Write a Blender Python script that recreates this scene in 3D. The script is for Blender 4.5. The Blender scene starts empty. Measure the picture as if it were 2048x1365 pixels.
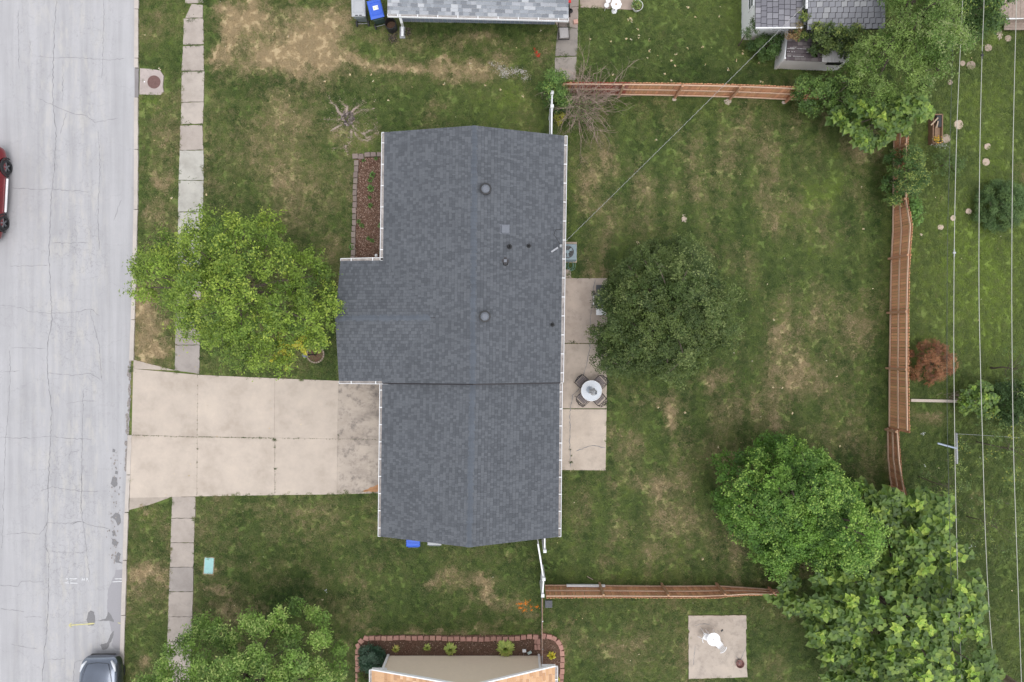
import bpy, math, random
import numpy as np
from mathutils import Vector, Matrix

random.seed(7)
rnd = random.Random(11)
S = bpy.context.scene
COL = S.collection
H = 32.5                     # height of the drone above the ground, metres
PPM = 42.0                   # photograph pixels per metre at ground level

def at(px, py, z=0.0):
    """survey point: plan position of something seen at photo pixel (px,py) whose height is z"""
    k = (H - z) / H / PPM
    return Vector(((px - 1024) * k, (682.5 - py) * k, z))

# ------------------------------------------------------------------ camera
cd = bpy.data.cameras.new('camera')
cam = bpy.data.objects.new('camera', cd)
COL.objects.link(cam)
cam.location = (0, 0, H)
cam.rotation_euler = (0, 0, 0)
cd.sensor_width = 36
cd.lens = 36 * H / (2048 / PPM)
cd.clip_end = 500
S.camera = cam

# ------------------------------------------------------------------ sky, sun, exposure
SUN_EL, SUN_AZ = math.radians(74), math.radians(150)      # azimuth clockwise from north (+y)
w = bpy.data.worlds.new("World")
S.world = w
w.use_nodes = True
wn = w.node_tree.nodes; wl = w.node_tree.links
wn.clear()
sky = wn.new('ShaderNodeTexSky'); sky.sky_type = 'NISHITA'; sky.sun_disc = False
sky.sun_elevation = SUN_EL; sky.sun_rotation = SUN_AZ
sky.dust_density = 0.6; sky.air_density = 1.0
hs = wn.new('ShaderNodeHueSaturation'); hs.inputs['Saturation'].default_value = 0.16
bg = wn.new('ShaderNodeBackground'); bg.inputs['Strength'].default_value = 0.15
wo = wn.new('ShaderNodeOutputWorld')
wl.new(sky.outputs[0], hs.inputs['Color']); wl.new(hs.outputs[0], bg.inputs[0]); wl.new(bg.outputs[0], wo.inputs[0])
sd = bpy.data.lights.new('sun', 'SUN'); sd.energy = 0.6; sd.angle = math.radians(40); sd.color = (1.0, 0.965, 0.92)
so = bpy.data.objects.new('sun', sd); COL.objects.link(so)
sdir = Vector((math.sin(SUN_AZ) * math.cos(SUN_EL), math.cos(SUN_AZ) * math.cos(SUN_EL), math.sin(SUN_EL)))
so.rotation_euler = sdir.to_track_quat('Z', 'Y').to_euler()
so.location = sdir * 60
S.view_settings.view_transform = 'Standard'
S.view_settings.look = 'None'
S.view_settings.gamma = 1
S.view_settings.use_curve_mapping = False
S.view_settings.exposure = 1.02

# ------------------------------------------------------------------ helpers
def tag(o, label=None, cat=None, group=None, kind=None):
    if label: o['label'] = label
    if cat: o['category'] = cat
    if group: o['group'] = group
    if kind: o['kind'] = kind
    return o

def wloc(o):
    v = Vector((0, 0, 0))
    while o is not None:
        v = v + Vector(o.location); o = o.parent
    return v

def thing(name, label=None, cat=None, loc=(0, 0, 0), group=None, kind=None):
    o = bpy.data.objects.new(name, None); COL.objects.link(o)
    o.location = loc; o.empty_display_size = 0.2
    return tag(o, label, cat, group, kind)

def link_obj(name, me, parent=None):
    o = bpy.data.objects.new(name, me); COL.objects.link(o)
    if parent is not None: o.parent = parent
    return o

def copy_tree(o, parent=None):
    c = o.copy(); COL.objects.link(c); c.parent = parent
    for ch in list(o.children): copy_tree(ch, c)
    return c

class MB:
    """collects faces, links them as one mesh object"""
    def __init__(s): s.v = []; s.f = []; s.c = []; s.cur = None
    def face(s, pts, col=None):
        i = len(s.v); s.v.extend([tuple(p) for p in pts]); s.f.append(tuple(range(i, i + len(pts)))); s.c.append(col or s.cur)
    def box(s, c, size, rz=0.0, taper=1.0, m=None):
        x, y, z = size[0] / 2, size[1] / 2, size[2] / 2
        P = []
        for sz in (-1, 1):
            t = taper if sz > 0 else 1
            for sx, sy in ((-1, -1), (1, -1), (1, 1), (-1, 1)):
                v = Vector((sx * x * t, sy * y * t, sz * z))
                v.rotate(Matrix.Rotation(rz, 3, 'Z'))
                if m is not None: v = m @ v
                P.append(v + Vector(c))
        i = len(s.v); s.v.extend([tuple(p) for p in P])
        for q in ((0, 3, 2, 1), (4, 5, 6, 7), (0, 1, 5, 4), (1, 2, 6, 5), (2, 3, 7, 6), (3, 0, 4, 7)):
            s.f.append(tuple(i + k for k in q)); s.c.append(s.cur)
        return s
    def bar(s, a, b, w, h=None, up=(0, 0, 1)):
        """rectangular bar from a to b, w wide, h high"""
        a = Vector(a); b = Vector(b); h = h or w
        d = (b - a).normalized(); u = Vector(up)
        r = d.cross(u)
        if r.length < 1e-4: r = d.cross(Vector((0, 1, 0)))
        r.normalize(); u = r.cross(d).normalized()
        P = []
        for e in (a, b):
            for sx, sy in ((-1, -1), (1, -1), (1, 1), (-1, 1)):
                P.append(e + r * (sx * w / 2) + u * (sy * h / 2))
        i = len(s.v); s.v.extend([tuple(p) for p in P])
        for q in ((0, 3, 2, 1), (4, 5, 6, 7), (0, 1, 5, 4), (1, 2, 6, 5), (2, 3, 7, 6), (3, 0, 4, 7)):
            s.f.append(tuple(i + k for k in q)); s.c.append(s.cur)
        return s
    def tube(s, pts, r, n=8, cap=True):
        pts = [Vector(p) for p in pts]
        rs = r if isinstance(r, (list, tuple)) else [r] * len(pts)
        rings = []
        ref = Vector((0.13, 0.31, 0.94))
        for k, p in enumerate(pts):
            d = (pts[min(k + 1, len(pts) - 1)] - pts[max(k - 1, 0)])
            if d.length < 1e-6: d = Vector((0, 0, 1))
            d.normalize()
            u = d.cross(ref)
            if u.length < 1e-3: u = d.cross(Vector((1, 0, 0)))
            u.normalize(); v = d.cross(u)
            i = len(s.v)
            for j in range(n):
                a = 2 * math.pi * j / n
                s.v.append(tuple(p + (u * math.cos(a) + v * math.sin(a)) * rs[k]))
            rings.append(i)
        for k in range(len(rings) - 1):
            a, b = rings[k], rings[k + 1]
            for j in range(n):
                s.f.append((a + j, a + (j + 1) % n, b + (j + 1) % n, b + j)); s.c.append(s.cur)
        if cap:
            s.f.append(tuple(rings[0] + j for j in reversed(range(n)))); s.c.append(s.cur)
            s.f.append(tuple(rings[-1] + j for j in range(n))); s.c.append(s.cur)
        return s
    def lathe(s, c, prof, n=24, cap_lo=False, cap_hi=False, sx=1, sy=1):
        """prof: list of (radius, z)"""
        rings = []
        for r, z in prof:
            i = len(s.v); rings.append(i)
            for j in range(n):
                a = 2 * math.pi * j / n
                s.v.append((c[0] + r * sx * math.cos(a), c[1] + r * sy * math.sin(a), c[2] + z))
        for k in range(len(rings) - 1):
            a, b = rings[k], rings[k + 1]
            for j in range(n):
                s.f.append((a + j, a + (j + 1) % n, b + (j + 1) % n, b + j)); s.c.append(s.cur)
        if cap_lo: s.f.append(tuple(rings[0] + j for j in reversed(range(n)))); s.c.append(s.cur)
        if cap_hi: s.f.append(tuple(rings[-1] + j for j in range(n))); s.c.append(s.cur)
        return s
    def prism(s, poly, z0, z1):
        """poly: list of xy, counter-clockwise or not; top, bottom and sides"""
        n = len(poly)
        area = sum(poly[k][0] * poly[(k + 1) % n][1] - poly[(k + 1) % n][0] * poly[k][1] for k in range(n))
        if area < 0: poly = list(reversed(poly))
        i = len(s.v)
        for x, y, *_ in poly: s.v.append((x, y, z0))
        for x, y, *_ in poly: s.v.append((x, y, z1))
        s.f.append(tuple(i + n + k for k in range(n))); s.c.append(s.cur)
        s.f.append(tuple(i + k for k in reversed(range(n)))); s.c.append(s.cur)
        for k in range(n):
            s.f.append((i + k, i + (k + 1) % n, i + n + (k + 1) % n, i + n + k)); s.c.append(s.cur)
        return s
    def build(s, name, m, parent=None, smooth=False, label=None, cat=None, group=None, kind=None, origin=None, bevel=0):
        me = bpy.data.meshes.new(name)
        if parent is not None: off = wloc(parent)
        elif origin is not None: off = Vector(origin)
        else:
            xs = [p[0] for p in s.v]; ys = [p[1] for p in s.v]; zs = [p[2] for p in s.v]
            off = Vector(((min(xs) + max(xs)) / 2, (min(ys) + max(ys)) / 2, min(zs)))
        me.from_pydata([(p[0] - off.x, p[1] - off.y, p[2] - off.z) for p in s.v], [], s.f)
        if any(c is not None for c in s.c):
            ca = me.color_attributes.new('col', 'FLOAT_COLOR', 'CORNER')
            arr = []
            for f, c in zip(s.f, s.c):
                c = c or (0.5, 0.5, 0.5)
                arr.extend(list(c[:3] + (1.0,)) * len(f))
            ca.data.foreach_set('color', arr)
        me.materials.append(m)
        if smooth: me.polygons.foreach_set('use_smooth', [True] * len(me.polygons))
        me.update()
        o = link_obj(name, me, parent)
        if parent is None: o.location = off
        if bevel:
            b = o.modifiers.new('bevel', 'BEVEL'); b.width = bevel; b.segments = 2; b.limit_method = 'ANGLE'
        return tag(o, label, cat, group, kind)

# ------------------------------------------------------------------ numpy noise
_tab = {}
def vnoise(x, y, seed=0):
    if seed not in _tab: _tab[seed] = np.random.RandomState(seed).rand(256, 256)
    T = _tab[seed]
    xi = np.floor(x).astype(int); yi = np.floor(y).astype(int)
    fx = x - xi; fy = y - yi
    fx = fx * fx * (3 - 2 * fx); fy = fy * fy * (3 - 2 * fy)
    a = T[xi % 256, yi % 256]; b = T[(xi + 1) % 256, yi % 256]
    c = T[xi % 256, (yi + 1) % 256]; d = T[(xi + 1) % 256, (yi + 1) % 256]
    return (a * (1 - fx) + b * fx) * (1 - fy) + (c * (1 - fx) + d * fx) * fy
def fbm(x, y, seed=0, octv=4):
    s = 0; a = 0.5; t = 0
    for k in range(octv):
        s = s + a * vnoise(x * 2 ** k + 17.3 * k, y * 2 ** k + 5.1 * k, seed + k); t += a; a *= 0.55
    return s / t
def inside(px, py, poly):
    r = np.zeros(np.shape(px), bool)
    n = len(poly)
    for k in range(n):
        x1, y1 = poly[k][0], poly[k][1]; x2, y2 = poly[(k + 1) % n][0], poly[(k + 1) % n][1]
        if y1 == y2: continue
        c = ((y1 > py) != (y2 > py)) & (px < (x2 - x1) * (py - y1) / (y2 - y1) + x1)
        r ^= c
    return r
def edge_dist(px, py, poly):
    d = np.full(np.shape(px), 1e9)
    n = len(poly)
    for k in range(n):
        x1, y1 = poly[k][0], poly[k][1]; x2, y2 = poly[(k + 1) % n][0], poly[(k + 1) % n][1]
        vx, vy = x2 - x1, y2 - y1; L = vx * vx + vy * vy + 1e-12
        t = np.clip(((px - x1) * vx + (py - y1) * vy) / L, 0, 1)
        d = np.minimum(d, np.hypot(px - x1 - t * vx, py - y1 - t * vy))
    return d

# ------------------------------------------------------------------ materials
class NT:
    def __init__(s, name):
        s.m = bpy.data.materials.new(name); s.m.use_nodes = True
        s.t = s.m.node_tree; s.t.nodes.clear()
        s.out = s.t.nodes.new('ShaderNodeOutputMaterial')
        s.bs = s.t.nodes.new('ShaderNodeBsdfPrincipled')
        s.t.links.new(s.bs.outputs[0], s.out.inputs[0])
        s.pos = s.t.nodes.new('ShaderNodeNewGeometry').outputs['Position']
    def n(s, typ, **kw):
        x = s.t.nodes.new(typ)
        for k, v in kw.items(): setattr(x, k, v)
        return x
    def l(s, a, b): s.t.links.new(a, b)
    def noise(s, scale, detail=4, rough=0.6, vec=None, stretch=None):
        x = s.n('ShaderNodeTexNoise'); x.inputs['Scale'].default_value = scale
        x.inputs['Detail'].default_value = detail; x.inputs['Roughness'].default_value = rough
        v = vec or s.pos
        if stretch:
            mp = s.n('ShaderNodeMapping'); mp.inputs['Scale'].default_value = stretch
            s.l(v, mp.inputs['Vector']); v = mp.outputs[0]
        s.l(v, x.inputs['Vector'])
        return x.outputs['Fac']
    def ramp(s, fac, stops):
        r = s.n('ShaderNodeValToRGB')
        e = r.color_ramp.elements
        while len(e) > 1: e.remove(e[-1])
        for k, (p, c) in enumerate(stops):
            q = e[0] if k == 0 else e.new(p)
            q.position = p
            q.color = (c, c, c, 1) if isinstance(c, (int, float)) else (*c, 1)
        s.l(fac, r.inputs[0]); return r.outputs[0]
    def mix(s, fac, a, b, mode='MIX'):
        x = s.n('ShaderNodeMix', data_type='RGBA', blend_type=mode)
        for v, i in ((fac, 0), (a, 6), (b, 7)):
            if hasattr(v, 'links') or hasattr(v, 'is_linked'): s.l(v, x.inputs[i])
            elif i == 0: x.inputs[0].default_value = v
            else: x.inputs[i].default_value = (*v, 1) if len(v) == 3 else v
        return x.outputs[2]
    def math(s, op, a, b=None, c=None):
        x = s.n('ShaderNodeMath', operation=op)
        for k, v in enumerate((a, b, c)):
            if v is None: continue
            if isinstance(v, (int, float)): x.inputs[k].default_value = v
            else: s.l(v, x.inputs[k])
        return x.outputs[0]
    def attr(s, name, kind='GEOMETRY'):
        x = s.n('ShaderNodeAttribute', attribute_name=name, attribute_type=kind); return x
    def bump(s, h, strength=0.3, dist=0.01):
        b = s.n('ShaderNodeBump'); b.inputs['Strength'].default_value = strength; b.inputs['Distance'].default_value = dist
        s.l(h, b.inputs['Height']); s.l(b.outputs[0], s.bs.inputs['Normal'])
    def rough(s, r): s.bs.inputs['Roughness'].default_value = r

def mat(name, col, rough=0.6, metal=0.0, var=0.12, scale=14.0, bump=0.0, spec=None, coat=0.0):
    t = NT(name); t.rough(rough); t.bs.inputs['Metallic'].default_value = metal
    if coat: t.bs.inputs['Coat Weight'].default_value = coat; t.bs.inputs['Coat Roughness'].default_value = 0.03
    if spec is not None: t.bs.inputs['Specular IOR Level'].default_value = spec
    f = t.noise(scale, 5, 0.65)
    lo = tuple(c * (1 - var) for c in col); hi = tuple(min(1, c * (1 + var)) for c in col)
    t.l(t.ramp(f, [(0.3, lo), (0.7, hi)]), t.bs.inputs['Base Color'])
    if bump: t.bump(t.noise(scale * 6, 4), bump, 0.01)
    return t.m

def vmat(name, rough=0.7, var=0.15, scale=60.0, transl=0.0, bump=0.0, spec=0.3, big=0.0):
    """colour from the mesh's own 'col' attribute, with grain"""
    t = NT(name); t.rough(rough); t.bs.inputs['Specular IOR Level'].default_value = spec
    a = t.attr('col').outputs['Color']
    f = t.noise(scale, 3, 0.7)
    g = t.ramp(f, [(0.25, 1 - var), (0.75, 1 + var)])
    c = t.mix(1.0, a, g, 'MULTIPLY')
    if big:
        f2 = t.noise(0.9, 4, 0.6)
        c = t.mix(1.0, c, t.ramp(f2, [(0.3, 1 - big), (0.7, 1 + big)]), 'MULTIPLY')
    t.l(c, t.bs.inputs['Base Color'])
    if bump: t.bump(f, bump, 0.006)
    if transl:
        tr = t.n('ShaderNodeBsdfTranslucent'); t.l(c, tr.inputs[0])
        mx = t.n('ShaderNodeMixShader'); mx.inputs[0].default_value = transl
        t.l(t.bs.outputs[0], mx.inputs[1]); t.l(tr.outputs[0], mx.inputs[2]); t.l(mx.outputs[0], t.out.inputs[0])
    return t.m

M = {}
M['white'] = mat('white_paint', (0.83, 0.83, 0.84), 0.45, var=0.04, scale=3)
M['vinyl'] = mat('white_vinyl', (0.84, 0.84, 0.86), 0.35, var=0.05, scale=2)
M['fascia'] = mat('white_trim', (0.7, 0.7, 0.7), 0.5, var=0.06)
M['gutter_in'] = mat('gutter_dirt', (0.44, 0.40, 0.38), 0.9, var=0.35, scale=5)
M['black'] = mat('black_plastic', (0.02, 0.02, 0.022), 0.5)
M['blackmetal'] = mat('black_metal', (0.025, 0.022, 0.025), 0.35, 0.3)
M['steel'] = mat('galvanised_steel', (0.45, 0.45, 0.47), 0.4, 0.7, var=0.15)
M['vent'] = mat('vent_aluminium', (0.15, 0.16, 0.185), 0.55, 0.2)
M['glass'] = mat('window_glass', (0.03, 0.04, 0.05), 0.05, var=0.2)
M['rubber'] = mat('tyre_rubber', (0.03, 0.03, 0.032), 0.8)
M['rim'] = mat('dark_alloy', (0.05, 0.05, 0.055), 0.3, 0.8)
M['bark'] = mat('tree_bark', (0.11, 0.085, 0.065), 0.95, var=0.4, scale=20, bump=0.5)
M['twig'] = mat('dry_twig', (0.33, 0.245, 0.20), 0.9, var=0.3, scale=9)
M['shingle'] = vmat('asphalt_shingle', 0.9, 0.13, 70, spec=0.2, big=0.06)
M['leaf'] = vmat('tree_leaf', 0.5, 0.12, 25, transl=0.2, spec=0.35)
M['stone'] = vmat('edging_stone', 0.9, 0.22, 40, bump=0.5, spec=0.2)
M['wood'] = vmat('cedar_board', 0.8, 0.18, 30, bump=0.3, spec=0.2)
M['paintvc'] = vmat('painted_surface', 0.45, 0.05, 5)
M['matte'] = vmat('matte_surface', 0.9, 0.2, 30, spec=0.15)
# ================================================================== GROUND
def PX(poly): return [tuple(at(x, y)[:2]) for x, y in poly]
ROAD_EDGE = [(279, -60), (278, 0), (277, 200), (277, 400), (272, 600), (268, 725), (264, 870), (258, 1010), (253, 1180), (250, 1280), (247, 1365), (244, 1430)]
def edge_x(py):
    for (x0, y0), (x1, y1) in zip(ROAD_EDGE, ROAD_EDGE[1:]):
        if y0 <= py <= y1: return x0 + (x1 - x0) * (py - y0) / (y1 - y0)
    return ROAD_EDGE[0][0] if py < 0 else ROAD_EDGE[-1][0]

drive_slabs = [
    [(268, 720), (352, 741.5), (267, 738)],
    [(267, 738), (397, 750), (395.5, 874), (264, 870)],
    [(397, 750), (550, 757), (549, 876), (395.5, 874)],
    [(550, 757), (677, 762), (675, 878), (549, 876)],
    [(677, 762), (790, 764), (786, 879), (675, 878)],
    [(264, 870), (395.5, 874), (394, 993), (260, 996)],
    [(395.5, 874), (549, 876), (549.5, 990.5), (394, 993)],
    [(549, 876), (675, 878), (674, 989), (549.5, 990.5)],
    [(675, 878), (786, 879), (784, 986), (674, 989)],
    [(260, 996), (345, 993.5), (300, 1010), (259, 1020)]]
walk_slabs = [  # polygon, tone
    ([(374, -50), (407, -50), (407, 6), (371, 8)], 1),
    ([(384, 9), (406, 11), (406, 36), (371, 37)], 1), ([(368, 38), (407, 38), (408, 89), (367, 90)], 1),
    ([(367, 93), (408, 92), (408, 142), (364, 142)], 1), ([(364, 145), (409, 144), (408, 204), (363, 205)], 2),
    ([(363, 206), (408, 205), (406, 248), (362, 249)], 2), ([(361, 252), (405, 251), (407, 300), (360, 301)], 1),
    ([(360, 302), (407.5, 301.5), (407.5, 361), (358, 361)], 3), ([(358, 362), (407.5, 362.5), (406, 424), (357, 424)], 3),
    ([(357, 425), (406, 425), (405, 486), (356, 486)], 3), ([(356, 487), (405, 487), (403, 560), (354, 560)], 3),
    ([(354, 561), (403, 561), (401, 628), (352, 628)], 1), ([(352, 629), (401, 629), (400, 690), (351, 690)], 4),
    ([(351, 691), (400, 691), (399, 748), (350, 741)], 4),
    ([(345, 994), (392, 994), (390.5, 1036), (343.5, 1036)], 1), ([(343.5, 1037), (390, 1037), (388.5, 1085), (342, 1085)], 1),
    ([(342, 1086), (388.5, 1086), (387.5, 1134), (340, 1134)], 1), ([(340, 1135), (387.5, 1135), (386.5, 1183), (338.5, 1183)], 4),
    ([(338.5, 1184), (386.5, 1184), (385, 1233), (337, 1233)], 1), ([(337, 1234), (385, 1234), (383, 1283), (335, 1283)], 1),
    ([(335, 1284), (383, 1284), (382, 1333), (333, 1333)], 1), ([(333, 1334), (382, 1334), (380, 1400), (331, 1400)], 1)]
patio_slabs = [[(1095, 557), (1214, 557), (1214, 686.5), (1095, 686.5)], [(1095, 688), (1214, 688), (1213, 817), (1095, 817)],
               [(1095, 818.5), (1213, 819), (1211, 941), (1093, 940)]]
path_slabs = [[(1116, 56), (1156, 58), (1154, 112), (1110, 113)], [(1110, 116), (1153, 114), (1151, 161), (1109, 160)],
              [(1100, 20), (1157, 14), (1156, 57), (1115, 55)], [(1122, -30), (1158, -30), (1157, 13), (1118, 19)]]
npatio = [[(1160, -60), (1282, -60), (1278, 21), (1160, 16)]]
pad = [[(1376, 1231), (1492, 1230), (1492.5, 1256), (1490.5, 1259), (1492, 1270), (1491.5, 1300), (1494, 1354), (1435, 1355.5), (1377, 1357), (1376.5, 1266), (1379, 1263), (1376, 1258)]]
bed_w = [(714, 316), (775, 316), (775, 530), (708, 530)]
bed_s = [(716, 1420), (716, 1300), (722, 1282), (738, 1272), (760, 1270), (1080, 1270), (1100, 1270), (1118, 1280), (1126, 1296), (1127, 1420)]
HARD = drive_slabs + [p for p, _ in walk_slabs] + patio_slabs + path_slabs + npatio + pad + [bed_w, bed_s,
        [(283, 140), (328, 145), (328, 190), (281, 192)], [(1105, 495), (1147, 495), (1147, 522), (1105, 522)],
        [(-400, -400), (279, -400), (279, 0), (277, 400), (272, 600), (268, 725), (264, 870), (258, 1010), (253, 1180), (247, 1365), (244, 1800), (-400, 1800)],
        [(785, 290), (1090, 290), (1085, 1050), (785, 1050)], [(700, 540), (800, 540), (800, 745), (700, 745)],
        [(810, -60), (1108, -60), (1108, 48), (810, 46)], [(410, 1117), (428, 1117), (426, 1147), (408, 1147)],
        [(778, 1312), (1078, 1312), (1078, 1500), (778, 1500)], [(1484, -100), (1590, -100), (1590, 78), (1484, 78)],
        [(1550, 80), (1660, 80), (1660, 136), (1550, 136)], [(1600, -100), (1730, -100), (1730, 70), (1600, 70)]]

# dry patches: px, py, rx, ry, amount
DRY = [(520, 50, 80, 42, .8), (600, 112, 60, 42, .95), (548, 125, 75, 30, .9), (455, 80, 26, 60, .75), (660, 45, 55, 35, .55), (640, 85, 60, 40, .7),
       (700, 128, 55, 20, .7), (770, 138, 60, 14, .75), (850, 138, 60, 16, .7), (935, 146, 55, 20, .75), (890, 88, 70, 18, .55), (990, 92, 55, 14, .6),
       (740, 70, 40, 20, .45), (435, 120, 20, 16, .6), (480, 20, 60, 16, .5), (1085, 120, 22, 20, .4), (1000, 135, 40, 22, .5),
       (560, 320, 110, 70, .42), (630, 395, 80, 60, .5), (520, 230, 90, 50, .35), (430, 230, 22, 70, .35), (650, 480, 30, 60, .5), (690, 260, 45, 40, .55),
       (610, 240, 20, 30, .45), (840, 225, 50, 25, .35), (880, 215, 30, 15, .3),
       (312, 365, 28, 26, .8), (330, 250, 25, 60, .3), (300, 430, 30, 40, .4), (300, 660, 36, 60, .75), (318, 705, 26, 22, .85), (310, 50, 30, 40, .25), (290, 590, 30, 40, .5),
       (292, 1032, 8, 12, .8), (310, 1150, 30, 20, .45), (280, 1160, 14, 20, .5), (330, 1090, 6, 50, .4), (325, 1180, 12, 20, .4), (278, 1325, 14, 16, .7),
       (435, 1184, 26, 11, .85), (470, 1140, 60, 12, .45), (560, 1138, 70, 13, .5), (600, 1022, 70, 15, .55), (470, 1010, 60, 14, .35), (730, 1030, 30, 20, .45),
       (640, 1150, 30, 16, .6), (700, 1160, 30, 20, .5), (745, 1130, 40, 14, .5), (450, 1225, 30, 25, .5), (560, 1180, 30, 12, .4), (720, 1250, 30, 16, .4),
       (880, 1155, 30, 14, .85), (930, 1158, 40, 18, .9), (975, 1160, 30, 14, .85), (968, 1182, 14, 20, .9), (980, 1196, 18, 14, .95), (928, 1195, 10, 22, .7), (940, 1210, 12, 10, .7),
       (962, 1240, 6, 28, .85), (1010, 1215, 40, 18, .55), (850, 1165, 30, 10, .7), (1050, 1232, 18, 12, .65), (1005, 1100, 14, 14, .5), (1066, 1130, 10, 12, .5), (890, 1130, 60, 10, .35),
       (900, 1265, 190, 5, .8), (1090, 1250, 8, 30, .8), (1133, 1290, 10, 60, .6), (700, 1300, 10, 40, .55), (1200, 1310, 60, 45, .35), (1250, 1290, 40, 25, .4), (1370, 1225, 30, 12, .5), (1385, 1355, 50, 12, .6),
       (1365, 1300, 12, 60, .45), (1300, 1330, 60, 30, .35), (1550, 1330, 40, 25, .3),
       (1270, 1240, 14, 8, .7), (1525, 1170, 60, 8, .55), (1290, 1275, 30, 20, .3),
       (1395, 262, 48, 45, .45), (1370, 315, 34, 40, .55), (1500, 270, 60, 36, .45), (1535, 315, 32, 40, .65), (1590, 250, 60, 30, .35), (1398, 380, 30, 60, .5), (1320, 390, 40, 40, .4), (1460, 330, 50, 30, .4),
       (1225, 320, 22, 40, .45), (1290, 220, 30, 30, .3), (1555, 470, 30, 60, .45), (1515, 420, 50, 50, .3), (1700, 280, 40, 40, .3), (1740, 300, 12, 40, .35),
       (1175, 420, 30, 70, .4), (1210, 480, 24, 60, .5), (1208, 545, 24, 18, .75), (1180, 350, 20, 40, .35), (1500, 540, 30, 60, .3),
       (1575, 570, 36, 50, .45), (1590, 690, 34, 60, .7), (1560, 650, 20, 60, .5), (1555, 760, 50, 50, .5), (1600, 760, 26, 40, .45), (1620, 640, 16, 50, .4), (1650, 560, 20, 120, .25), (1730, 640, 14, 60, .3), (1610, 860, 60, 26, .45), (1500, 830, 60, 30, .35),
       (1310, 805, 50, 26, .7), (1325, 838, 12, 28, .7), (1430, 748, 30, 16, .7), (1260, 785, 30, 18, .45), (1420, 770, 10, 20, .6), (1350, 880, 20, 40, .3),
       (1245, 890, 15, 50, .6), (1275, 890, 12, 24, .45), (1260, 960, 44, 20, .6), (1230, 990, 26, 26, .55), (1320, 960, 60, 30, .35), (1368, 930, 8, 40, .5), (1240, 1050, 20, 30, .45), (1215, 1120, 12, 30, .45), (1250, 1130, 20, 14, .4),
       (1390, 1060, 30, 50, .5), (1330, 1040, 40, 30, .35), (1425, 1110, 30, 30, .4), (1300, 1110, 30, 20, .4), (1155, 1010, 16, 50, .3), (1460, 940, 40, 60, .35),
       (1695, 860, 30, 30, .4), (1640, 800, 16, 70, .3), (1700, 760, 10, 60, .3),
       (1840, 835, 28, 16, .8), (1870, 828, 18, 12, .8), (1862, 850, 10, 10, .6), (1960, 1000, 22, 14, .6), (1760, 1010, 14, 60, .5), (1765, 930, 7, 60, .5),
       (2045, 345, 22, 14, .9), (1880, 400, 20, 12, .4), (1950, 205, 20, 20, .25), (1860, 600, 16, 60, .2)]
LUSH_SHADE = [(500, 75, 22, 18, 1.6), (330, 90, 30, 60, .5), (300, 210, 24, 40, .9), (950, 200, 80, 50, .5), (1030, 210, 60, 50, .8), (1480, 60, 90, 60, .9), (1250, 30, 60, 40, .3), (1640, 380, 40, 60, .9),  # negative strips beside walls and fences paint contact shade into the grass
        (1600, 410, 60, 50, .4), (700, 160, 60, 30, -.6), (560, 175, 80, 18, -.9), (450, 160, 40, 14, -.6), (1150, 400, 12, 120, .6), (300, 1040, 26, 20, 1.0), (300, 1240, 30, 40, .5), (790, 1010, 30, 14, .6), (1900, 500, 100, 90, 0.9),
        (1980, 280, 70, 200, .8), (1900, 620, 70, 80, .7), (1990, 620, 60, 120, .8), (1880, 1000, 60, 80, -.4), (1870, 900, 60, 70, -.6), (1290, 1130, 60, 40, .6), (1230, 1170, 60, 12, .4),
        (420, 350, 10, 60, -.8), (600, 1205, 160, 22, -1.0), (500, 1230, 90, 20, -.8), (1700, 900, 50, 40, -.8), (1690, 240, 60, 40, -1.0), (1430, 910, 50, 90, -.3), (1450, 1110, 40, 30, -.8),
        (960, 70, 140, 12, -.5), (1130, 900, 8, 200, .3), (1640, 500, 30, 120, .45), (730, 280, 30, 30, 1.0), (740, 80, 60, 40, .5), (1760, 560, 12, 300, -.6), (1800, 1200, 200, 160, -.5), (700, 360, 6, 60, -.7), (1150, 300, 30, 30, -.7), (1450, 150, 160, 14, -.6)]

x0, x1, y0, y1, st = -25.4, 25.4, -17.2, 17.2, 0.1
gx = np.arange(x0, x1 + st / 2, st); gy = np.arange(y0, y1 + st / 2, st)
XX, YY = np.meshgrid(gx, gy)
wx = XX + (fbm(XX * .9, YY * .9, 3) - .5) * 1.5 + (fbm(XX * 4, YY * 4, 91) - .5) * .55
wy = YY + (fbm(XX * .9, YY * .9, 13) - .5) * 1.5 + (fbm(XX * 4, YY * 4, 71) - .5) * .55
PXx = wx * PPM + 1024; PYy = 682.5 - wy * PPM
dry = 0.17 + (fbm(XX * .55, YY * .55, 5, 5) - .5) * 1.0
right0 = 1 / (1 + np.exp(-(PXx - 1800) / 10.0))
yard = 1 / (1 + np.exp(-(PXx - 1120) / 8.0)) * 1 / (1 + np.exp((PXx - 1790) / 8.0)) / (1 + np.exp(-(PYy - 190) / 8.0)) / (1 + np.exp((PYy - 1180) / 8.0))
dry = dry + yard * (fbm(XX * 1.7, YY * .28, 21, 3) - .48) * .8
front = (PXx < 760) & (PYy > 150)
dry = dry + np.where(front, 0.10, 0.0)
right = 1 / (1 + np.exp(-(PXx - 1800) / 10.0))
dry = dry * (1 - .8 * right)
ntop = (PXx > 1150) & (PXx < 1650) & (PYy < 175)
dry = np.where(ntop, dry * .35, dry)
for (a, b, rx, ry, s) in DRY:
    g = np.exp(-(((PXx - a) / rx) ** 2 + ((PYy - b) / ry) ** 2) ** 1.3)
    dry = dry + g * s * (.95 if (b < 170 and a < 1110) or a < 420 else .62)
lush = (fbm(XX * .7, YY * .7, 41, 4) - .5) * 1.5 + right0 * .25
for (a, b, rx, ry, s) in LUSH_SHADE:
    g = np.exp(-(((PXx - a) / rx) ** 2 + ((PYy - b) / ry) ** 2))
    lush = lush + g * s
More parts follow.
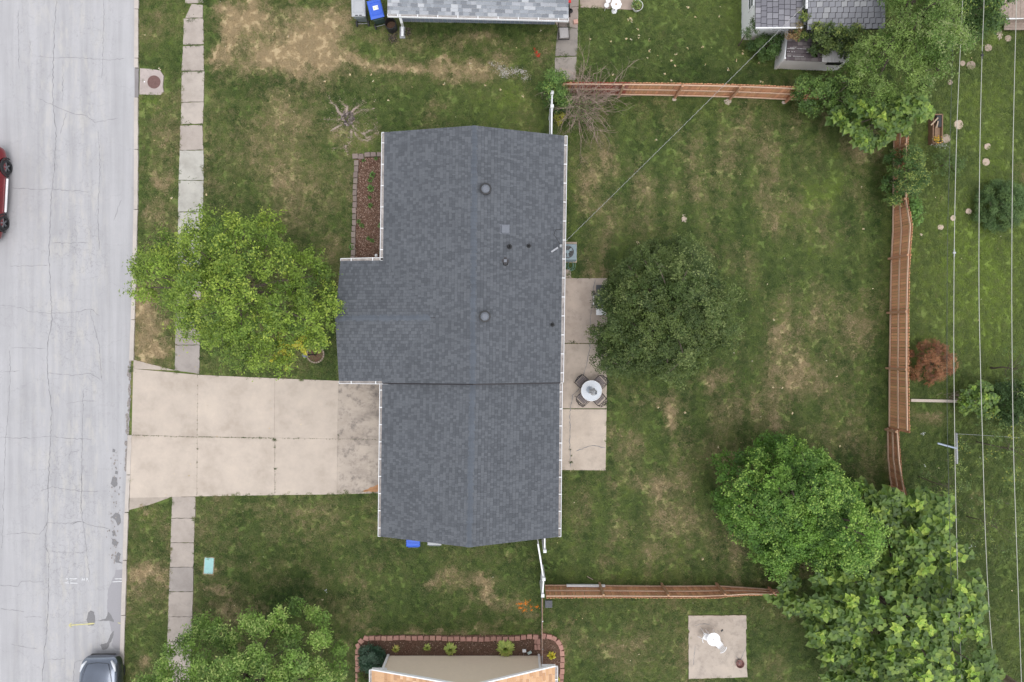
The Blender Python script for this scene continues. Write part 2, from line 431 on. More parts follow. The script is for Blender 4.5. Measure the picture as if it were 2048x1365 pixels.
stripe = np.sin(XX * 2 * math.pi / 1.25 + (fbm(YY * .2, XX * .2, 7) - .5) * 3) * .32 * yard
lush = lush + stripe
dry = np.clip(dry, 0, 1.25); lush = np.clip(lush, -1.2, 1.6)
ux = XX * PPM + 1024; uy = 682.5 - YY * PPM
hard = np.zeros(XX.shape, bool)
for p in HARD: hard |= inside(ux + (fbm(XX * 3, YY * 3, 61) - .5) * 6, uy + (fbm(XX * 3, YY * 3, 63) - .5) * 6, p)
dens = np.where(hard, 0.0, 1.0)
dens = dens * np.clip(1.25 - .45 * dry, .5, 1.1)
ny, nx = XX.shape
ZZ = (fbm(XX * .5, YY * .5, 33) - .5) * .03 + (fbm(XX * 4, YY * 4, 34) - .5) * .012
ZZ = np.where(hard, -0.03, ZZ)
# the lawn goes on, coarser, past the picture's edge to the horizon
verts = np.stack([XX.ravel(), YY.ravel(), ZZ.ravel()], 1)
idx = np.arange(nx * ny).reshape(ny, nx)
quads = np.stack([idx[:-1, :-1].ravel(), idx[:-1, 1:].ravel(), idx[1:, 1:].ravel(), idx[1:, :-1].ravel()], 1)
far = 260.0
ex = np.array([(-far, -far, -.04), (far, -far, -.04), (far, far, -.04), (-far, far, -.04), (x0 + .05, y0 + .05, -.04), (x1 - .05, y0 + .05, -.04), (x1 - .05, y1 - .05, -.04), (x0 + .05, y1 - .05, -.04)])
b = len(verts)
q2 = np.array([(b, b + 1, b + 5, b + 4), (b + 1, b + 2, b + 6, b + 5), (b + 2, b + 3, b + 7, b + 6), (b + 3, b, b + 4, b + 7)])
V = np.concatenate([verts, ex]); Q = np.concatenate([quads, q2])
def np_mesh(name, V, F, k=4):
    me = bpy.data.meshes.new(name)
    me.vertices.add(len(V)); me.vertices.foreach_set('co', V.astype(np.float32).ravel())
    me.loops.add(len(F) * k); me.loops.foreach_set('vertex_index', F.astype(np.int32).ravel())
    me.polygons.add(len(F)); me.polygons.foreach_set('loop_start', np.arange(0, len(F) * k, k, dtype=np.int32))
    me.update(calc_edges=True)
    return me
gm = np_mesh('ground', V, Q)
def fattr(me, name, arr):
    a = me.attributes.new(name, 'FLOAT', 'POINT'); a.data.foreach_set('value', arr.astype(np.float32))
pad8 = lambda a, v: np.concatenate([a.ravel(), np.full(8, v)])
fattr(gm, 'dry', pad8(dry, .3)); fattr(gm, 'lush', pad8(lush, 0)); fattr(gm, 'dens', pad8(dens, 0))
gm.polygons.foreach_set('use_smooth', [True] * len(gm.polygons))

G_DK, G_MD, G_LT, G_YG, TAN, TAN2 = (.038, .072, .018), (.104, .152, .041), (.162, .208, .062), (.20, .28, .05), (.33, .275, .135), (.46, .355, .21)
def grass_nodes(t, dryS, lush_shadeS, fine, fine2):
    """colour of the sward from its dryness, lushness and painted shade"""
    lf = t.math('ADD', t.math('MULTIPLY', lush_shadeS, .30), t.math('ADD', t.math('MULTIPLY', t.math('SUBTRACT', fine, .5), 1.9), .45))
    green = t.ramp(lf, [(0.0, G_DK), (.38, G_MD), (.72, G_LT), (1.0, G_YG)])
    df = t.math('ADD', dryS, t.math('MULTIPLY', t.math('SUBTRACT', fine2, .5), 2.0))
    dd = t.ramp(df, [(.22, 0.0), (1.02, 1.0)])
    tan = t.ramp(df, [(.5, TAN), (1.3, TAN2)])
    return t.mix(dd, green, tan)
t = NT('lawn_soil'); t.rough(.95); t.bs.inputs['Specular IOR Level'].default_value = .1
fine = t.noise(30, 6, .8); fine2 = t.noise(11, 6, .75)
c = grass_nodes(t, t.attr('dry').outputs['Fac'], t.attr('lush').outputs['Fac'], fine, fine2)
t.l(c, t.bs.inputs['Base Color']); t.bump(fine, .7, .03)
gm.materials.append(t.m)
ground = link_obj('ground', gm); tag(ground, 'mown lawns with dry patches around the houses', None, None, 'structure')

# blades
t = NT('grass_blade'); t.rough(.6); t.bs.inputs['Specular IOR Level'].default_value = .25
rv = t.n('ShaderNodeObjectInfo').outputs['Random']
f1 = t.noise(2.3, 5, .75)
fr = t.math('ADD', t.math('MULTIPLY', rv, .35), t.math('MULTIPLY', t.noise(26, 3, .75), .65))
f3 = t.math('FRACT', t.math('MULTIPLY', rv, 7.13))
fr2 = t.math('ADD', t.math('MULTIPLY', f3, .3), t.math('MULTIPLY', t.noise(11, 6, .75), .7))
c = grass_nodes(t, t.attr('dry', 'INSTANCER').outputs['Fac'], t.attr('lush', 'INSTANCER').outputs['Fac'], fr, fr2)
tr = t.n('ShaderNodeBsdfTranslucent'); t.l(c, tr.inputs[0]); t.l(c, t.bs.inputs['Base Color'])
mx = t.n('ShaderNodeMixShader'); mx.inputs[0].default_value = .25
t.l(t.bs.outputs[0], mx.inputs[1]); t.l(tr.outputs[0], mx.inputs[2]); t.l(mx.outputs[0], t.out.inputs[0])
GRASS_MAT = t.m
rs = np.random.RandomState(5)
def tuft_mesh(nb, spread, hgt):
    vs = []; fs = []
    for k in range(nb):
        a = rs.rand() * 6.283; r = spread * math.sqrt(rs.rand()); bx, by = r * math.cos(a), r * math.sin(a)
        d = rs.rand() * 6.283; L = hgt * (.6 + .7 * rs.rand()); lean = .55 + .55 * rs.rand(); wd = .004 + .004 * rs.rand()
        dx, dy = math.cos(d), math.sin(d); sx, sy = -dy * wd, dx * wd
        mx_, mz = L * .45 * lean * .6, L * .5; tx, tz = L * lean, L * (.95 - .5 * lean)
        i = len(vs)
        vs += [(bx - sx, by - sy, -.01), (bx + sx, by + sy, -.01), (bx + dx * mx_ + sx, by + dy * mx_ + sy, mz), (bx + dx * mx_ - sx, by + dy * mx_ - sy, mz), (bx + dx * tx, by + dy * tx, tz)]
        fs += [(i, i + 1, i + 2, i + 3), (i + 3, i + 2, i + 4)]
    me = bpy.data.meshes.new('grass_tuft'); me.from_pydata(vs, [], fs); me.materials.append(GRASS_MAT); me.update(); return me
tuft_col = bpy.data.collections.new('grass_tufts')
for k in range(6):
    o = bpy.data.objects.new('grass_tuft', tuft_mesh(46, .11, .055 + .006 * k)); tuft_col.objects.link(o)
lm = bpy.data.meshes.new('lawn_grass')
# points mesh: jittered grid of tufts where grass grows
N = 135000
px_ = rs.uniform(x0, x1, N); py_ = rs.uniform(y0, y1, N)
ii = np.clip(((px_ - x0) / st), 0, nx - 2).astype(int); jj = np.clip(((py_ - y0) / st), 0, ny - 2).astype(int)
keep = rs.rand(N) < dens[jj, ii]
hd = hard[jj, ii] | hard[jj + 1, ii] | hard[jj, ii + 1] | hard[jj + 1, ii + 1]
keep &= (~hd) | (rs.rand(N) < .25); keep &= ~(hard[jj, ii] & hard[jj + 1, ii + 1])
px_, py_, ii, jj = px_[keep], py_[keep], ii[keep], jj[keep]
lm.vertices.add(len(px_)); lm.vertices.foreach_set('co', np.stack([px_, py_, np.maximum(ZZ[jj, ii], -.01)], 1).astype(np.float32).ravel())
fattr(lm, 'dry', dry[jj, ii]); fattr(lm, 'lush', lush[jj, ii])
grass = link_obj('lawn_grass', lm)
tag(grass, 'short mown grass, green with tan dry patches', 'grass', None, 'stuff')
ng = bpy.data.node_groups.new('grass_scatter', 'GeometryNodeTree')
ng.interface.new_socket('Geometry', in_out='INPUT', socket_type='NodeSocketGeometry')
ng.interface.new_socket('Geometry', in_out='OUTPUT', socket_type='NodeSocketGeometry')
gi = ng.nodes.new('NodeGroupInput'); go = ng.nodes.new('NodeGroupOutput')
ip = ng.nodes.new('GeometryNodeInstanceOnPoints'); ci = ng.nodes.new('GeometryNodeCollectionInfo')
ci.inputs['Collection'].default_value = tuft_col; ci.inputs['Separate Children'].default_value = True; ci.inputs['Reset Children'].default_value = True
mp = ng.nodes.new('GeometryNodeMeshToPoints')
rr = ng.nodes.new('FunctionNodeRandomValue'); rr.data_type = 'FLOAT_VECTOR'
rr.inputs[0].default_value = (-.15, -.15, 0); rr.inputs[1].default_value = (.15, .15, 6.283)
rsn = ng.nodes.new('FunctionNodeRandomValue'); rsn.data_type = 'FLOAT'; rsn.inputs[2].default_value = .7; rsn.inputs[3].default_value = 1.3
L = ng.links.new
L(gi.outputs[0], mp.inputs['Mesh']); L(mp.outputs[0], ip.inputs['Points']); L(ci.outputs[0], ip.inputs['Instance'])
ip.inputs['Pick Instance'].default_value = True
L(rr.outputs[0], ip.inputs['Rotation']); L(rsn.outputs[1], ip.inputs['Scale']); L(ip.outputs[0], go.inputs[0])
md = grass.modifiers.new('scatter', 'NODES'); md.node_group = ng

# ================================================================== ROAD
t = NT('worn_asphalt'); t.rough(.9); t.bs.inputs['Specular IOR Level'].default_value = .2
base = t.ramp(t.noise(120, 3, .8), [(.25, (.355, .347, .358)), (.75, (.465, .457, .468))])
st1 = t.ramp(t.noise(1.0, 5, .6, stretch=(2.6, .12, 1)), [(.3, .86), (.6, 1.03)])
st2 = t.ramp(t.noise(.5, 5, .65), [(.3, .94), (.7, 1.04)])
c = t.mix(1, t.mix(1, base, st1, 'MULTIPLY'), st2, 'MULTIPLY')
# net of hairline cracks, strongest in the right-hand wheel track
vo = t.n('ShaderNodeTexVoronoi', feature='DISTANCE_TO_EDGE'); vo.inputs['Scale'].default_value = 2.6
wv = t.n('ShaderNodeVectorMath', operation='ADD')
ns = t.n('ShaderNodeTexNoise'); ns.inputs['Scale'].default_value = 3; ns.inputs['Detail'].default_value = 5; t.l(t.pos, ns.inputs['Vector'])
sc_ = t.n('ShaderNodeVectorMath', operation='SCALE'); sc_.inputs['Scale'].default_value = .7; t.l(ns.outputs['Color'], sc_.inputs[0])
t.l(t.pos, wv.inputs[0]); t.l(sc_.outputs[0], wv.inputs[1]); t.l(wv.outputs[0], vo.inputs['Vector'])
sx = t.n('ShaderNodeSeparateXYZ'); t.l(t.pos, sx.inputs[0])
zone = t.ramp(t.math('ADD', t.math('MULTIPLY', sx.outputs[0], 1 / 8.0), 3.15), [(.12, 0.0), (.42, 1.0), (.66, 1.0), (.78, .1)])
patch = t.ramp(t.noise(.35, 3, .5), [(.42, 0.0), (.56, 1.0)])
hair = t.ramp(vo.outputs['Distance'], [(0.0, 1.0), (.03, 0.0)])
hf = t.math('MULTIPLY', t.math('MULTIPLY', hair, zone), t.math('MULTIPLY', patch, .45))
c = t.mix(hf, c, (.16, .155, .16))
vo2 = t.n('ShaderNodeTexVoronoi', feature='DISTANCE_TO_EDGE'); vo2.inputs['Scale'].default_value = .42; t.l(wv.outputs[0], vo2.inputs['Vector'])
h2 = t.ramp(vo2.outputs['Distance'], [(0.0, .28), (.006, 0.0)])
c = t.mix(h2, c, (.2, .19, .2))
# pale worn gutter side and dirt against the kerb
c = t.mix(t.math('MULTIPLY', t.ramp(t.noise(1.6, 6, .7, stretch=(2, .5, 1)), [(.5, 0.0), (.62, 1.0)]), t.math('MULTIPLY', zone, .35)), c, (.52, .49, .44))
t.l(c, t.bs.inputs['Base Color']); t.bump(t.noise(150, 3, .8), .35, .006)
M['road'] = t.m
t = NT('pale_concrete'); t.rough(.85); t.bs.inputs['Specular IOR Level'].default_value = .25
a = t.attr('col').outputs['Color']
g = t.mix(1, a, t.ramp(t.noise(70, 4, .8), [(.25, .86), (.75, 1.1)]), 'MULTIPLY')
g = t.mix(1, g, t.ramp(t.noise(.8, 6, .65), [(.28, (.80, .785, .77)), (.5, (.98, .98, .98)), (.7, (1.10, 1.095, 1.08))]), 'MULTIPLY')
st_ = t.ramp(t.noise(2.2, 7, .75), [(.50, 0.0), (.72, .5)])
g = t.mix(t.math('MULTIPLY', st_, t.attr('stain').outputs['Fac']), g, (.12, .105, .10))
sx = t.n('ShaderNodeSeparateXYZ'); t.l(t.pos, sx.inputs[0])
ga = t.ramp(t.math('MULTIPLY', t.math('ADD', sx.outputs[0], 8.4), .5), [(.1, 0.0), (.75, 1.0)])
oil = t.ramp(t.noise(1.4, 6, .7, stretch=(.6, 1.3, 1)), [(.46, 0.0), (.68, .55)])
heavy = t.math('MAXIMUM', t.math('SUBTRACT', t.attr('stain').outputs['Fac'], 1.0), 0.0)
g = t.mix(t.math('MULTIPLY', t.math('MULTIPLY', ga, oil), heavy), g, (.10, .085, .08))
t.l(g, t.bs.inputs['Base Color']); t.bump(t.noise(90, 4, .7), .25, .005)
M['concrete'] = t.m

me = MB()
rp = [(-420, -420)] + [(x - 7, y) for x, y in [(279, -420)] + ROAD_EDGE + [(240, 1800)]] + [(-420, 1800)]
me.prism([tuple(at(x, y)[:2]) for x, y in rp], -.2, -0.005)
road = me.build('road', M['road'], kind='structure', label='pale worn asphalt street with cracks and patches')

def poly_ribbon(mb, pts, w, z, jitter=.0, sub=6, wj=.5):
    """flat ribbon along a pixel polyline"""
    P = []
    for (a, b), (c_, d) in zip(pts, pts[1:]):
        L_ = math.hypot(c_ - a, d - b); n = max(2, int(L_ / sub))
        for k in range(n): P.append((a + (c_ - a) * k / n + rnd.uniform(-1, 1) * jitter, b + (d - b) * k / n + rnd.uniform(-1, 1) * jitter))
    P.append(pts[-1])
    W = [tuple(at(x, y)[:2]) for x, y in P]
    Lf, Rt = [], []
    for k, (x, y) in enumerate(W):
        x0_, y0_ = W[max(0, k - 1)]; x1_, y1_ = W[min(len(W) - 1, k + 1)]
        dx, dy = x1_ - x0_, y1_ - y0_; l = math.hypot(dx, dy) or 1
        ww = w * (1 + wj * rnd.uniform(-1, 1)) / 2
        if k in (0, len(W) - 1): ww *= .2
        Lf.append((x - dy / l * ww, y + dx / l * ww, z)); Rt.append((x + dy / l * ww, y - dx / l * ww, z))
    for k in range(len(W) - 1): mb.face([Rt[k], Rt[k + 1], Lf[k + 1], Lf[k]])

M['crack'] = mat('crack_tar', (.24, .235, .24), .95, var=.3)  # plain dark tone for the thin cracks
cr = MB()
CR = [[(113, 0), (109, 60), (106, 120), (106, 205), (112, 262), (110, 330), (104, 380), (100, 440), (98, 520), (101, 580), (104, 640), (95, 690), (94, 740), (103, 820), (101, 870), (97, 960), (95, 1040), (90, 1090), (98, 1110), (97, 1180), (94, 1255), (89, 1300), (84, 1365)],
      [(75, 113), (120, 116), (160, 116), (210, 120), (250, 118)], [(76, 197), (106, 211), (136, 225), (172, 232), (190, 244), (210, 242), (236, 237)],
      [(20, 377), (105, 379), (180, 384)], [(103, 486), (130, 487), (175, 485)], [(20, 533), (96, 531)], [(0, 611), (40, 615), (60, 624), (100, 627), (150, 626), (180, 618), (200, 632)],
      [(20, 696), (60, 697), (93, 697)], [(0, 744), (40, 742)], [(95, 747), (150, 751), (180, 747), (200, 760)], [(0, 875), (60, 877), (100, 872), (140, 878), (185, 879)], [(132, 808), (165, 802), (190, 802)],
      [(80, 983), (105, 974), (160, 983), (200, 983)], [(8, 1070), (40, 1066), (80, 1068), (96, 1046), (130, 1048), (162, 1043), (180, 1050), (218, 1058)], [(92, 1101), (130, 1106), (170, 1105)],
      [(0, 1172), (35, 1173), (45, 1162), (88, 1165)], [(48, 1234), (84, 1235)], [(0, 1218), (50, 1224)], [(20, 1288), (75, 1299)],
      [(166, 780), (165, 860), (163, 930), (162, 1040)], [(162, 1043), (140, 1048)], [(36, 20), (38, 140)], [(126, 120), (125, 205)], [(19, 700), (21, 760), (10, 900), (4, 1100)], [(208, 0), (204, 160)], [(196, 260), (200, 330), (196, 420), (199, 500)],
      [(228, 440), (243, 400)], [(60, 80), (60, 110)], [(134, 225), (120, 268)], [(137, 915), (142, 905), (160, 900)], [(180, 620), (200, 700), (203, 760)], [(160, 1240), (152, 1246), (190, 1240)], [(165, 930), (162, 1010), (180, 1160)], [(93, 1320), (130, 1318)], [(146, 1365), (150, 1325), (166, 1320)]]
for k, p in enumerate(CR):
    poly_ribbon(cr, p, (.028 if k == 0 else .018), -.002, jitter=1.3, sub=5, wj=.6)
cr.build('crack', M['crack'], road, kind='stuff')
# darker patches where the top layer has gone, grey repair strip at the kerb
def blob(pts, z, mb, jit=1.0):
    P = []
    n = len(pts)
    for k in range(n):
        (a, b), (c_, d) = pts[k], pts[(k + 1) % n]
        m_ = max(1, int(math.hypot(c_ - a, d - b) / 3.5))
        for j in range(m_): P.append((a + (c_ - a) * j / m_ + rnd.uniform(-jit, jit), b + (d - b) * j / m_ + rnd.uniform(-jit, jit)))
    mb.face([at(x, y, z) for x, y in reversed(P)])
M['pothole'] = mat('bare_dark_asphalt', (.20, .195, .20), .9, var=.25, scale=30)
M['repair'] = mat('newer_asphalt', (.31, .30, .315), .9, var=.12, scale=40)
M['gutterdirt'] = mat('gutter_grime', (.25, .225, .21), .95, var=.45, scale=12)
b1 = MB()
blob([(231, 1140), (247, 1140), (248, 1180), (246, 1300), (232, 1300), (222, 1292), (226, 1280), (214, 1220), (216, 1180), (222, 1165), (229, 1152)], -.002, b1, .8)
b1.build('asphalt_patch', M['repair'], road)
for pts in ([(225, 955), (234, 955), (235, 972), (228, 976), (222, 968)], [(232, 1026), (241, 1030), (242, 1046), (236, 1052), (230, 1040), (222, 1034)], [(224, 1078), (230, 1080), (237, 1086), (233, 1093), (224, 1090)],
            [(182, 1222), (188, 1224), (191, 1240), (187, 1252), (176, 1251), (173, 1240), (177, 1226)], [(200, 1290), (214, 1286), (222, 1268), (228, 1262), (224, 1280), (214, 1298), (206, 1300)],
            [(196, 1242), (212, 1238), (216, 1224), (224, 1232), (228, 1244), (218, 1242)], [(236, 1104), (242, 1108), (238, 1122), (246, 1128), (232, 1126), (230, 1116)], [(224, 1063), (230, 1062), (231, 1070), (226, 1074)],
            [(225, 898), (231, 900), (229, 906), (224, 904)], [(231, 941), (236, 944), (235, 950), (230, 948)], [(229, 933), (233, 934), (231, 938)], [(238, 973), (241, 975), (239, 979)]):
    q = MB(); blob(pts, .001, q, .8); q.build('pothole', M['pothole'], road)
gd = MB()
for y in range(725, 940, 3):
    if rnd.random() < .75:
        x = edge_x(y) - 8 + rnd.uniform(-3, 1.5); r_ = rnd.uniform(1.5, 4.5)
        blob([(x + r_ * math.cos(a) * .8, y + r_ * 1.4 * math.sin(a)) for a in np.linspace(0, 5.6, 7)], .0035 + .0002 * (y % 5), gd, .6)
for k in range(70):
    y = rnd.uniform(900, 1130); x = 231 + rnd.gauss(0, 6) - (y - 900) * .01; r_ = rnd.uniform(.5, 1.6)
    blob([(x + r_ * math.cos(a), y + r_ * 1.6 * math.sin(a)) for a in np.linspace(0, 5.2, 6)], .0035 + .0001 * (k % 9), gd, .3)
gd.build('gutter_grime', M['gutterdirt'], road, kind='stuff')
# surveyors' paint on the asphalt
M['mark_w'] = mat('sprayed_white_paint', (.60, .60, .61), .8, var=.15, scale=25)
M['mark_y'] = mat('sprayed_yellow_paint', (.58, .53, .24), .8, var=.2, scale=25)
mw = MB()
for p in ([(131, 1158), (155, 1158)], [(129, 1166), (156, 1167)], [(137, 1155), (140, 1169)], [(134, 1163), (145, 1162)],
          [(164, 1163), (165, 1156), (167, 1161), (169, 1156), (170, 1163)], [(173, 1163), (173, 1156), (176, 1157), (175, 1160), (173, 1160)], [(176, 1160), (178, 1164)],
          [(229, 1158), (247, 1158)], [(224, 1164), (247, 1163)], [(248, 1120), (253, 1125)], [(253, 1121), (249, 1127)], [(249, 1163), (251, 1168)]):
    poly_ribbon(mw, p, .045, .006, jitter=.3, sub=3, wj=.4)
mw.build('white_survey_mark', M['mark_w'], road)
my = MB()
for p in ([(138, 1251), (168, 1249), (190, 1247)], [(137, 1251), (144, 1246)], [(137, 1251), (144, 1256)], [(235, 1246), (243, 1247)]):
    poly_ribbon(my, p, .05, .006, jitter=.3, sub=3, wj=.4)
my.build('yellow_survey_arrow', M['mark_y'], road)

# kerb in lengths
kerb = thing('kerb', 'pale concrete kerb along the street edge', None, tuple(at(272, 680)), kind='structure')
yy = [-60, 0, 118, 137]
ys = [-60, 20, 118, 137, 196, 300, 420, 540, 640, 722]
segs = [(ys[k], ys[k + 1]) for k in range(len(ys) - 1)] + [(870, 950), (950, 1025), (1025, 1120), (1120, 1230), (1230, 1330), (1330, 1430)]
for (ya, yb) in segs:
    inlet = (ya == 137)
    q = MB(); q.cur = (.50, .45, .41) if not inlet else (.25, .23, .23)
    n = 6; Lp, Rp = [], []
    for k in range(n + 1):
        y_ = ya + (yb - ya) * k / n + (.6 if k == 0 else -.6 if k == n else 0); e = edge_x(y_)
        Lp.append((e - 7.5 + rnd.uniform(-.4, .4), y_)); Rp.append((e + .5 + rnd.uniform(-.5, .5), y_))
    h_ = .05 if yb > 860 and yb < 1030 else (.12 if not inlet else .02)
    q.prism([tuple(at(x, y)[:2]) for x, y in Lp + Rp[::-1]], -.15, h_ * .6 + .02)
    q.build('kerb_stone', M['concrete'], kerb, bevel=.012)
# slabs
def slabs(root, polys, cols, h=.03, name='paving_slab', stains=None, sub=False):
    for k, p in enumerate(polys):
        q = MB(); q.cur = cols[k % len(cols)] if isinstance(cols, list) else cols
        cx = sum(a for a, b in p) / len(p); cy = sum(b for a, b in p) / len(p)
        P = []
        for (a, b) in p:
            d = math.hypot(a - cx, b - cy); s_ = (d - .13) / d
            P.append((cx + (a - cx) * s_, cy + (b - cy) * s_))
        if sub:
            R_ = []
            for i in range(len(P)):
                (a, b), (c_, d) = P[i], P[(i + 1) % len(P)]; m_ = max(1, int(math.hypot(c_ - a, d - b) / 5))
                for j in range(m_): R_.append((a + (c_ - a) * j / m_ + rnd.uniform(-.5, .5), b + (d - b) * j / m_ + rnd.uniform(-.5, .5)))
            P = R_
        q.prism([tuple(at(x, y)[:2]) for x, y in P], -.08, h + rnd.uniform(-.004, .004))
        o = q.build(name, M['concrete'], root)
        sv = stains[k] if stains else .3
        a_ = o.data.attributes.new('stain', 'FLOAT', 'POINT'); a_.data.foreach_set('value', [float(sv)] * len(o.data.vertices))
DC = (.515, .44, .375)
dw = thing('driveway', 'broad pale concrete driveway leading to the garage', None, tuple(at(500, 870)), kind='structure')
dcs = [(DC[0] * f, DC[1] * f, DC[2] * f) for f in (.88, .97, 1.0, .98, .86, 1.0, 1.02, 1.0, .9, .78)]
slabs(dw, drive_slabs, dcs, .035, 'concrete_slab', [.3, .2, .15, .15, 2.0, .2, .15, .15, 1.9, .8])
sw = thing('sidewalk', 'concrete pavement of single slabs parallel to the street', None, tuple(at(375, 680)), kind='structure')
tones = {1: (.41, .355, .315), 2: (.44, .385, .34), 3: (.46, .44, .395), 4: (.35, .31, .285)}
slabs(sw, [p for p, _ in walk_slabs], [tones[c_] for _, c_ in walk_slabs], .035, 'paving_slab', [.5] * len(walk_slabs), sub=True)
pt = thing('patio', 'concrete patio of three slabs behind the house', None, tuple(at(1168, 750)), kind='structure')
slabs(pt, patio_slabs, [(.49, .405, .345), (.50, .42, .355), (.54, .455, .38)], .05, 'concrete_slab', [.8, .7, .5])
npp = thing('garden_path', 'narrow stained concrete path beside the northern house', None, tuple(at(1132, 100)), kind='structure')
slabs(npp, path_slabs, [(.28, .25, .225), (.34, .30, .265), (.33, .275, .245), (.32, .27, .24)], .03, 'paving_slab', [1.0] * 4, sub=True)
np2 = thing('northern_patio', 'brownish concrete patio at the top edge of the picture', None, tuple(at(1220, -10)), kind='structure')
slabs(np2, npatio, (.40, .32, .27), .03, 'concrete_slab', [.6])
pd_ = thing('concrete_pad', 'square weathered concrete pad on the southern lawn', 'concrete pad', tuple(at(1434, 1293)))
slabs(pd_, pad, (.47, .40, .34), .06, 'concrete_slab', [1.0], sub=True)
# rust stain, weeds and cracks
M['rust'] = mat('rust_stain', (.42, .22, .11), .9, var=.25, scale=4)
q = MB(); blob([(722, 984), (735, 978), (757, 968), (775, 968), (775, 984.5)], .0445, q, 1.2); q.build('rust_stain', M['rust'], dw)
q = MB()
for p in ([(1190, 558), (1186, 580), (1184, 610), (1180, 640), (1181, 670), (1179, 700), (1172, 735), (1165, 755)], [(1165, 772), (1145, 790), (1140, 820), (1139, 880), (1141, 935)], [(1152, 902), (1185, 891), (1211, 896)]):
    poly_ribbon(q, p, .026, .058, jitter=1.0, sub=4)
q.build('crack', M['crack'], pt, kind='stuff')
q = MB()
for p in ([(1388, 1252), (1398, 1247), (1420, 1247)], [(1470, 1312), (1480, 1320), (1492, 1290)], [(1386, 1330), (1390, 1290)]):
    poly_ribbon(q, p, .02, .069, jitter=.8, sub=3)
q.build('crack', M['crack'], pd_, kind='stuff')
def leaf_cloud(name, pts, size, cols, parent=None, matl=None, flat=.5, **kw):
    """many small leaf-shaped faces at given points (x,y,z)"""
    pts = np.asarray(pts, float); n = len(pts); R_ = np.random.RandomState(len(pts) % 9973 + 1)
    nrm = np.stack([R_.normal(0, 1 - flat, n), R_.normal(0, 1 - flat, n), np.ones(n) * .8], 1); nrm /= np.linalg.norm(nrm, axis=1)[:, None]
    a = R_.rand(n) * 6.283; d = np.stack([np.cos(a), np.sin(a), R_.normal(0, .2, n)], 1)
    d -= (d * nrm).sum(1)[:, None] * nrm; d /= np.linalg.norm(d, axis=1)[:, None]; s_ = np.cross(nrm, d)
    L_ = (size * R_.uniform(.6, 1.3, n))[:, None]
    P0 = pts - d * L_ * .5; P1 = pts + s_ * L_ * .3; P2 = pts + d * L_ * .5; P3 = pts - s_ * L_ * .3
    V_ = np.stack([P0, P1, P2, P3], 1).reshape(-1, 3)
    off = np.array(wloc(parent)) if parent is not None else np.array([V_[:, 0].mean(), V_[:, 1].mean(), V_[:, 2].min()])
    m_ = np_mesh(name, V_ - off, np.arange(4 * n).reshape(n, 4))
    C_ = np.asarray(cols, float)
    if C_.ndim == 1: C_ = np.tile(C_, (n, 1))
    elif len(C_) != n: C_ = C_[R_.randint(0, len(C_), n)]
    C_ = C_ * R_.uniform(.8, 1.2, n)[:, None]
    ca = m_.color_attributes.new('col', 'FLOAT_COLOR', 'POINT')
    ca.data.foreach_set('color', np.repeat(np.concatenate([C_, np.ones((n, 1))], 1), 4, 0).astype(np.float32).ravel())
    m_.materials.append(matl or M['leaf'])
    o = link_obj(name, m_, parent)
    if parent is None: o.location = off
    return tag(o, **kw)
wp = []
for (x, y, r_, n) in [(549, 880, 4, 60), (549, 895, 1.5, 20), (550, 938, 3, 25), (520, 876, 2.5, 16), (596, 877, 2, 12), (395, 898, 1.5, 12), (394, 925, 1.2, 10), (262, 742, 5, 60), (262, 735, 4, 30), (1187, 584, 4, 40), (1146, 684, 7, 50), (1141, 925, 3, 40), (1140, 900, 2, 12), (1143, 912, 2, 16), (386, 38, 8, 40), (378, 42, 6, 30), (380, 91, 8, 40), (395, 91, 5, 20), (372, 143, 8, 40), (400, 144, 6, 30), (376, 249, 8, 40), (402, 250, 4, 25), (384, 361, 10, 20), (1115, 115, 20, 80)]:
    for k in range(n):
        p = at(x + rnd.gauss(0, r_ * .6), y + rnd.gauss(0, r_ * .35), .05 + rnd.random() * .05); wp.append(tuple(p))
for (xa, ya, xb, yb, n) in [(264, 871, 395, 875, 110), (396, 874, 548, 877, 240), (550, 877, 760, 880, 60), (395, 750, 394, 990, 60), (550, 880, 550, 985, 40), (1124, 687, 1214, 687, 40), (677, 870, 677, 885, 10)]:
    for k in range(n):
        f = rnd.random(); p = at(xa + (xb - xa) * f + rnd.gauss(0, .5), ya + (yb - ya) * f + rnd.gauss(0, .5), .045); wp.append(tuple(p))
leaf_cloud('joint_weeds', wp, .045, [(.06, .10, .03), (.09, .13, .04), (.10, .11, .05)], label='green weeds growing in the joints of the paving', kind='stuff', cat='weeds')
# ================================================================== ROOFS
_unit = {}
def unit_shingle(col, key):
    """one shingle tab: x along the course, y up the slope, lower edge proud"""
    k = (key, tuple(round(c, 4) for c in col))
    if k in _unit: return _unit[k]
    me = bpy.data.meshes.new('shingle')
    v = [(.012, 0, -.004), (.988, 0, -.004), (.988, 0, .022), (.012, 0, .022), (.012, .93, .004), (.988, .93, .004), (.012, .93, -.004), (.988, .93, -.004)]
    if key == 'flat': v = [(.05 + .9 * (x > .5), .0 + .93 * (y > .5), z) for x, y, z in v]
    f = [(0, 1, 2, 3), (3, 2, 5, 4), (0, 3, 4, 6), (1, 7, 5, 2)]
    me.from_pydata(v, [], f)
    ca = me.color_attributes.new('col', 'FLOAT_COLOR', 'POINT')
    ca.data.foreach_set('color', list(col + (1.0,)) * 8)
    me.materials.append(M['shingle']); me.update()
    _unit[k] = me; return me

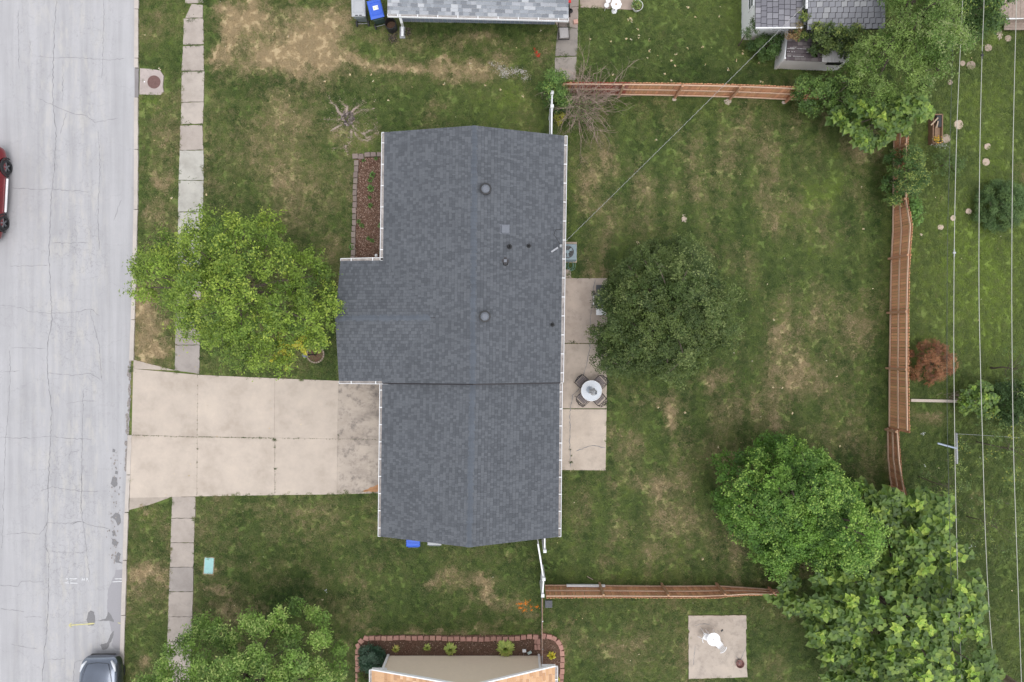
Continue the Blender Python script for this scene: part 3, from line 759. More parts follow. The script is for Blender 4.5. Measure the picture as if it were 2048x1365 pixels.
def slope_tabs(A, B, C, D, expo, wr, cols, wts, seed, lift=(0, .007), overhang=.0):
    """A-B eave, D-C ridge (D above A). returns list of (origin, ux, vy, n, colour, lift)"""
    R_ = random.Random(seed)
    A, B, C, D = map(Vector, (A, B, C, D))
    n = (B - A).cross(D - A).normalized()
    if n.z < 0: A, B, C, D = B, A, D, C; n = -n
    Ls = ((D - A).length + (C - B).length) / 2
    rows = max(1, round(Ls / expo)); out = []
    for j in range(rows):
        v0, v1 = j / rows, (j + 1) / rows
        E0, E1 = A.lerp(D, v0), B.lerp(C, v0); F0, F1 = A.lerp(D, v1), B.lerp(C, v1)
        L_ = (E1 - E0).length; x = 0.0
        while x < L_ - 1e-4:
            w_ = R_.uniform(*wr)
            if x == 0: w_ *= R_.uniform(.3, 1)
            if x + w_ > L_ - wr[0] * .4: w_ = L_ - x
            u0, u1 = x / L_, (x + w_) / L_
            P = E0.lerp(E1, u0); Q = E0.lerp(E1, u1); T = F0.lerp(F1, u0)
            ci = R_.choices(range(len(cols)), wts)[0]
            out.append((P, Q - P, T - P, n, ci, R_.choice(lift)))
            x += w_
    return out

def lay_shingles(parent, tabs, cols, single=300, near=None, key='r'):
    """the ones nearest the camera as single parts, the rest as one part"""
    if near is None: near = Vector((0, 0, 0))
    order = sorted(range(len(tabs)), key=lambda i: ((tabs[i][0] + tabs[i][1] * .5).xy - near.xy).length - tabs[i][0].z * .3)
    off = wloc(parent)
    for i in order[:single]:
        P, ux, vy, n, ci, lf = tabs[i]
        o = link_obj('shingle', unit_shingle(cols[ci], key), parent)
        m = Matrix.Identity(4)
        p = P - off + n * lf
        for r in range(3):
            m[r][0] = ux[r]; m[r][1] = vy[r]; m[r][2] = n[r]; m[r][3] = p[r]
        o.matrix_local = m
    rest = order[single:]
    if rest:
        q = MB(); V_ = []; F_ = []; Cc = []
        for i in rest:
            P, ux, vy, n, ci, lf = tabs[i]; P = P + n * lf
            b_ = len(V_)
            for (x, y, z) in ((.012, 0, -.004), (.988, 0, -.004), (.988, 0, .022), (.012, 0, .022), (.012, .93, .004), (.988, .93, .004), (.012, .93, -.004), (.988, .93, -.004)):
                V_.append(tuple(P + ux * x + vy * y + n * z - off))
            F_ += [(b_, b_ + 1, b_ + 2, b_ + 3), (b_ + 3, b_ + 2, b_ + 5, b_ + 4), (b_, b_ + 3, b_ + 4, b_ + 6), (b_ + 1, b_ + 7, b_ + 5, b_ + 2)]
            Cc.append(cols[ci])
        me = np_mesh('shingles', np.array(V_), np.array(F_))
        ca = me.color_attributes.new('col', 'FLOAT_COLOR', 'POINT')
        ca.data.foreach_set('color', np.repeat(np.array([c + (1.0,) for c in Cc]), 8, 0).astype(np.float32).ravel())
        me.materials.append(M['shingle']); me.shade_flat()
        o = link_obj('shingles', me, parent); o['kind'] = 'stuff'

def deck(mb, A, B, C, D, th=.13, drop=.004):
    """roof board under a slope"""
    A, B, C, D = map(Vector, (A, B, C, D))
    n = (B - A).cross(D - A).normalized()
    if n.z < 0: n = -n
    T = [p - n * drop for p in (A, B, C, D)]; U = [p - Vector((0, 0, th)) for p in T]
    mb.face(T); mb.face(U[::-1])
    for k in range(4): mb.face([T[(k + 1) % 4], T[k], U[k], U[(k + 1) % 4]])

def ridge_caps(parent, P, Q, nL, nR, expo, half, col, seed=1):
    """bent cap shingles along a ridge P-Q; nL, nR: downslope directions of the two sides"""
    R_ = random.Random(seed)
    P, Q = Vector(P), Vector(Q); d = (Q - P).normalized(); L_ = (Q - P).length; n = int(L_ / expo)
    for k in range(n):
        a = P + d * (k * expo); b_ = P + d * min(L_, (k + 1) * expo + .02)
        up = Vector((0, 0, 1)); f = R_.uniform(.9, 1.1)
        q = MB(); q.cur = tuple(c * f for c in col)
        za, zb = up * .034, up * .02
        jl = half * R_.uniform(.96, 1.04)
        la, lb = a + nL * jl + up * .026, b_ + nL * jl + up * .014; ra, rb = a + nR * jl + up * .026, b_ + nR * jl + up * .014
        q.face([a + za, la, lb, b_ + zb]); q.face([ra, a + za, b_ + zb, rb])
        q.face([la, a + za, a + za - up * .025, la - up * .025]); q.face([a + za, ra, ra - up * .025, a + za - up * .025])
        q.face([lb, la, la - up * .03, lb - up * .03]); q.face([ra, rb, rb - up * .03, ra - up * .03])
        q.build('ridge_cap', M['shingle'], parent)

def gutter(parent, A, B, out, nbr, wdt=.12):
    """white channel along an eave with its dirty floor and hangers"""
    A, B = Vector(A), Vector(B); d = (B - A).normalized(); out = Vector(out).normalized()
    a0, b0 = A - Vector((0, 0, .05)), B - Vector((0, 0, .05))
    q = MB()
    q.bar(a0 + out * wdt, b0 + out * wdt, .02, .11)
    for e in (a0, b0): q.bar(e + out * .0, e + out * wdt, .015, .11)
    q.bar(a0 + out * wdt / 2 - Vector((0, 0, .06)), b0 + out * wdt / 2 - Vector((0, 0, .06)), wdt, .01)
    g = q.build('gutter', M['white'], parent)
    q = MB(); q.bar(a0 + out * (wdt / 2 + .0) - Vector((0, 0, .045)), b0 + out * (wdt / 2) - Vector((0, 0, .045)), wdt - .025, .012)
    q.build('gutter_floor', M['gutter_in'], g)
    for k in range(nbr):
        p = A.lerp(B, (k + .5) / nbr) + Vector((0, 0, .012)) - Vector((0, 0, .0))
        q = MB(); q.bar(p - out * .03, p + out * (wdt + .012), .035, .012)
        q.build('gutter_hanger', M['white'], g)
    return g

def window(parent, c, wd, ht, nrm, frame='white', along=None):
    """window on a vertical wall: frame ring, pane set back, sash bar"""
    c = Vector(c); nrm = Vector(nrm).normalized(); u = Vector((0, 0, 1)).cross(nrm).normalized(); up = Vector((0, 0, 1))
    q = MB()
    for s_ in (-1, 1):
        q.bar(c + u * s_ * wd / 2 - up * ht / 2, c + u * s_ * wd / 2 + up * ht / 2, .07, .06, up=nrm)
        q.bar(c + up * s_ * (ht / 2) - u * (wd / 2 + .035), c + up * s_ * (ht / 2) + u * (wd / 2 + .035), .07, .062, up=nrm)
    q.bar(c - u * wd / 2, c + u * wd / 2, .04, .045, up=nrm)
    f = q.build('window', M[frame], parent)
    q = MB(); p = c + nrm * .008
    q.face([p - u * wd / 2 - up * ht / 2, p + u * wd / 2 - up * ht / 2, p + u * wd / 2 + up * ht / 2, p - u * wd / 2 + up * ht / 2])
    q.build('pane', M['glass'], f)

# ---------------------------------------------------------------- main house
ZE, ZR = 2.6, 3.75
SH = [(.088, .094, .105), (.096, .102, .114), (.110, .117, .130), (.119, .126, .139)]
SW = [3.2, 2.5, 3.5, 3.5]
house = thing('house', 'long low house with slate grey shingle roof and front wing in the middle', 'house', tuple(at(945, 680)))
nwE, swE = at(769, 265, ZE), at(764.5, 766, ZE)
rN, rS = at(949, 251.5, ZR), at(945.5, 768, ZR)
neE, seE = at(1128, 272, ZE), at(1120.5, 765, ZE)
g0, g1 = 2.42, 3.57
gwN, gwS = at(765, 752, g0), at(761.5, 1073.5, g0)
grN, grS = at(945.5, 752, g1), at(938.5, 1095, g1)
geN, geS = at(1119, 752, g0), at(1116.5, 1074, g0)
ZG = 3.30
fN0, fN1 = at(681, 523, ZE), at(872, 521, ZE)
fS0, fS1 = at(678, 762, ZE), at(872, 763, ZE)
fR0, fR1 = at(670.5, 637, ZG), at(880, 636, ZG)
tabs = []; gtabs = []
tabs += slope_tabs(swE, nwE, rN, rS, .14, (.07, .17), SH, SW, 1)
tabs += slope_tabs(neE, seE, rS, rN, .14, (.07, .17), SH, SW, 2)
gtabs += slope_tabs(gwS, gwN, grN, grS, .14, (.07, .17), SH, SW, 3)
gtabs += slope_tabs(geN, geS, grS, grN, .14, (.07, .17), SH, SW, 4)
tabs += slope_tabs(fN1, fN0, fR0, fR1, .14, (.07, .17), SH, SW, 5)
tabs += slope_tabs(fS0, fS1, fR1, fR0, .14, (.07, .17), SH, SW, 6)
# leave out what lies buried under the other slope
def hid(tb):
    c = tb[0] + tb[1] * .5 + tb[2] * .5
    wx_ = (rN.x - nwE.x); sl = (ZR - ZE) / wx_
    zm = ZE + sl * (c.x - nwE.x) if c.x < rN.x else 9
    yg = (fN0.y + fS0.y) / 2; half = (fN0.y - fS0.y) / 2
    zg = ZG - (ZG - ZE) * abs(c.y - yg) / half if abs(c.y - yg) < half and c.x < fR1.x else -9
    return (c.z < zm - .10 and nwE.x + .2 < c.x < rN.x and fS0.y - .3 < c.y < fN0.y + .3) or (c.z < zg - .10)
tabs = [t_ for t_ in tabs if not hid(t_)] + gtabs
roof = thing('roof', None, None, (0, 0, 0)); roof.parent = house
q = MB()
for sl in ((swE, nwE, rN, rS), (neE, seE, rS, rN)): deck(q, *sl)
q.build('roof_deck', M['blackmetal'], roof)
q = MB()
for sl in ((gwS, gwN, grN, grS), (geN, geS, grS, grN)): deck(q, *sl)
q.build('roof_deck', M['blackmetal'], roof)
q = MB()
for sl in ((fN1, fN0, fR0, fR1), (fS0, fS1, fR1, fR0)): deck(q, *sl)
q.build('roof_deck', M['blackmetal'], roof)
lay_shingles(roof, tabs, SH, 300)
CAP = (.098, .109, .128)
def dn(r, e0, e1):
    v = ((e0 + e1) * .5 - r); return v
wdir = ((nwE + swE) / 2 - (rN + rS) / 2).normalized(); edir = ((neE + seE) / 2 - (rN + rS) / 2).normalized()
ridge_caps(roof, rS, rN, wdir, edir, .145, .155, CAP, 1)
ridge_caps(roof, grS, grN - Vector((0, .0, 0)), wdir, edir, .145, .155, CAP, 2)
fdN = ((fN0 + fN1) / 2 - (fR0 + fR1) / 2); fdN.x = 0; fdN.normalize(); fdS = Vector((0, -fdN.y, fdN.z))
ridge_caps(roof, fR0, fR1 - Vector((.35, 0, 0)), fdS, fdN, .145, .155, CAP, 3)
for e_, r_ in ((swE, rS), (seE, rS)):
    q = MB(); q.bar(e_ + Vector((0, -.03, -.04)), r_ + Vector((0, -.03, -.035)), .05, .07); q.build('step_shadow_bar', M['blackmetal'], roof)  # added dark bar in place of the shade at the roof step
# valley lines
q = MB(); q.cur = (.06, .064, .072)
for e, f_ in ((fS0, 1), (fN0, -1)):
    pass
gutter(house, nwE, at(765.5, 521, ZE), (-1, 0, 0), 6); gutter(house, at(1129, 272, ZE), at(1121.5, 765, ZE), (1, 0, 0), 13)
gutter(house, gwN - Vector((0, .25, 0)), gwS, (-1, 0, 0), 9); gutter(house, at(1119.5, 767, g0), geS, (1, 0, 0), 9)
gutter(house, fN0, at(767, 521, ZE), (0, 1, 0), 2); gutter(house, fS0, at(776, 763, ZE), (0, -1, 0), 2)
# walls set back under the eaves
M['brick_v'] = mat('pale_house_siding', (.55, .54, .52), .7, var=.06, scale=3)
ix = .42
wxW, wxE = nwE.x + ix, neE.x - ix
q = MB()
q.prism([(wxW, rN.y - .45), (wxE, rN.y - .45), (wxE - .14, rS.y), (wxW - .1, rS.y)], -.05, 2.48)
q.build('wall', M['brick_v'], house)
q = MB(); q.prism([(wxW - .12, rS.y - .002), (wxE - .2, rS.y - .002), (wxE - .27, gwS.y + .35), (wxW - .17, gwS.y + .35)], -.05, 2.38)
q.build('wall', M['brick_v'], house)
q = MB(); q.prism([(fN0.x + .35, fN0.y - .4), (wxW - .003, fN0.y - .4), (wxW - .003, fS0.y + .4), (fN0.x + .35, fS0.y + .4)], -.05, 2.48)
q.build('wall', M['brick_v'], house)
for (r_, e0, e1, yy_) in ((rN, nwE, neE, rN.y - .46), (grS, gwS, geS, gwS.y + .36)):
    zz = 2.4 if r_ is rN else 2.3
    q = MB(); P = [(e0.x + ix, yy_, zz), (e1.x - ix, yy_, zz), (r_.x, yy_, r_.z - .2)]; Q_ = [(x, y - .1 if yy_ > 0 else y + .1, z) for x, y, z in P]
    q.face(P); q.face(Q_[::-1])
    for k in range(3): q.face([P[(k + 1) % 3], P[k], Q_[k], Q_[(k + 1) % 3]])
    q.build('gable_wall', M['brick_v'], house)
gd_c = Vector((wxW - .17, (rS.y + gwS.y) / 2, 1.08))
q = MB(); q.box(gd_c + Vector((.02, 0, 0)), (.06, 4.9, 2.15)); gdo = q.build('garage_door', M['white'], house)
for k in range(4):
    q = MB(); q.box(gd_c + Vector((-.02, 0, -.80 + k * .53)), (.03, 4.8, .5)); q.build('door_panel', M['white'], gdo)
for yy_ in (8.0, 5.6): window(house, (wxW - .01, yy_, 1.5), 1.3, 1.1, (-1, 0, 0))
for yy_ in (8.0, 6.2, 1.2): window(house, (wxE + .01 - .05, yy_, 1.5), 1.1, 1.0, (1, 0, 0))
window(house, (fN0.x + .34, 1.05, 1.5), 1.9, 1.2, (-1, 0, 0))
q = MB(); q.box((wxE - .14, -.6, 1.03), (.08, 1.8, 2.05)); pdoor = q.build('patio_door', M['white'], house)
q = MB(); q.box((wxE - .09, -.6, 1.05), (.02, 1.55, 1.8)); q.build('pane', M['glass'], pdoor)

# roof fittings: each is a thing fixed on the roof
def zroof(x, y):
    f = (x - rN.x) / (neE.x - rN.x); return ZR - (ZR - ZE) * abs(f)
def turbine(px, py, lab):
    p = at(px, py, 3.68); z = zroof(p.x, p.y)
    p = at(px, py, z)
    r_ = thing('roof_vent', lab, 'roof vent', (0, 0, 0), 'round attic vents on the grey roof')
    q = MB(); q.lathe((0, 0, 0), [(.23, -.06), (.23, .05), (.17, .06), (.17, .16)], 28, True); q.build('vent_base', M['black'], r_, smooth=False)
    q = MB(); q.lathe((0, 0, 0), [(.165, .17), (.185, .18), (.175, .215), (.10, .262), (.0, .268)], 28, True); q.build('vent_cap', M['vent'], r_, smooth=True)
    q = MB(); q.lathe((0, 0, 0), [(.095, .2665), (.095, .278), (.0, .280)], 20); q.build('cap_disc', M['vent'], r_)
    q = MB(); q.lathe((0, 0, 0), [(.18, .15), (.245, .16), (.245, .195), (.18, .2)], 28); q.build('rim', M['black'], r_)
    for k in range(24):
        a = k / 24 * 6.283; q = MB(); q.box((.238 * math.cos(a), .238 * math.sin(a), .175), (.028, .022, .05), rz=a); q.build('fin', M['black'], r_)
    r_.location = p; return r_
turbine(971.5, 380, 'round grey attic vent on the northern half of the grey roof')
turbine(970, 633.5, 'round grey attic vent on the roof level with the front wing')
p = at(1009.5, 459, 3.55); z = zroof(p.x, p.y)
sv = thing('slant_vent', 'small square box vent on the grey roof', 'roof vent', (0, 0, 0))
q = MB(); q.box((0, 0, .05), (.34, .34, .12)); q.build('vent_hood', M['vent'], sv, bevel=.01)
q = MB(); q.box((.0, 0, .0), (.44, .42, .012)); q.build('flashing', M['vent'], sv)
sv.location = at(1009.5, 459, z + .02); sv.rotation_euler = (0, .28, 0)
for (px, py, r_, hh, lab) in ((1019, 494, .055, .22, 'black vent pipe nearest to the capped flue on the grey roof'), (1057.5, 492.5, .045, .2, 'small black vent pipe halfway down the eastern roof slope'), (1105, 650, .045, .2, 'small black vent pipe near the eastern gutter')):
    p = at(px, py, 3.4); z = zroof(p.x, p.y); v_ = thing('vent_pipe', lab, 'vent pipe', (0, 0, 0), 'plumbing vent pipes on the grey roof')
    q = MB(); q.lathe((0, 0, 0), [(r_ * 2, -.03), (r_ * 2, .03), (r_ * 1.3, .07), (r_ * 1.25, .12)], 18); q.build('collar', M['rubber'], v_, smooth=False)
    q = MB(); q.lathe((0, 0, 0), [(r_, 0), (r_, hh), (r_ * .7, hh), (r_ * .7, 0)], 16); q.build('pipe', M['black'], v_)
    v_.location = at(px, py, z)
p = at(1011, 524, 3.5); z = zroof(p.x, p.y); fl = thing('flue', 'capped black flue chimney standing on the grey roof', 'flue', (0, 0, 0))
q = MB(); q.lathe((0, 0, 0), [(.13, -.05), (.13, .02), (.085, .1)], 20); q.build('collar', M['rubber'], fl)
q = MB(); q.lathe((0, 0, 0), [(.075, 0), (.075, .62)], 20, False, True); q.build('pipe', M['steel'], fl)
q = MB(); q.box((0, 0, .66), (.30, .12, .07)); q.box((0, 0, .665), (.12, .30, .075)); q.build('cap', M['blackmetal'], fl)
q = MB(); q.box((0, 0, .72), (.12, .12, .03)); q.build('cap_plate', M['vent'], fl)
fl.location = at(1011, 526, z)

# ---------------------------------------------------------------- service mast and drop cable
mast = thing('service_mast', 'grey electric service head on the eastern edge of the grey roof', 'service mast', (0, 0, 0))
mp_ = at(1120, 495, 2.8)
q = MB(); q.tube([(mp_.x, mp_.y, .3), (mp_.x, mp_.y, 3.2)], .035, 10); q.build('mast_pipe', M['steel'], mast)
q = MB(); q.lathe((mp_.x, mp_.y, 3.2), [(.05, 0), (.08, .05), (.07, .12), (.0, .15)], 14); q.build('weatherhead', M['steel'], mast, smooth=True)
q = MB(); q.bar((mp_.x - .1, mp_.y - .05, 3.1), (mp_.x - .38, mp_.y - .22, 2.95), .07, .03); q.build('bracket', M['steel'], mast)
M['cable_w'] = mat('bare_aluminium_wire', (.62, .60, .58), .4, .3, var=.1); M['cable_b'] = mat('black_cable', (.02, .02, .02), .6)
q = MB(); q.tube([(mp_.x, mp_.y, 3.25), (mp_.x - .15, mp_.y + .25, 3.3), (mp_.x - .28, mp_.y + .5, 3.1), (mp_.x - .2, mp_.y + .75, 2.85), (mp_.x + .05, mp_.y + .8, 2.7)], .012, 6); q.build('loop_wire', M['cable_b'], mast)
ca_, cb_ = Vector((mp_.x + .05, mp_.y + .04, 3.15)), at(1640, -20, 5.6)
drop = thing('service_cable', 'thin twisted service cable running from the grey roof to the northeast', 'cable', tuple(ca_))
nseg = 700; P1, P2 = [], []
dd_ = (cb_ - ca_).normalized(); s1 = dd_.cross(Vector((0, 0, 1))).normalized(); s2 = s1.cross(dd_)
Ltot = (cb_ - ca_).length
for k in range(nseg + 1):
    f = k / nseg; p = ca_.lerp(cb_, f) - Vector((0, 0, 4 * .45 * f * (1 - f))); a = f * Ltot / .30 * 6.283
    o_ = s1 * math.cos(a) * .007 + s2 * math.sin(a) * .007
    P1.append(p + o_); P2.append(p - o_)
q = MB(); q.tube(P1, .0045, 4); q.build('bare_wire', M['cable_w'], drop)
q = MB(); q.tube(P2, .003, 4); q.build('black_wire', M['vent'], drop)

# ---------------------------------------------------------------- northern house
NB = [(.28, .295, .32), (.235, .25, .275), (.34, .35, .375), (.19, .20, .22), (.42, .43, .45)]
nh = thing('house', 'northern house with pale mottled grey shingles at the top edge', 'house', tuple(at(955, -60)))
ez = 2.4
eA, eB = at(775, 27.5, ez), at(1137, 37, ez)
rA, rB = at(775, -190, 3.8), at(1137, -180, 3.8)
tb = slope_tabs(eA, eB, rB, rA, .15, (.14, .42), NB, [4, 4, 3, 3, 1.5], 21, lift=(0, .006))
q = MB(); deck(q, eA, eB, rB, rA); eA2, eB2 = eA + Vector((0, 2 * (rA.y - eA.y), 0)), eB + Vector((0, 2 * (rB.y - eB.y), 0)); deck(q, eB2, eA2, rA, rB)
q.build('roof_deck', M['fascia'], nh)
lay_shingles(nh, tb, NB, 299)
gutter(nh, eA, eB, (0, -1, 0), 9)
M['bluesid'] = vmat('blue_grey_siding', .6, .05, 8)
wy0, wy1 = at(806, 45, 0), at(1110, 51, 0)
q = MB(); q.cur = (.24, .27, .33)
for k in range(34):
    f0, f1 = k / 34, (k + 1) / 34
    a = wy0.lerp(wy1, f0); b_ = wy0.lerp(wy1, f1)
    q2_ = MB(); q2_.cur = (.24 * rnd.uniform(.94, 1.06), .27, .33)
    q2_.prism([(a.x + .012, a.y), (b_.x - .012, b_.y), (b_.x - .012, b_.y + .04), (a.x + .012, a.y + .04)], .08, 2.35)
    q2_.build('siding_panel', M['bluesid'], nh)
q = MB(); q.prism([(wy0.x, wy0.y + .03), (wy1.x, wy1.y + .03), (wy1.x, wy1.y + 7), (wy0.x, wy0.y + 7)], -.05, 2.36); q.build('wall', M['brick_v'], nh)
q = MB()
d0 = at(802, 34, 2.3)
g_ = [at(799, 30, 2.35), at(803, 44, 1.9), at(805, 52, .25), at(805, 73, .12)]
for a, b_ in zip(g_, g_[1:]): q.bar(a, b_, .11, .09)
q.build('downspout', M['white'], nh)
q = MB(); q.box(at(805, 66, .03), (.26, .55, .05)); q.build('splash_block', M['steel'], nh)

# ---------------------------------------------------------------- southern house
SB = [(.56, .335, .19), (.62, .39, .23), (.50, .29, .165), (.68, .46, .30), (.46, .27, .16)]
sh = thing('house', 'house with tan orange shingles and beige lap siding at the bottom edge of the picture', 'house', tuple(at(930, 1400)))
ez, rz_ = 2.6, 3.85
a1, r1, b1_ = at(744, 1341, ez), at(938, 1375, rz_), at(1110, 1334, ez)
L_ = 9.0
a2, r2, b2 = a1 - Vector((0, L_, 0)), r1 - Vector((0, L_, 0)), b1_ - Vector((0, L_, 0))
tb = slope_tabs(a2, a1, r1, r2, .15, (.22, .36), SB, [4, 4, 4, 1.2, 2], 31, lift=(0,)) + slope_tabs(b1_, b2, r2, r1, .15, (.22, .36), SB, [4, 4, 4, 1.2, 2], 32, lift=(0,))
near = [t_ for t_ in tb if t_[0].y > a1.y - 3.2]
q = MB(); deck(q, a2, a1, r1, r2); deck(q, b1_, b2, r2, r1); q.build('roof_deck', M['fascia'], sh)
lay_shingles(sh, near, SB, 298, near=Vector((0, 20, 0)))
q = MB()
for e in (a1, b1_): q.bar(e + Vector((0, .04, -.03)), r1 + Vector((0, .04, -.03)), .05, .15)
q.build('rake_board', M['white'], sh)
gutter(sh, a2, a1, (-1, 0, 0), 8); gutter(sh, b1_, b2, (1, 0, 0), 8)
q = MB(); q.box(a1 + Vector((.3, -.12, -.16)), (.66, .3, .04)); q.box(b1_ + Vector((-.28, -.12, -.16)), (.6, .3, .04)); q.build('soffit', M['white'], sh)
wl0, wl1 = at(775, 1310.7, 0), at(1080, 1310.7, 0)
M['beige'] = vmat('beige_vinyl_siding', .6, .03, 6)
z = .1; k = 0
while z < 3.7:
    yw = wl0.y
    zt = z + .1
    def xl(zz):
        if zz <= 2.55: return wl0.x, wl1.x
        f = (zz - 2.55) / (3.75 - 2.55); m_ = r1.x
        return wl0.x + (m_ - wl0.x) * f, wl1.x + (m_ - wl1.x) * f
    (l0, r0), (l1, r1_) = xl(z), xl(zt)
    q = MB(); q.cur = (.74, .62, .49)
    q.face([(l0, yw + .018, z), (r0, yw + .018, z), (r1_, yw + .003, zt), (l1, yw + .003, zt)][::-1])
    q.face([(l0, yw, z), (r0, yw, z), (r0, yw + .018, z), (l0, yw + .018, z)][::-1])
    if r0 - l0 > .4: q.build('siding_plank', M['beige'], sh)
    z += .1; k += 1
q = MB(); q.prism([(wl0.x, wl0.y - .03), (wl1.x, wl1.y - .03), (wl1.x, wl1.y - 8.6), (wl0.x, wl0.y - 8.6)], -.05, 2.5); q.build('wall', M['brick_v'], sh)
q = MB(); q.bar((wl0.x + .06, wl0.y + .06, .1), (wl0.x + .06, wl0.y + .06, 2.45), .1, .08); q.build('downspout', M['white'], sh)
q = MB(); q.bar((wl1.x - .06, wl1.y + .06, .1), (wl1.x - .06, wl1.y + .06, 2.45), .1, .08); q.build('downspout', M['white'], sh)
for (x_) in (wl0.x - .015, wl1.x + .015):
    q = MB(); q.cur = (.42, .34, .28); q.box((x_, wl0.y - .03, 1.3), (.03, .1, 2.4)); q.build('corner_board', M['beige'], sh)

# ---------------------------------------------------------------- sheds at the upper right
GB = [(.205, .20, .22), (.235, .23, .25), (.18, .175, .195), (.28, .27, .29), (.20, .19, .185)]
def shed(name, lab, quad, zs, gcols, expo, wr, walls, seed, wallcol='white', along='x', rise=0.5):
    s_ = thing(name, lab, 'shed', tuple(at(*walls[0])))
    A, B, C, D = [at(px, py, z) for (px, py), z in zip(quad, zs)]
    tb_ = slope_tabs(A, B, C, D, expo, wr, gcols, [4, 3, 3, 1, 1][:len(gcols)], seed, lift=(0, .004))
    q = MB(); deck(q, A, B, C, D, .08); q.build('roof_deck', M['blackmetal'], s_)
    lay_shingles(s_, tb_, gcols, 300, near=Vector((0, -30, 0)) if along == 'x' else None, key='flat')
    q = MB(); q.prism([tuple(at(x, y)[:2]) for x, y in walls], -.05, min(zs) - .06); w_ = q.build('wall', M[wallcol], s_)
    return s_
# courses of the first roof run up and down the picture (eave on the west)
s1_ = shed('garden_shed', 'white shed with flat grey shingle roof, left of the two at the top right corner', [(1511, -70), (1511, 56), (1604, 55), (1604, -70)][0:1] * 0 + [(1511, 56), (1511, -70), (1606, -70), (1604, 55)], [1.95, 1.95, 2.25, 2.25], GB, .26, (.2, .3), [(1483, -66), (1483, 80), (1572, 80), (1572, -66)], 41)
def wallwin(parent, c, wd, ht, nrm): window(parent, c, wd, ht, nrm)
pW = at(1483, 18); window(s1_, (pW.x - .012, pW.y + .1, 1.35), 1.5, .62, (-1, 0, 0))
pS = at(1543, 80); window(s1_, (pS.x, pS.y - .012, 1.3), .9, .45, (0, -1, 0))
q = MB(); A_, B_ = at(1511, 57, 1.93), at(1604, 56, 2.2); q.bar(A_, B_, .05, .1); q.build('fascia_board', M['white'], s1_)
s2_ = shed('garden_shed', 'larger grey roofed shed half under vines at the top right', [(1614, 60), (1770, 58), (1770, -90), (1618, -90)], [2.3, 2.3, 3.3, 3.3], [(.245, .245, .265), (.265, .265, .285), (.225, .225, .245), (.32, .32, .33)], .23, (.26, .3), [(1602, 68), (1706, 68), (1706, -90), (1602, -90)], 42)
q = MB(); A_, B_ = at(1613, -60, 3.05), at(1613, 18, 2.55); q.bar(A_, B_, .05, .12); q.build('fascia_board', M['white'], s2_)
DB = [(.12, .10, .105), (.15, .13, .13), (.10, .08, .085), (.20, .17, .17)]
s3_ = thing('lean_to', 'low white lean-to with a broken dark shingle roof at the upper right', 'shed', tuple(at(1610, 120)))
A, B, C, D = at(1572, 121, 1.25), at(1646, 124, 1.25), at(1644, 70, 1.45), at(1576, 68, 1.45)
tb = slope_tabs(A, B, C, D, .16, (.18, .34), DB, [3, 3, 3, 1], 43)
hole = PX([(1622, 95), (1634, 93), (1634, 117), (1626, 119), (1621, 112), (1624, 104)])
def inh(p):
    k = (H - p.z) / H
    return bool(inside(np.array([p.x / k]), np.array([p.y / k]), hole)[0])
tb = [t_ for t_ in tb if not inh(t_[0] + t_[1] * .5 + t_[2] * .5)]
lay_shingles(s3_, tb, DB, 300)
q = MB()
Pm = lambda u, v: A.lerp(B, u).lerp(D.lerp(C, u), v) - Vector((0, 0, .012))
for i in range(16):
    for j in range(12):
        c_ = Pm((i + .5) / 16, (j + .5) / 12)
        if inh(c_): continue
        q.face([Pm(i / 16, j / 12), Pm((i + 1) / 16, j / 12), Pm((i + 1) / 16, (j + 1) / 12), Pm(i / 16, (j + 1) / 12)])
q.build('roof_board', M['blackmetal'], s3_)
M['chalk'] = mat('exposed_chalky_felt', (.42, .40, .40), .9, var=.3, scale=20)
q = MB()
def strip3(px0, py0, px1, py1, w_):
    f = lambda x, y: at(x, y, 1.285 + (121 - y) / 52 * .2)
    a, b_ = f(px0, py0), f(px1, py1); n_ = 9
    for k in range(n_):
        if rnd.random() < .85: q.bar(a.lerp(b_, k / n_) + Vector((0, rnd.uniform(-.01, .01), 0)), a.lerp(b_, (k + .9) / n_), w_ * rnd.uniform(.5, 1.2), .006)
strip3(1574, 97.5, 1620, 98.5, .035); strip3(1574, 103, 1590, 104, .03); strip3(1612, 105, 1620, 104, .05); strip3(1575, 112.5, 1608, 113.5, .03); strip3(1580, 95.5, 1592, 95.5, .02)
q.build('torn_edge', M['chalk'], s3_)
# walls: hollow, so the hole looks in
wallp = PX([(1549, 137), (1672, 142), (1672, 76), (1556, 74)])
for k in range(4):
    (xa, ya), (xb, yb) = wallp[k], wallp[(k + 1) % 4]
    q = MB(); q.bar((xa, ya, .62), (xb, yb, .62), .05, 1.24); q.build('wall', M['white'], s3_)
q = MB(); q.bar((wallp[0][0] + .1, wallp[0][1] - .03, .62), (wallp[0][0] - .03, wallp[0][1] - .03, .62), .07, 1.26); q.build('corner_board', M['white'], s3_)
q = MB(); c0, c1 = at(1636, 141, 0), at(1664, 142, 0); q.bar((c0.x, c0.y - .04, .9), (c1.x, c1.y - .04, .9), .02, .3); q.build('opening', M['black'], s3_)
M['ribbed'] = vmat('ribbed_plastic', .5, .08, 8)
for k in range(12):
    xk = 1646 + k * 3.6; q = MB(); q.cur = (.46, .44, .43) if k % 2 else (.56, .54, .53)
    a, b_ = at(xk, 125, 1.3 + .03 * (k % 2)), at(xk + .5, 90, 1.42 + .03 * (k % 2)); q.bar(a, b_, .082, .015); q.build('ribbed_panel', M['ribbed'], s3_)

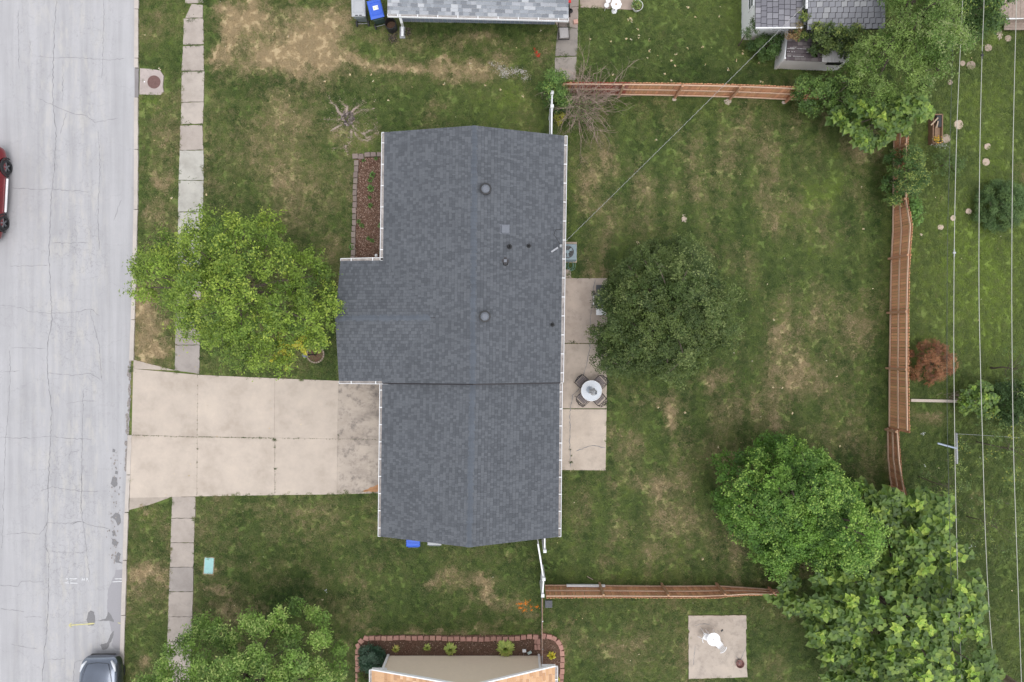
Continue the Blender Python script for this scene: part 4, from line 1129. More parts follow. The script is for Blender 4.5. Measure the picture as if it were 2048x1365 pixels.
# wooden deck steps, top right corner
M['oldwood'] = mat('weathered_wood', (.30, .235, .195), .85, var=.2, scale=8)
ds = thing('wooden_deck', 'weathered brown wooden deck with a step at the top right corner', 'deck', tuple(at(2035, 20)))
for k in range(8):
    q = MB(); a, b_ = at(2003 + k * 8.4, 36, .75), at(2003 + k * 8.4, -50, .75); q.bar(a, b_, .185, .035); q.build('deck_board', M['oldwood'], ds)
q = MB(); q.bar(at(2012, 38, .7), at(2075, 36, .7), .06, .06); q.build('edge_board', M['white'], ds)
for k in range(4):
    q = MB(); a, b_ = at(2008, 43 + k * 5, .3), at(2080, 43 + k * 5, .3); q.bar(a, b_, .11, .035); q.build('step_board', M['oldwood'], ds)
q = MB(); q.box(at(2045, 10, .33) , (1.7, 1.6, .6)); q.build('frame', M['oldwood'], ds)
# ================================================================== FENCES
def interp(tbl, s):
    for (a, va), (b, vb) in zip(tbl, tbl[1:]):
        if a <= s <= b: return va + (vb - va) * (s - a) / (b - a)
    return tbl[0][1] if s < tbl[0][0] else tbl[-1][1]
CED = (.62, .315, .175)
def wood_fence(label, pts, side, hts, posts, cols=None, group='cedar board fences round the back lawn', lean=0.0, post_off=.1):
    """pts: ground polyline in photo pixels; side: +1 when rails and posts stand to the left of travel"""
    W = [at(x, y, 0) for x, y in pts]
    cum = [0]
    for a, b in zip(W, W[1:]): cum.append(cum[-1] + (b - a).length)
    def P(s):
        for k in range(len(W) - 1):
            if s <= cum[k + 1] or k == len(W) - 2:
                f = (s - cum[k]) / (cum[k + 1] - cum[k]); return W[k].lerp(W[k + 1], f), (W[k + 1] - W[k]).normalized()
    fr = thing('wooden_fence', label, 'fence', tuple(W[0]), group)
    T = cum[-1]; s = 0
    while s < T:
        w_ = .138
        p, d = P(s + w_ / 2); nrm = Vector((-d.y, d.x, 0)) * side
        h = interp(hts, (s + w_ / 2) / T) + rnd.uniform(-.012, .012)
        base = cols(s / T) if cols else CED
        f = rnd.uniform(.80, 1.15)
        q = MB(); q.cur = (base[0] * f, base[1] * f * rnd.uniform(.96, 1.05), base[2] * f)
        o_ = -nrm * .028; tl = Vector((rnd.uniform(-.006, .006), rnd.uniform(-.006, .006), 0))
        a = p + o_; wd = (w_ - .014) / 2
        # dog-eared board
        prof = [(-wd, .02), (wd, .02), (wd, h - .04), (wd - .03, h), (-wd + .03, h), (-wd, h - .04)]
        F = [a + d * x + Vector((0, 0, z)) + tl * z + nrm * lean * z for x, z in prof]; B = [v - nrm * .018 for v in F]
        q.face(F); q.face(B[::-1])
        for k in range(6): q.face([F[(k + 1) % 6], F[k], B[k], B[(k + 1) % 6]])
        q.build('picket', M['wood'], fr)
        s += w_
    ps = [p_ / 1.0 for p_ in posts]
    ends = [0] + [p_ for p_ in ps if 0.01 < p_ < .99] + [1]
    for a_, b_ in zip(ends, ends[1:]):
        sa, sb = a_ * T, b_ * T
        for lvl in (.10, .52, .93):
            (pa, da), (pb, db) = P(sa + .01), P(sb - .01)
            # follow the bend with two halves
            m_, dm = P((sa + sb) / 2)
            na, nm, nb_ = (Vector((-v.y, v.x, 0)) * side for v in (da, dm, db))
            ha, hm, hb = (interp(hts, x / T) * lvl for x in (sa, (sa + sb) / 2, sb))
            f = rnd.uniform(.95, 1.15)
            q = MB(); q.cur = (.58 * f, .40 * f, .29 * f)
            A_, Mi, B_ = pa + na * (.02 + lean * ha) + Vector((0, 0, ha)), m_ + nm * (.02 + lean * hm) + Vector((0, 0, hm)), pb + nb_ * (.02 + lean * hb) + Vector((0, 0, hb))
            q.bar(A_, Mi, .04, .085); q.bar(Mi, B_, .04, .085)
            q.build('rail', M['wood'], fr)
    for p_ in ps:
        p, d = P(max(0.001, min(.999, p_)) * T); nrm = Vector((-d.y, d.x, 0)) * side; h = interp(hts, p_) * 1.0
        q = MB(); q.cur = (.44 * rnd.uniform(.9, 1.1), .25, .155)
        q.bar(p + nrm * post_off - Vector((0, 0, .1)), p + nrm * (post_off - .015 + lean * h) + Vector((0, 0, h)), .095, .095, up=(d.x, d.y, 0))
        q.build('post', M['wood'], fr)
    return fr
redend = lambda f: (.34, .10, .07) if f < .24 and rnd.random() < .8 else CED
f1 = wood_fence('cedar board fence north of the back lawn, stained red beside the bare bush',
    [(1122, 190), (1250, 191), (1360, 193), (1470, 196), (1560, 200), (1632, 203)], -1, [(0, 1.5), (.45, 1.55), (1, 1.62)], [0.0, .225, .445, .66, .88], redend)
f2 = wood_fence('long cedar board fence along the east side of the back lawn',
    [(1786, 272), (1785, 400), (1783, 460), (1779, 540), (1778, 640), (1776, 740), (1775.5, 853)], -1,
    [(0, 1.25), (.21, 1.15), (.23, 1.2), (.33, 1.68), (.45, 1.62), (.62, 1.58), (.8, 1.66), (1, 1.75)], [.055, .235, .425, .61, .80], None)
f3 = wood_fence('short low cedar fence section below the long east fence, running into the big leaves',
    [(1774, 855), (1774, 900), (1776, 950), (1784, 985)], -1, [(0, .95), (1, 1.25)], [.03, .9], lambda f: (.42, .20, .115))
f4 = wood_fence('cedar board fence along the south side of the back lawn',
    [(1089, 1169.5), (1200, 1170), (1330, 1171.5), (1432, 1171), (1500, 1176), (1575, 1182)], 1,
    [(0, 1.62), (.5, 1.52), (.68, 1.55), (.8, 1.0), (1, .55)], [.225, .48, .705, .92], None)
# white board lying against the south fence rail, sticks beside
bd = MB(); bd.bar(at(1133, 1171.5, .28), at(1210, 1172, .26), .09, .14); bd.build('plank', M['white'], label='long pale plank leaning on the bottom rail of the south fence', cat='plank')
q = MB(); q.bar(at(1174, 1153, .04), at(1186, 1160, .1), .03, .02); q.cur = None; q.build('stick', M['twig'], label='short pale stick on the grass north of the south fence', cat='stick')
# concrete feet of the north fence posts
for px, py, r_, lab in ((1348, 200, 4.5, 'small concrete footing at the foot of the second north fence post'), (1455, 204, 8, 'largest concrete footing, at the foot of the third north fence post'), (1567, 206, 4.5, 'small concrete footing at the eastern post of the north fence')):
    q = MB(); q.cur = (.50, .42, .36); P = [(px + r_ * rnd.uniform(.75, 1.2) * math.cos(a), py + r_ * .8 * rnd.uniform(.75, 1.2) * math.sin(a)) for a in np.linspace(0, 5.6, 9)]
    q.prism([tuple(at(x, y)[:2]) for x, y in P], -.05, .045); q.build('post_footing', M['stone'], label=lab, cat='footing', group='concrete footings of the north fence')

def vinyl_run(label, a, b, h=1.75, posts=(0, 1), gate=False):
    A_, B_ = at(a[0], a[1]), at(b[0], b[1]); d = (B_ - A_); L_ = d.length; d.normalize(); n = Vector((-d.y, d.x, 0))
    r_ = thing('vinyl_gate' if gate else 'vinyl_fence', label, 'gate' if gate else 'fence', tuple(A_))
    k = max(1, int(L_ / .16)); w_ = L_ / k
    for i in range(k):
        q = MB(); q.bar(A_ + d * (i * w_ + w_ / 2) + Vector((0, 0, .08)), A_ + d * (i * w_ + w_ / 2) + Vector((0, 0, h - .08)), w_ - .006, .022, up=n); q.build('board', M['vinyl'], r_)
    for z_ in (.08, h - .08):
        q = MB(); q.bar(A_ + Vector((0, 0, z_)), B_ + Vector((0, 0, z_)), .055, .13); q.build('rail', M['vinyl'], r_)
    for p_ in posts:
        p = A_.lerp(B_, p_); q = MB(); q.box((p.x, p.y, (h + .08) / 2), (.125, .125, h + .08)); po = q.build('post', M['vinyl'], r_)
        q = MB(); q.lathe((0, 0, 0), [(.1, 0), (.1, .03), (.02, .07), (0, .075)], 4); q.v = [((v[0] * .707 - v[1] * .707) + p.x, (v[0] * .707 + v[1] * .707) + p.y, v[2] + h + .08) for v in q.v]
        q.build('post_cap', M['white'], po)
    return r_
vinyl_run('white vinyl fence between the north end of the house and the green shrub', (1100, 213), (1099, 300), posts=(0, .3))
vinyl_run('short white vinyl fence panel at the southeast corner of the house', (1086, 1040), (1086, 1079), posts=(1,))
vinyl_run('white vinyl gate standing ajar south of the house', (1073, 1067), (1083.5, 1131), posts=(), gate=True)
vinyl_run('white vinyl fence panel joining the gate to the cedar fence', (1084, 1132), (1082, 1163), posts=(0, 1))

cl = thing('chain_link_fence', 'chain link fence with a rusty top rail leading to the southern house', 'fence', tuple(at(1083, 1170)))
q = MB(); q.tube([at(1085, 1197, 1.2), at(1084, 1312, 1.2)], .022, 8); q.build('top_rail', mat('rusty_tube', (.34, .22, .16), .8, .3, var=.3, scale=6), cl)
for y_ in (1168, 1222, 1276):
    p = at(1083, y_); q = MB(); q.tube([(p.x, p.y, 0), (p.x, p.y, 1.25)], .025, 8); q.build('post', M['steel'], cl)
q = MB(); Y0, Y1, Xc = at(1083, 1168).y, at(1083, 1285).y, at(1083, 1200).x
for k in range(-18, 50):
    for s_ in (1, -1):
        ya = Y0 - k * .075; za, zb = (.05, 1.2); yb = ya - s_ * 1.15
        q.bar((Xc, ya, za), (Xc, max(min(yb, Y0), Y1 - .5), zb), .003, .003)
q.build('wire_mesh', M['steel'], cl, kind='stuff')
gb = thing('utility_grate', 'small grey slatted box on the grass beside the end of the south fence', 'grate', tuple(at(1097, 1206)))
c_ = at(1097, 1207, 0)
q = MB(); q.box((c_.x, c_.y, .06), (.34, .33, .12)); q.build('box', M['vent'], gb, bevel=.01)
for k in range(6):
    q = MB(); q.box((c_.x - .135 + k * .054, c_.y, .128), (.022, .28, .02)); q.build('slat', M['black'], gb)

# neighbour's yard: timber, gate post and pipe, fence wire
q = MB(); q.cur = (.50, .43, .37)
a, b = at(1821, 801, .05), at(1970, 804, .05); q.bar(a, b, .13, .12); q.build('landscape_timber', M['wood'], label='long pale timber lying between the cedar fence and the big leaved shrub', cat='timber')
gp = thing('leaning_post', 'grey mesh-wrapped post lying beside the blue grey pipe in the eastern yard', 'post', tuple(at(1912, 870)))
q = MB(); q.tube([at(1912.5, 867, .9), at(1914, 927, .2)], .05, 8); q.build('rail', M['steel'], gp)
q = MB()
for k in range(16):
    p = at(1912.5, 870, .9).lerp(at(1914, 925, .2), k / 15); q.lathe(tuple(p), [(.06, -.015), (.075, 0), (.06, .015)], 8)
q.build('wire_wrap', M['steel'], gp)
q = MB(); q.tube([at(1875, 887, .5), at(1913, 897, .62)], .045, 10); q.build('pipe', mat('blue_grey_pipe', (.36, .42, .52), .4, .3), label='blue grey pipe sticking out west of the leaning post', cat='pipe')
q = MB(); q.tube([at(1913, 868, .9), at(1950, 870, .85), at(2040, 876, .8)], .006, 4); q.build('wire', M['steel'], label='thin fence wire running east from the leaning post', cat='wire')

# ================================================================== GARDEN BEDS
t = NT('bark_mulch'); t.rough(.95); t.bs.inputs['Specular IOR Level'].default_value = .1
cc = t.ramp(t.noise(34, 5, .8, stretch=(1, .6, 1)), [(.3, (.05, .026, .018)), (.48, (.125, .068, .048)), (.62, (.22, .13, .095)), (.75, (.36, .25, .20))])
cc = t.mix(t.ramp(t.noise(1.3, 4), [(.35, 0.0), (.65, .55)]), cc, (.16, .115, .08))
t.l(cc, t.bs.inputs['Base Color']); t.bump(t.noise(45, 4, .8), 1.0, .03); M['mulch'] = t.m
def bed(name, lab, poly, cols, nchip):
    q = MB(); q.prism(PX(poly), -.06, .05); o = q.build(name, M['mulch'], label=lab, kind='structure')
    xs = [p[0] for p in poly]; ys_ = [p[1] for p in poly]; pts = []
    while len(pts) < nchip:
        x, y = rnd.uniform(min(xs), max(xs)), rnd.uniform(min(ys_), max(ys_))
        if inside(np.array([x]), np.array([y]), poly)[0]: pts.append(tuple(at(x, y, .06 + rnd.random() * .02)))
    leaf_cloud('bark_chips', pts, .055, cols, parent=o, matl=M['matte'], flat=.7, kind='stuff')
    return o
CH = [(.14, .07, .05), (.22, .125, .095), (.31, .20, .155), (.42, .30, .24), (.09, .05, .04)]
bw = bed('mulch_bed', 'reddish mulch bed between the edging stones and the west gutter', bed_w, CH, 5200)
bs_ = bed('mulch_bed', 'mulch bed in front of the beige southern house', bed_s, CH, 5000)
def edging(label, stones, col, group, h=.13):
    r_ = thing('stone_edging', label, 'edging', tuple(at(stones[0][0], stones[0][1])))
    for (x, y, w_, l_, ang) in stones:
        f = rnd.uniform(.85, 1.15)
        q = MB(); q.cur = (col[0] * f, col[1] * f * rnd.uniform(.97, 1.03), col[2] * f)
        p = at(x, y); W_, L2 = w_ / PPM / 2, l_ / PPM / 2; j = lambda: rnd.uniform(-.012, .012)
        P = [(-L2 + j(), -W_ + j()), (L2 + j(), -W_ * 1.0 + j()), (L2 * .9 + j(), W_ + j()), (-L2 * .9 + j(), W_ + j())]
        ca, sa = math.cos(ang), math.sin(ang)
        q.prism([(p.x + a * ca - b * sa, p.y + a * sa + b * ca) for a, b in P], -.05, h + rnd.uniform(-.01, .012))
        q.build('edging_stone', M['stone'], r_, bevel=.012)
    return r_
st_w = [(711.5, 314, 9.5, 12, .1)]
for k in range(17): st_w.append((713.2 - k * .42 + rnd.uniform(-.6, .6), 327.5 + k * 11.9, 8, 11.2, math.pi / 2 + rnd.uniform(-.05, .05)))
st_w += [(723, 314.5, 10, 11, 0), (735.5, 311, 8.5, 11.5, .05), (747.5, 310.5, 8.5, 11.5, 0), (760, 310.5, 8.5, 11.5, 0)]
edging('grey brown stone edging along the west and north sides of the front mulch bed', st_w, (.22, .175, .155), None, .14)
st_s = []
PINK = (.42, .235, .19)
for k in range(6): st_s.append((715.5 + (.6 if k % 2 else 0) - k * .0, 1362 - k * 12.0, 8.5, 11, math.pi / 2))
st_s += [(717, 1291, 8.5, 11, 2.0), (723, 1281.5, 8.5, 11, 2.35), (733, 1275.5, 8.5, 11, 2.9 + math.pi)]
x = 744.5
while x < 1072: st_s.append((x, 1276 + 1.2 * math.sin(x * .02 + 1) - (3 if x > 1040 else 0) + rnd.uniform(-.7, .7), 8.5, 11, rnd.uniform(-.06, .06))); x += 12.1
st_s += [(1077, 1282, 6, 11, 1.6), (1077, 1293, 6, 11, 1.6), (1071, 1281, 5, 11, 1.6), (1071, 1293, 5, 11, 1.6)]
for k, (x, y, a) in enumerate([(1087, 1271, 1.4), (1098, 1272.5, -.15), (1108, 1276, -.5), (1117, 1284, -.95), (1122, 1294, -1.25), (1124, 1305.5, -1.5), (1124.5, 1317.5, -1.57), (1124, 1329, -1.57), (1124, 1341, -1.6), (1122.5, 1352.5, -1.6), (1122, 1364, -1.6)]):
    st_s.append((x, y, 8.5, 11, a))
edging('pink stone edging curving round the mulch bed of the southern house', st_s, PINK, None, .12)

# ---------------------------------------------------------------- small plants
def rosette_plant(name, lab, px, py, r_px, cols, h=.3, n=60, cat='plant', wid=.26, group=None, z0=.05):
    p = at(px, py, z0); R_ = r_px / PPM; root = thing(name, lab, cat, tuple(p), group)
    q = MB()
    for k in range(n):
        ring = (k % 4 + 1) / 4; a = rnd.uniform(0, 6.283); L_ = R_ * (.45 + .6 * ring) * rnd.uniform(.85, 1.1); w_ = R_ * wid * rnd.uniform(.8, 1.2)
        d = Vector((math.cos(a), math.sin(a), 0)); s_ = Vector((-d.y, d.x, 0)); c = rnd.choice(cols); f = rnd.uniform(.85, 1.15); q.cur = tuple(v * f for v in c)
        hz = h * (1.15 - ring * .55); b0 = p + d * L_ * .15
        m1 = p + d * L_ * .55 + Vector((0, 0, hz)); tip = p + d * L_ + Vector((0, 0, hz * .62))
        q.face([b0, m1 - s_ * w_ / 2, m1 + Vector((0, 0, .015))]); q.face([b0, m1 + Vector((0, 0, .015)), m1 + s_ * w_ / 2])
        q.face([m1 - s_ * w_ / 2, tip, m1 + Vector((0, 0, .015))]); q.face([m1 + Vector((0, 0, .015)), tip, m1 + s_ * w_ / 2])
    q.build('leaves', M['leaf'], root, kind='stuff')
    q = MB(); q.tube([p - Vector((0, 0, .05)), p + Vector((0, 0, h * .5))], .02, 6); q.build('stem', M['bark'], root)
    return root
LIME = [(.42, .50, .11), (.50, .55, .15), (.34, .44, .10)]; YL = [(.55, .50, .10), (.46, .46, .10), (.60, .48, .14)]
rosette_plant('hosta', 'small yellow green hosta at the west end of the southern bed', 792, 1296, 9, YL + LIME, .22, 60, group='hostas in the southern bed')
rosette_plant('hosta', 'small lime hosta, second from the west in the southern bed', 855, 1293, 9, LIME, .22, 55, group='hostas in the southern bed')
rosette_plant('hosta', 'medium lime hosta in the middle of the southern bed', 901.5, 1296, 14, LIME, .3, 130, group='hostas in the southern bed')
rosette_plant('hosta', 'largest lime hosta, touching the pink edging stones', 1011, 1294, 18, LIME, .36, 190, group='hostas in the southern bed')
rosette_plant('yellow_plant', 'bright yellow flowering plant in the small bed east of the house corner', 1103, 1309, 9.5, [(.75, .62, .05), (.6, .6, .08)], .28, 70)
rosette_plant('yellow_plant', 'yellow plant at the bottom edge beside the pink stones', 1115, 1357, 6, [(.7, .6, .06), (.5, .5, .08)], .25, 40)
WD = ((746, 351, 5.5), (741, 361, 4), (742, 378, 6), (741, 411, 4), (718, 444, 3.5), (724, 452, 4), (762, 452, 5), (738, 477, 3.5), (745, 482, 3.5), (704, 495, 5), (762, 507, 3), (728, 322, 3), (752, 318, 3), (740, 395, 3))
ORD = ['northernmost', 'second', 'third', 'fourth', 'fifth', 'sixth', 'seventh', 'eighth', 'ninth', 'tenth', 'eleventh', 'twelfth', 'thirteenth', 'southernmost']
wlab = {(w_[0], w_[1]): (ORD[k] if k in (0, 13) else ORD[k] + ' from the north') for k, w_ in enumerate(sorted(WD, key=lambda w_: (w_[1], w_[0])))}
for (x, y, r_) in WD:
    where = 'beside the edging stones' if x < 730 else 'under the gutter' if x > 758 else 'well inside it'
    rosette_plant('weed', f'{wlab[(x, y)]} of the weeds in the front bed, {where}', x, y, r_ * 1.6, [(.11, .22, .055), (.16, .28, .075)], .12, 30, group='small weeds in the front mulch bed')
rosette_plant('weed', 'bright green weed clump on the lawn beside the white gate', 1092, 1134, 8, [(.12, .2, .05)], .2, 60)

# garden ornaments
q = MB(); p = at(752.5, 511.5, .1); q.lathe(tuple(p), [(.07, -.05), (.075, .02), (.05, .06), (0, .075)], 16); q.build('garden_globe', M['white'], smooth=True, label='small white globe in the mulch bed beside the inner roof corner', cat='ornament')
gl = thing('garden_ornament', 'white and glassy garden ornament beside the largest hosta', 'ornament', tuple(at(1051, 1304)))
q = MB(); q.box(at(1048.5, 1302, .3), (.17, .13, .1)); q.build('lamp_head', M['white'], gl, bevel=.02)
q = MB(); q.tube([at(1047.5, 1312, .02), at(1047.5, 1303, .28)], .012, 6); q.tube([at(1054, 1309, .02), at(1052, 1303, .28)], .012, 6); q.build('leg', M['steel'], gl)
q = MB(); q.box(at(1059, 1306, .18), (.2, .12, .06), rz=.5); q.build('tray', mat('pale_aqua_glass', (.5, .62, .6), .3), gl, bevel=.015)

# ---------------------------------------------------------------- lawn things
mh = thing('storm_drain', 'concrete drain cover slab with round brown iron lid beside the kerb', 'drain', tuple(at(305, 165)))
q = MB(); q.cur = (.44, .375, .35)
q.prism(PX([(281, 138), (300, 139), (321, 142), (328, 153), (326, 175), (328, 184), (322, 191), (280, 190)]), -.06, .05); o = q.build('drain_slab', M['concrete'], mh)
a_ = o.data.attributes.new('stain', 'FLOAT', 'POINT'); a_.data.foreach_set('value', [.8] * len(o.data.vertices))
M['iron'] = mat('rusty_iron', (.17, .095, .085), .8, .2, var=.15, scale=12, bump=.3)
c_ = at(308, 164.5, .05); q = MB(); q.lathe(tuple(c_), [(.31, -.02), (.31, .008), (.295, .014), (.0, .014)], 36); ld = q.build('iron_lid', M['iron'], mh)
q = MB()
for r_ in (.08, .16, .24): q.lathe((c_.x, c_.y, c_.z + .014), [(r_ - .01, 0), (r_ - .005, .005), (r_ + .005, .005), (r_ + .01, 0)], 30)
q.build('raised_ring', M['iron'], ld)
c_ = at(289, 164, .05); q = MB(); q.lathe(tuple(c_), [(.03, 0), (.03, .01), (0, .012)], 12); q.build('marker_disc', M['white'], mh)
uc = thing('utility_cover', 'pale turquoise rectangular utility cover in the southern front lawn', 'utility cover', tuple(at(418.5, 1131.5)))
c_ = at(418.5, 1131.5); q = MB(); q.cur = (.40, .32, .24); q.box((c_.x, c_.y, .0), (.5, .84, .06), rz=-.06); q.build('rim', M['stone'], uc)
q = MB(); q.box((c_.x, c_.y, .025), (.43, .75, .05), rz=-.06); q.build('lid', mat('turquoise_plastic', (.32, .56, .54), .6, var=.08, scale=5), uc, bevel=.01)

# lamp post in its ring of mulch
lr = thing('stone_ring', 'small round ring of stones filled with mulch around the lamp post', 'edging ring', tuple(at(631.5, 709)))
c_ = at(631.5, 709)
q = MB(); q.lathe((c_.x, c_.y, .05), [(.38, -.05), (.38, 0), (0, .02)], 30); q.build('mulch', M['mulch'], lr)
for k in range(22):
    a = k / 22 * 6.283; q = MB(); f = rnd.uniform(.85, 1.1); q.cur = (.30 * f, .24 * f, .19 * f); q.box((c_.x + .395 * math.cos(a), c_.y + .395 * math.sin(a), .04), (.07, .098, .1), rz=a); q.build('edging_stone', M['stone'], lr, bevel=.01)
lp = thing('lamp_post', 'black garden lamp post standing in a small stone ring by the driveway', 'lamp post', tuple(c_))
q = MB(); q.lathe((c_.x, c_.y, .05), [(.07, 0), (.06, .12), (.032, .16), (.03, 1.35), (.05, 1.38), (.05, 1.42)], 14, False, True); q.build('pole', M['blackmetal'], lp, smooth=False)
q = MB(); q.lathe((c_.x, c_.y, 1.47), [(.07, 0), (.115, .24)], 6); q.build('lantern_glass', mat('frosted_lamp_glass', (.5, .53, .56), .25), lp)
q = MB(); q.lathe((c_.x, c_.y, 1.71), [(.14, 0), (.10, .07), (.03, .12), (.0, .17)], 6, True); q.build('lantern_cap', mat('weathered_grey_metal', (.20, .22, .26), .5, .5), lp)
q = MB(); q.bar((c_.x - .01, c_.y, 1.15), (c_.x + .2, c_.y + .02, 1.17), .03, .03); q.build('crossbar', M['blackmetal'], lp)

# old stump with surface roots
sp = thing('tree_stump', 'rotting grey stump with bare roots spreading through the grass', 'stump', tuple(at(696, 236)))
c_ = at(696, 238); M['stump'] = mat('rotten_wood', (.17, .14, .13), .95, var=.6, scale=24, bump=1)
q = MB()
for k in range(90):
    a, r_ = rnd.uniform(0, 6.283), .31 * math.sqrt(rnd.random()); f = rnd.uniform(.4, 1.6); q.cur = (.17 * f, .14 * f, .13 * f)
    q.box((c_.x + r_ * math.cos(a), c_.y + r_ * math.sin(a) * 1.15, rnd.uniform(.01, .09)), (rnd.uniform(.03, .09), rnd.uniform(.03, .09), .08), rz=rnd.uniform(0, 3))
q.build('stump_top', M['stone'], sp)
M['root'] = mat('weathered_root', (.34, .27, .225), .9, var=.3, scale=9, bump=.3)
ROOTS = [[(692, 226), (685, 232), (676, 224), (672, 212), (662, 206), (657, 194)], [(693, 228), (694, 216), (686, 208), (680, 201)], [(700, 230), (710, 218), (718, 212), (726, 200)], [(704, 230), (716, 224), (728, 220), (736, 222), (750, 218)],
         [(688, 240), (676, 241), (665, 240), (648, 239)], [(708, 242), (716, 244)], [(706, 250), (716, 262), (728, 268), (740, 262), (752, 262), (756, 270)], [(706, 256), (712, 270), (720, 278), (734, 283), (742, 278)], [(704, 260), (702, 274), (700, 284), (690, 294), (676, 297), (664, 297)], [(694, 292), (692, 298), (697, 308)], [(728, 268), (734, 276), (748, 272), (756, 262)], [(684, 250), (672, 258), (662, 262)], [(750, 262), (752, 250)]]
for rt in ROOTS:
    P = []; n = len(rt)
    for k, (x, y) in enumerate(rt): P.append(at(x + rnd.uniform(-1.5, 1.5), y + rnd.uniform(-1.5, 1.5), rnd.uniform(-.045, .02)))
    q = MB(); q.tube(P, [(.06 * (1 - k / n) ** .8 + .014) * rnd.uniform(.7, 1.2) for k in range(n)], 7); q.build('root', M['root'], sp)
pts = [tuple(at(700 + rnd.gauss(0, 26), 240 + rnd.gauss(0, 22), .045)) for _ in range(500)]
for rt in ROOTS:
    for (xa, ya), (xb, yb) in zip(rt, rt[1:]):
        for _ in range(26):
            f = rnd.random(); pts.append(tuple(at(xa + (xb - xa) * f + rnd.gauss(0, 2.2), ya + (yb - ya) * f + rnd.gauss(0, 2.2), .045)))
leaf_cloud('wood_debris', pts, .05, [(.34, .26, .20), (.26, .2, .16), (.42, .33, .26)], matl=M['matte'], flat=.7, label='scattered pale wood chips and dust around the stump', kind='stuff', cat='debris')

# stepping stones in the neighbour's lawn
SS = [(2015, 78, 6.5, .22, 'reddish round stepping stone nearest the deck steps'), (1975, 97, 7.5, .2, 'mottled round stepping stone southwest of the deck steps'), (1941, 132, 9, .18, 'large round stepping stone beside the smaller one under the first cable'),
      (1924, 128, 5.5, .22, 'smaller stepping stone pressed against the large one under the first cable'), (1915.5, 250, 9.5, .28, 'large pale stepping stone under the cable beside the planter box'), (1891, 278, 9, .22, 'round stepping stone touching the yellow flowers of the planter'),
      (1973.5, 294, 6.5, .26, 'upper of the two stepping stones between the second and third cable'), (1970.5, 325, 7.5, .26, 'lower of the two stepping stones between the second and third cable'), (1936, 423.5, 6, .3, 'stepping stone northeast in the diagonal row of three near the green bush'),
      (1905, 437, 5.5, .32, 'middle stepping stone of the diagonal row, under the first cable'), (1880, 455, 6, .3, 'southwestern stepping stone of the diagonal row of three'), (1841, 470, 2.6, .4, 'tiny pale stepping stone near the long cedar fence'), (1899, 166, 5, .2, 'faint stepping stone beside the big tree mass')]
for (x, y, r_, c0, lab) in SS:
    c_ = at(x, y); q = MB(); R_ = r_ / PPM; n = 20
    q.cur = (c0 * 1.75, c0 * 1.38, c0 * 1.1)
    q.prism([(c_.x + R_ * rnd.uniform(.88, 1.06) * math.cos(k / n * 6.283), c_.y + R_ * rnd.uniform(.88, 1.06) * math.sin(k / n * 6.283)) for k in range(n)], -.03, .055)
    q.build('stepping_stone', M['stone'], label=lab, cat='stepping stone', group='round stepping stones in the eastern lawn')
for (x, y, r_) in ((1368, 438, 6), (2000, 70, 8)):
    pts = [tuple(at(x + rnd.gauss(0, r_ * .35), y + rnd.gauss(0, r_ * .5), .05 + rnd.random() * .03)) for _ in range(140)]
    leaf_cloud('sawdust_heap', pts, .05, [(.62, .52, .42), (.5, .4, .32)], matl=M['matte'], flat=.8, label='pale sawdust scrap on the back lawn' if x < 1400 else 'pale sawdust scrap beside the wooden deck', kind='stuff', cat='debris')
# fallen leaves
pts = []
for (x, y) in [(1261, 37), (1264, 42), (1257, 41), (1276, 59), (1278, 72), (1277, 76), (1253, 78), (1262, 79), (1222, 83), (1181, 78), (1299, 80), (1299, 103), (1295, 116), (1342, 122), (1352, 109), (1406, 94), (1374, 97), (1411, 129), (1329, 148), (1350, 132), (1390, 35), (1438, 33), (1457, 140), (1522, 163), (1525, 166), (1473, 121), (1486, 102), (1343, 161), (1226, 150), (1232, 159), (1312, 280), (1376, 15), (1518, 126), (1486, 108), (940, 128), (970, 171), (1001, 179), (1046, 193), (888, 168), (1082, 62), (575, 74), (746, 163), (777, 201), (1665, 30), (413, 390), (343, 397), (1674, 753), (1680, 893), (1436, 895), (645, 1200), (1316, 815), (1565, 775), (1405, 1118), (290, 70), (318, 138), (700, 150), (1276, 485), (1727, 458), (1722, 375), (1548, 640), (1546, 775), (1585, 827), (1370, 826), (730, 135), (650, 163), (742, 149)]:
    for k in range(rnd.choice((5, 8, 14))): pts.append(tuple(at(x + rnd.gauss(0, 1.1), y + rnd.gauss(0, 1.1), .05 + rnd.random() * .02)))
for k in range(260): pts.append(tuple(at(rnd.uniform(280, 2040), rnd.uniform(0, 1365), .06)))
leaf_cloud('fallen_leaves', pts, .06, [(.55, .44, .22), (.62, .52, .34), (.5, .36, .2), (.6, .55, .4)], matl=M['matte'], flat=.8, label='pale dead leaves scattered over the lawns', kind='stuff', cat='fallen leaves')
def sprayed(name, lab, spots, col, n, sz=.05):
    pts = []
    for (x, y, sx, sy, k) in spots:
        for _ in range(int(n * k)): pts.append(tuple(at(x + rnd.gauss(0, sx), y + rnd.gauss(0, sy), .055 + rnd.random() * .02)))
    leaf_cloud(name, pts, sz, [col], matl=M['matte'], flat=.6, label=lab, kind='stuff', cat='paint mark')
sprayed('orange_paint_mark', 'orange survey paint sprayed on the grass near the chain link fence', [(1040, 1208, 3.5, 1, 1), (1053, 1208, 2.5, 3, 1), (1041, 1216, 3, 1.2, 1), (1050, 1221, 3, 2, 1), (1062, 1214, 1.2, 1.2, .3), (1073, 1213.5, 2.2, 1.8, .8), (1063, 1221, 1, 1, .4), (1049, 1203, 5, 2, .3)], (.78, .24, .03), 34, .045)
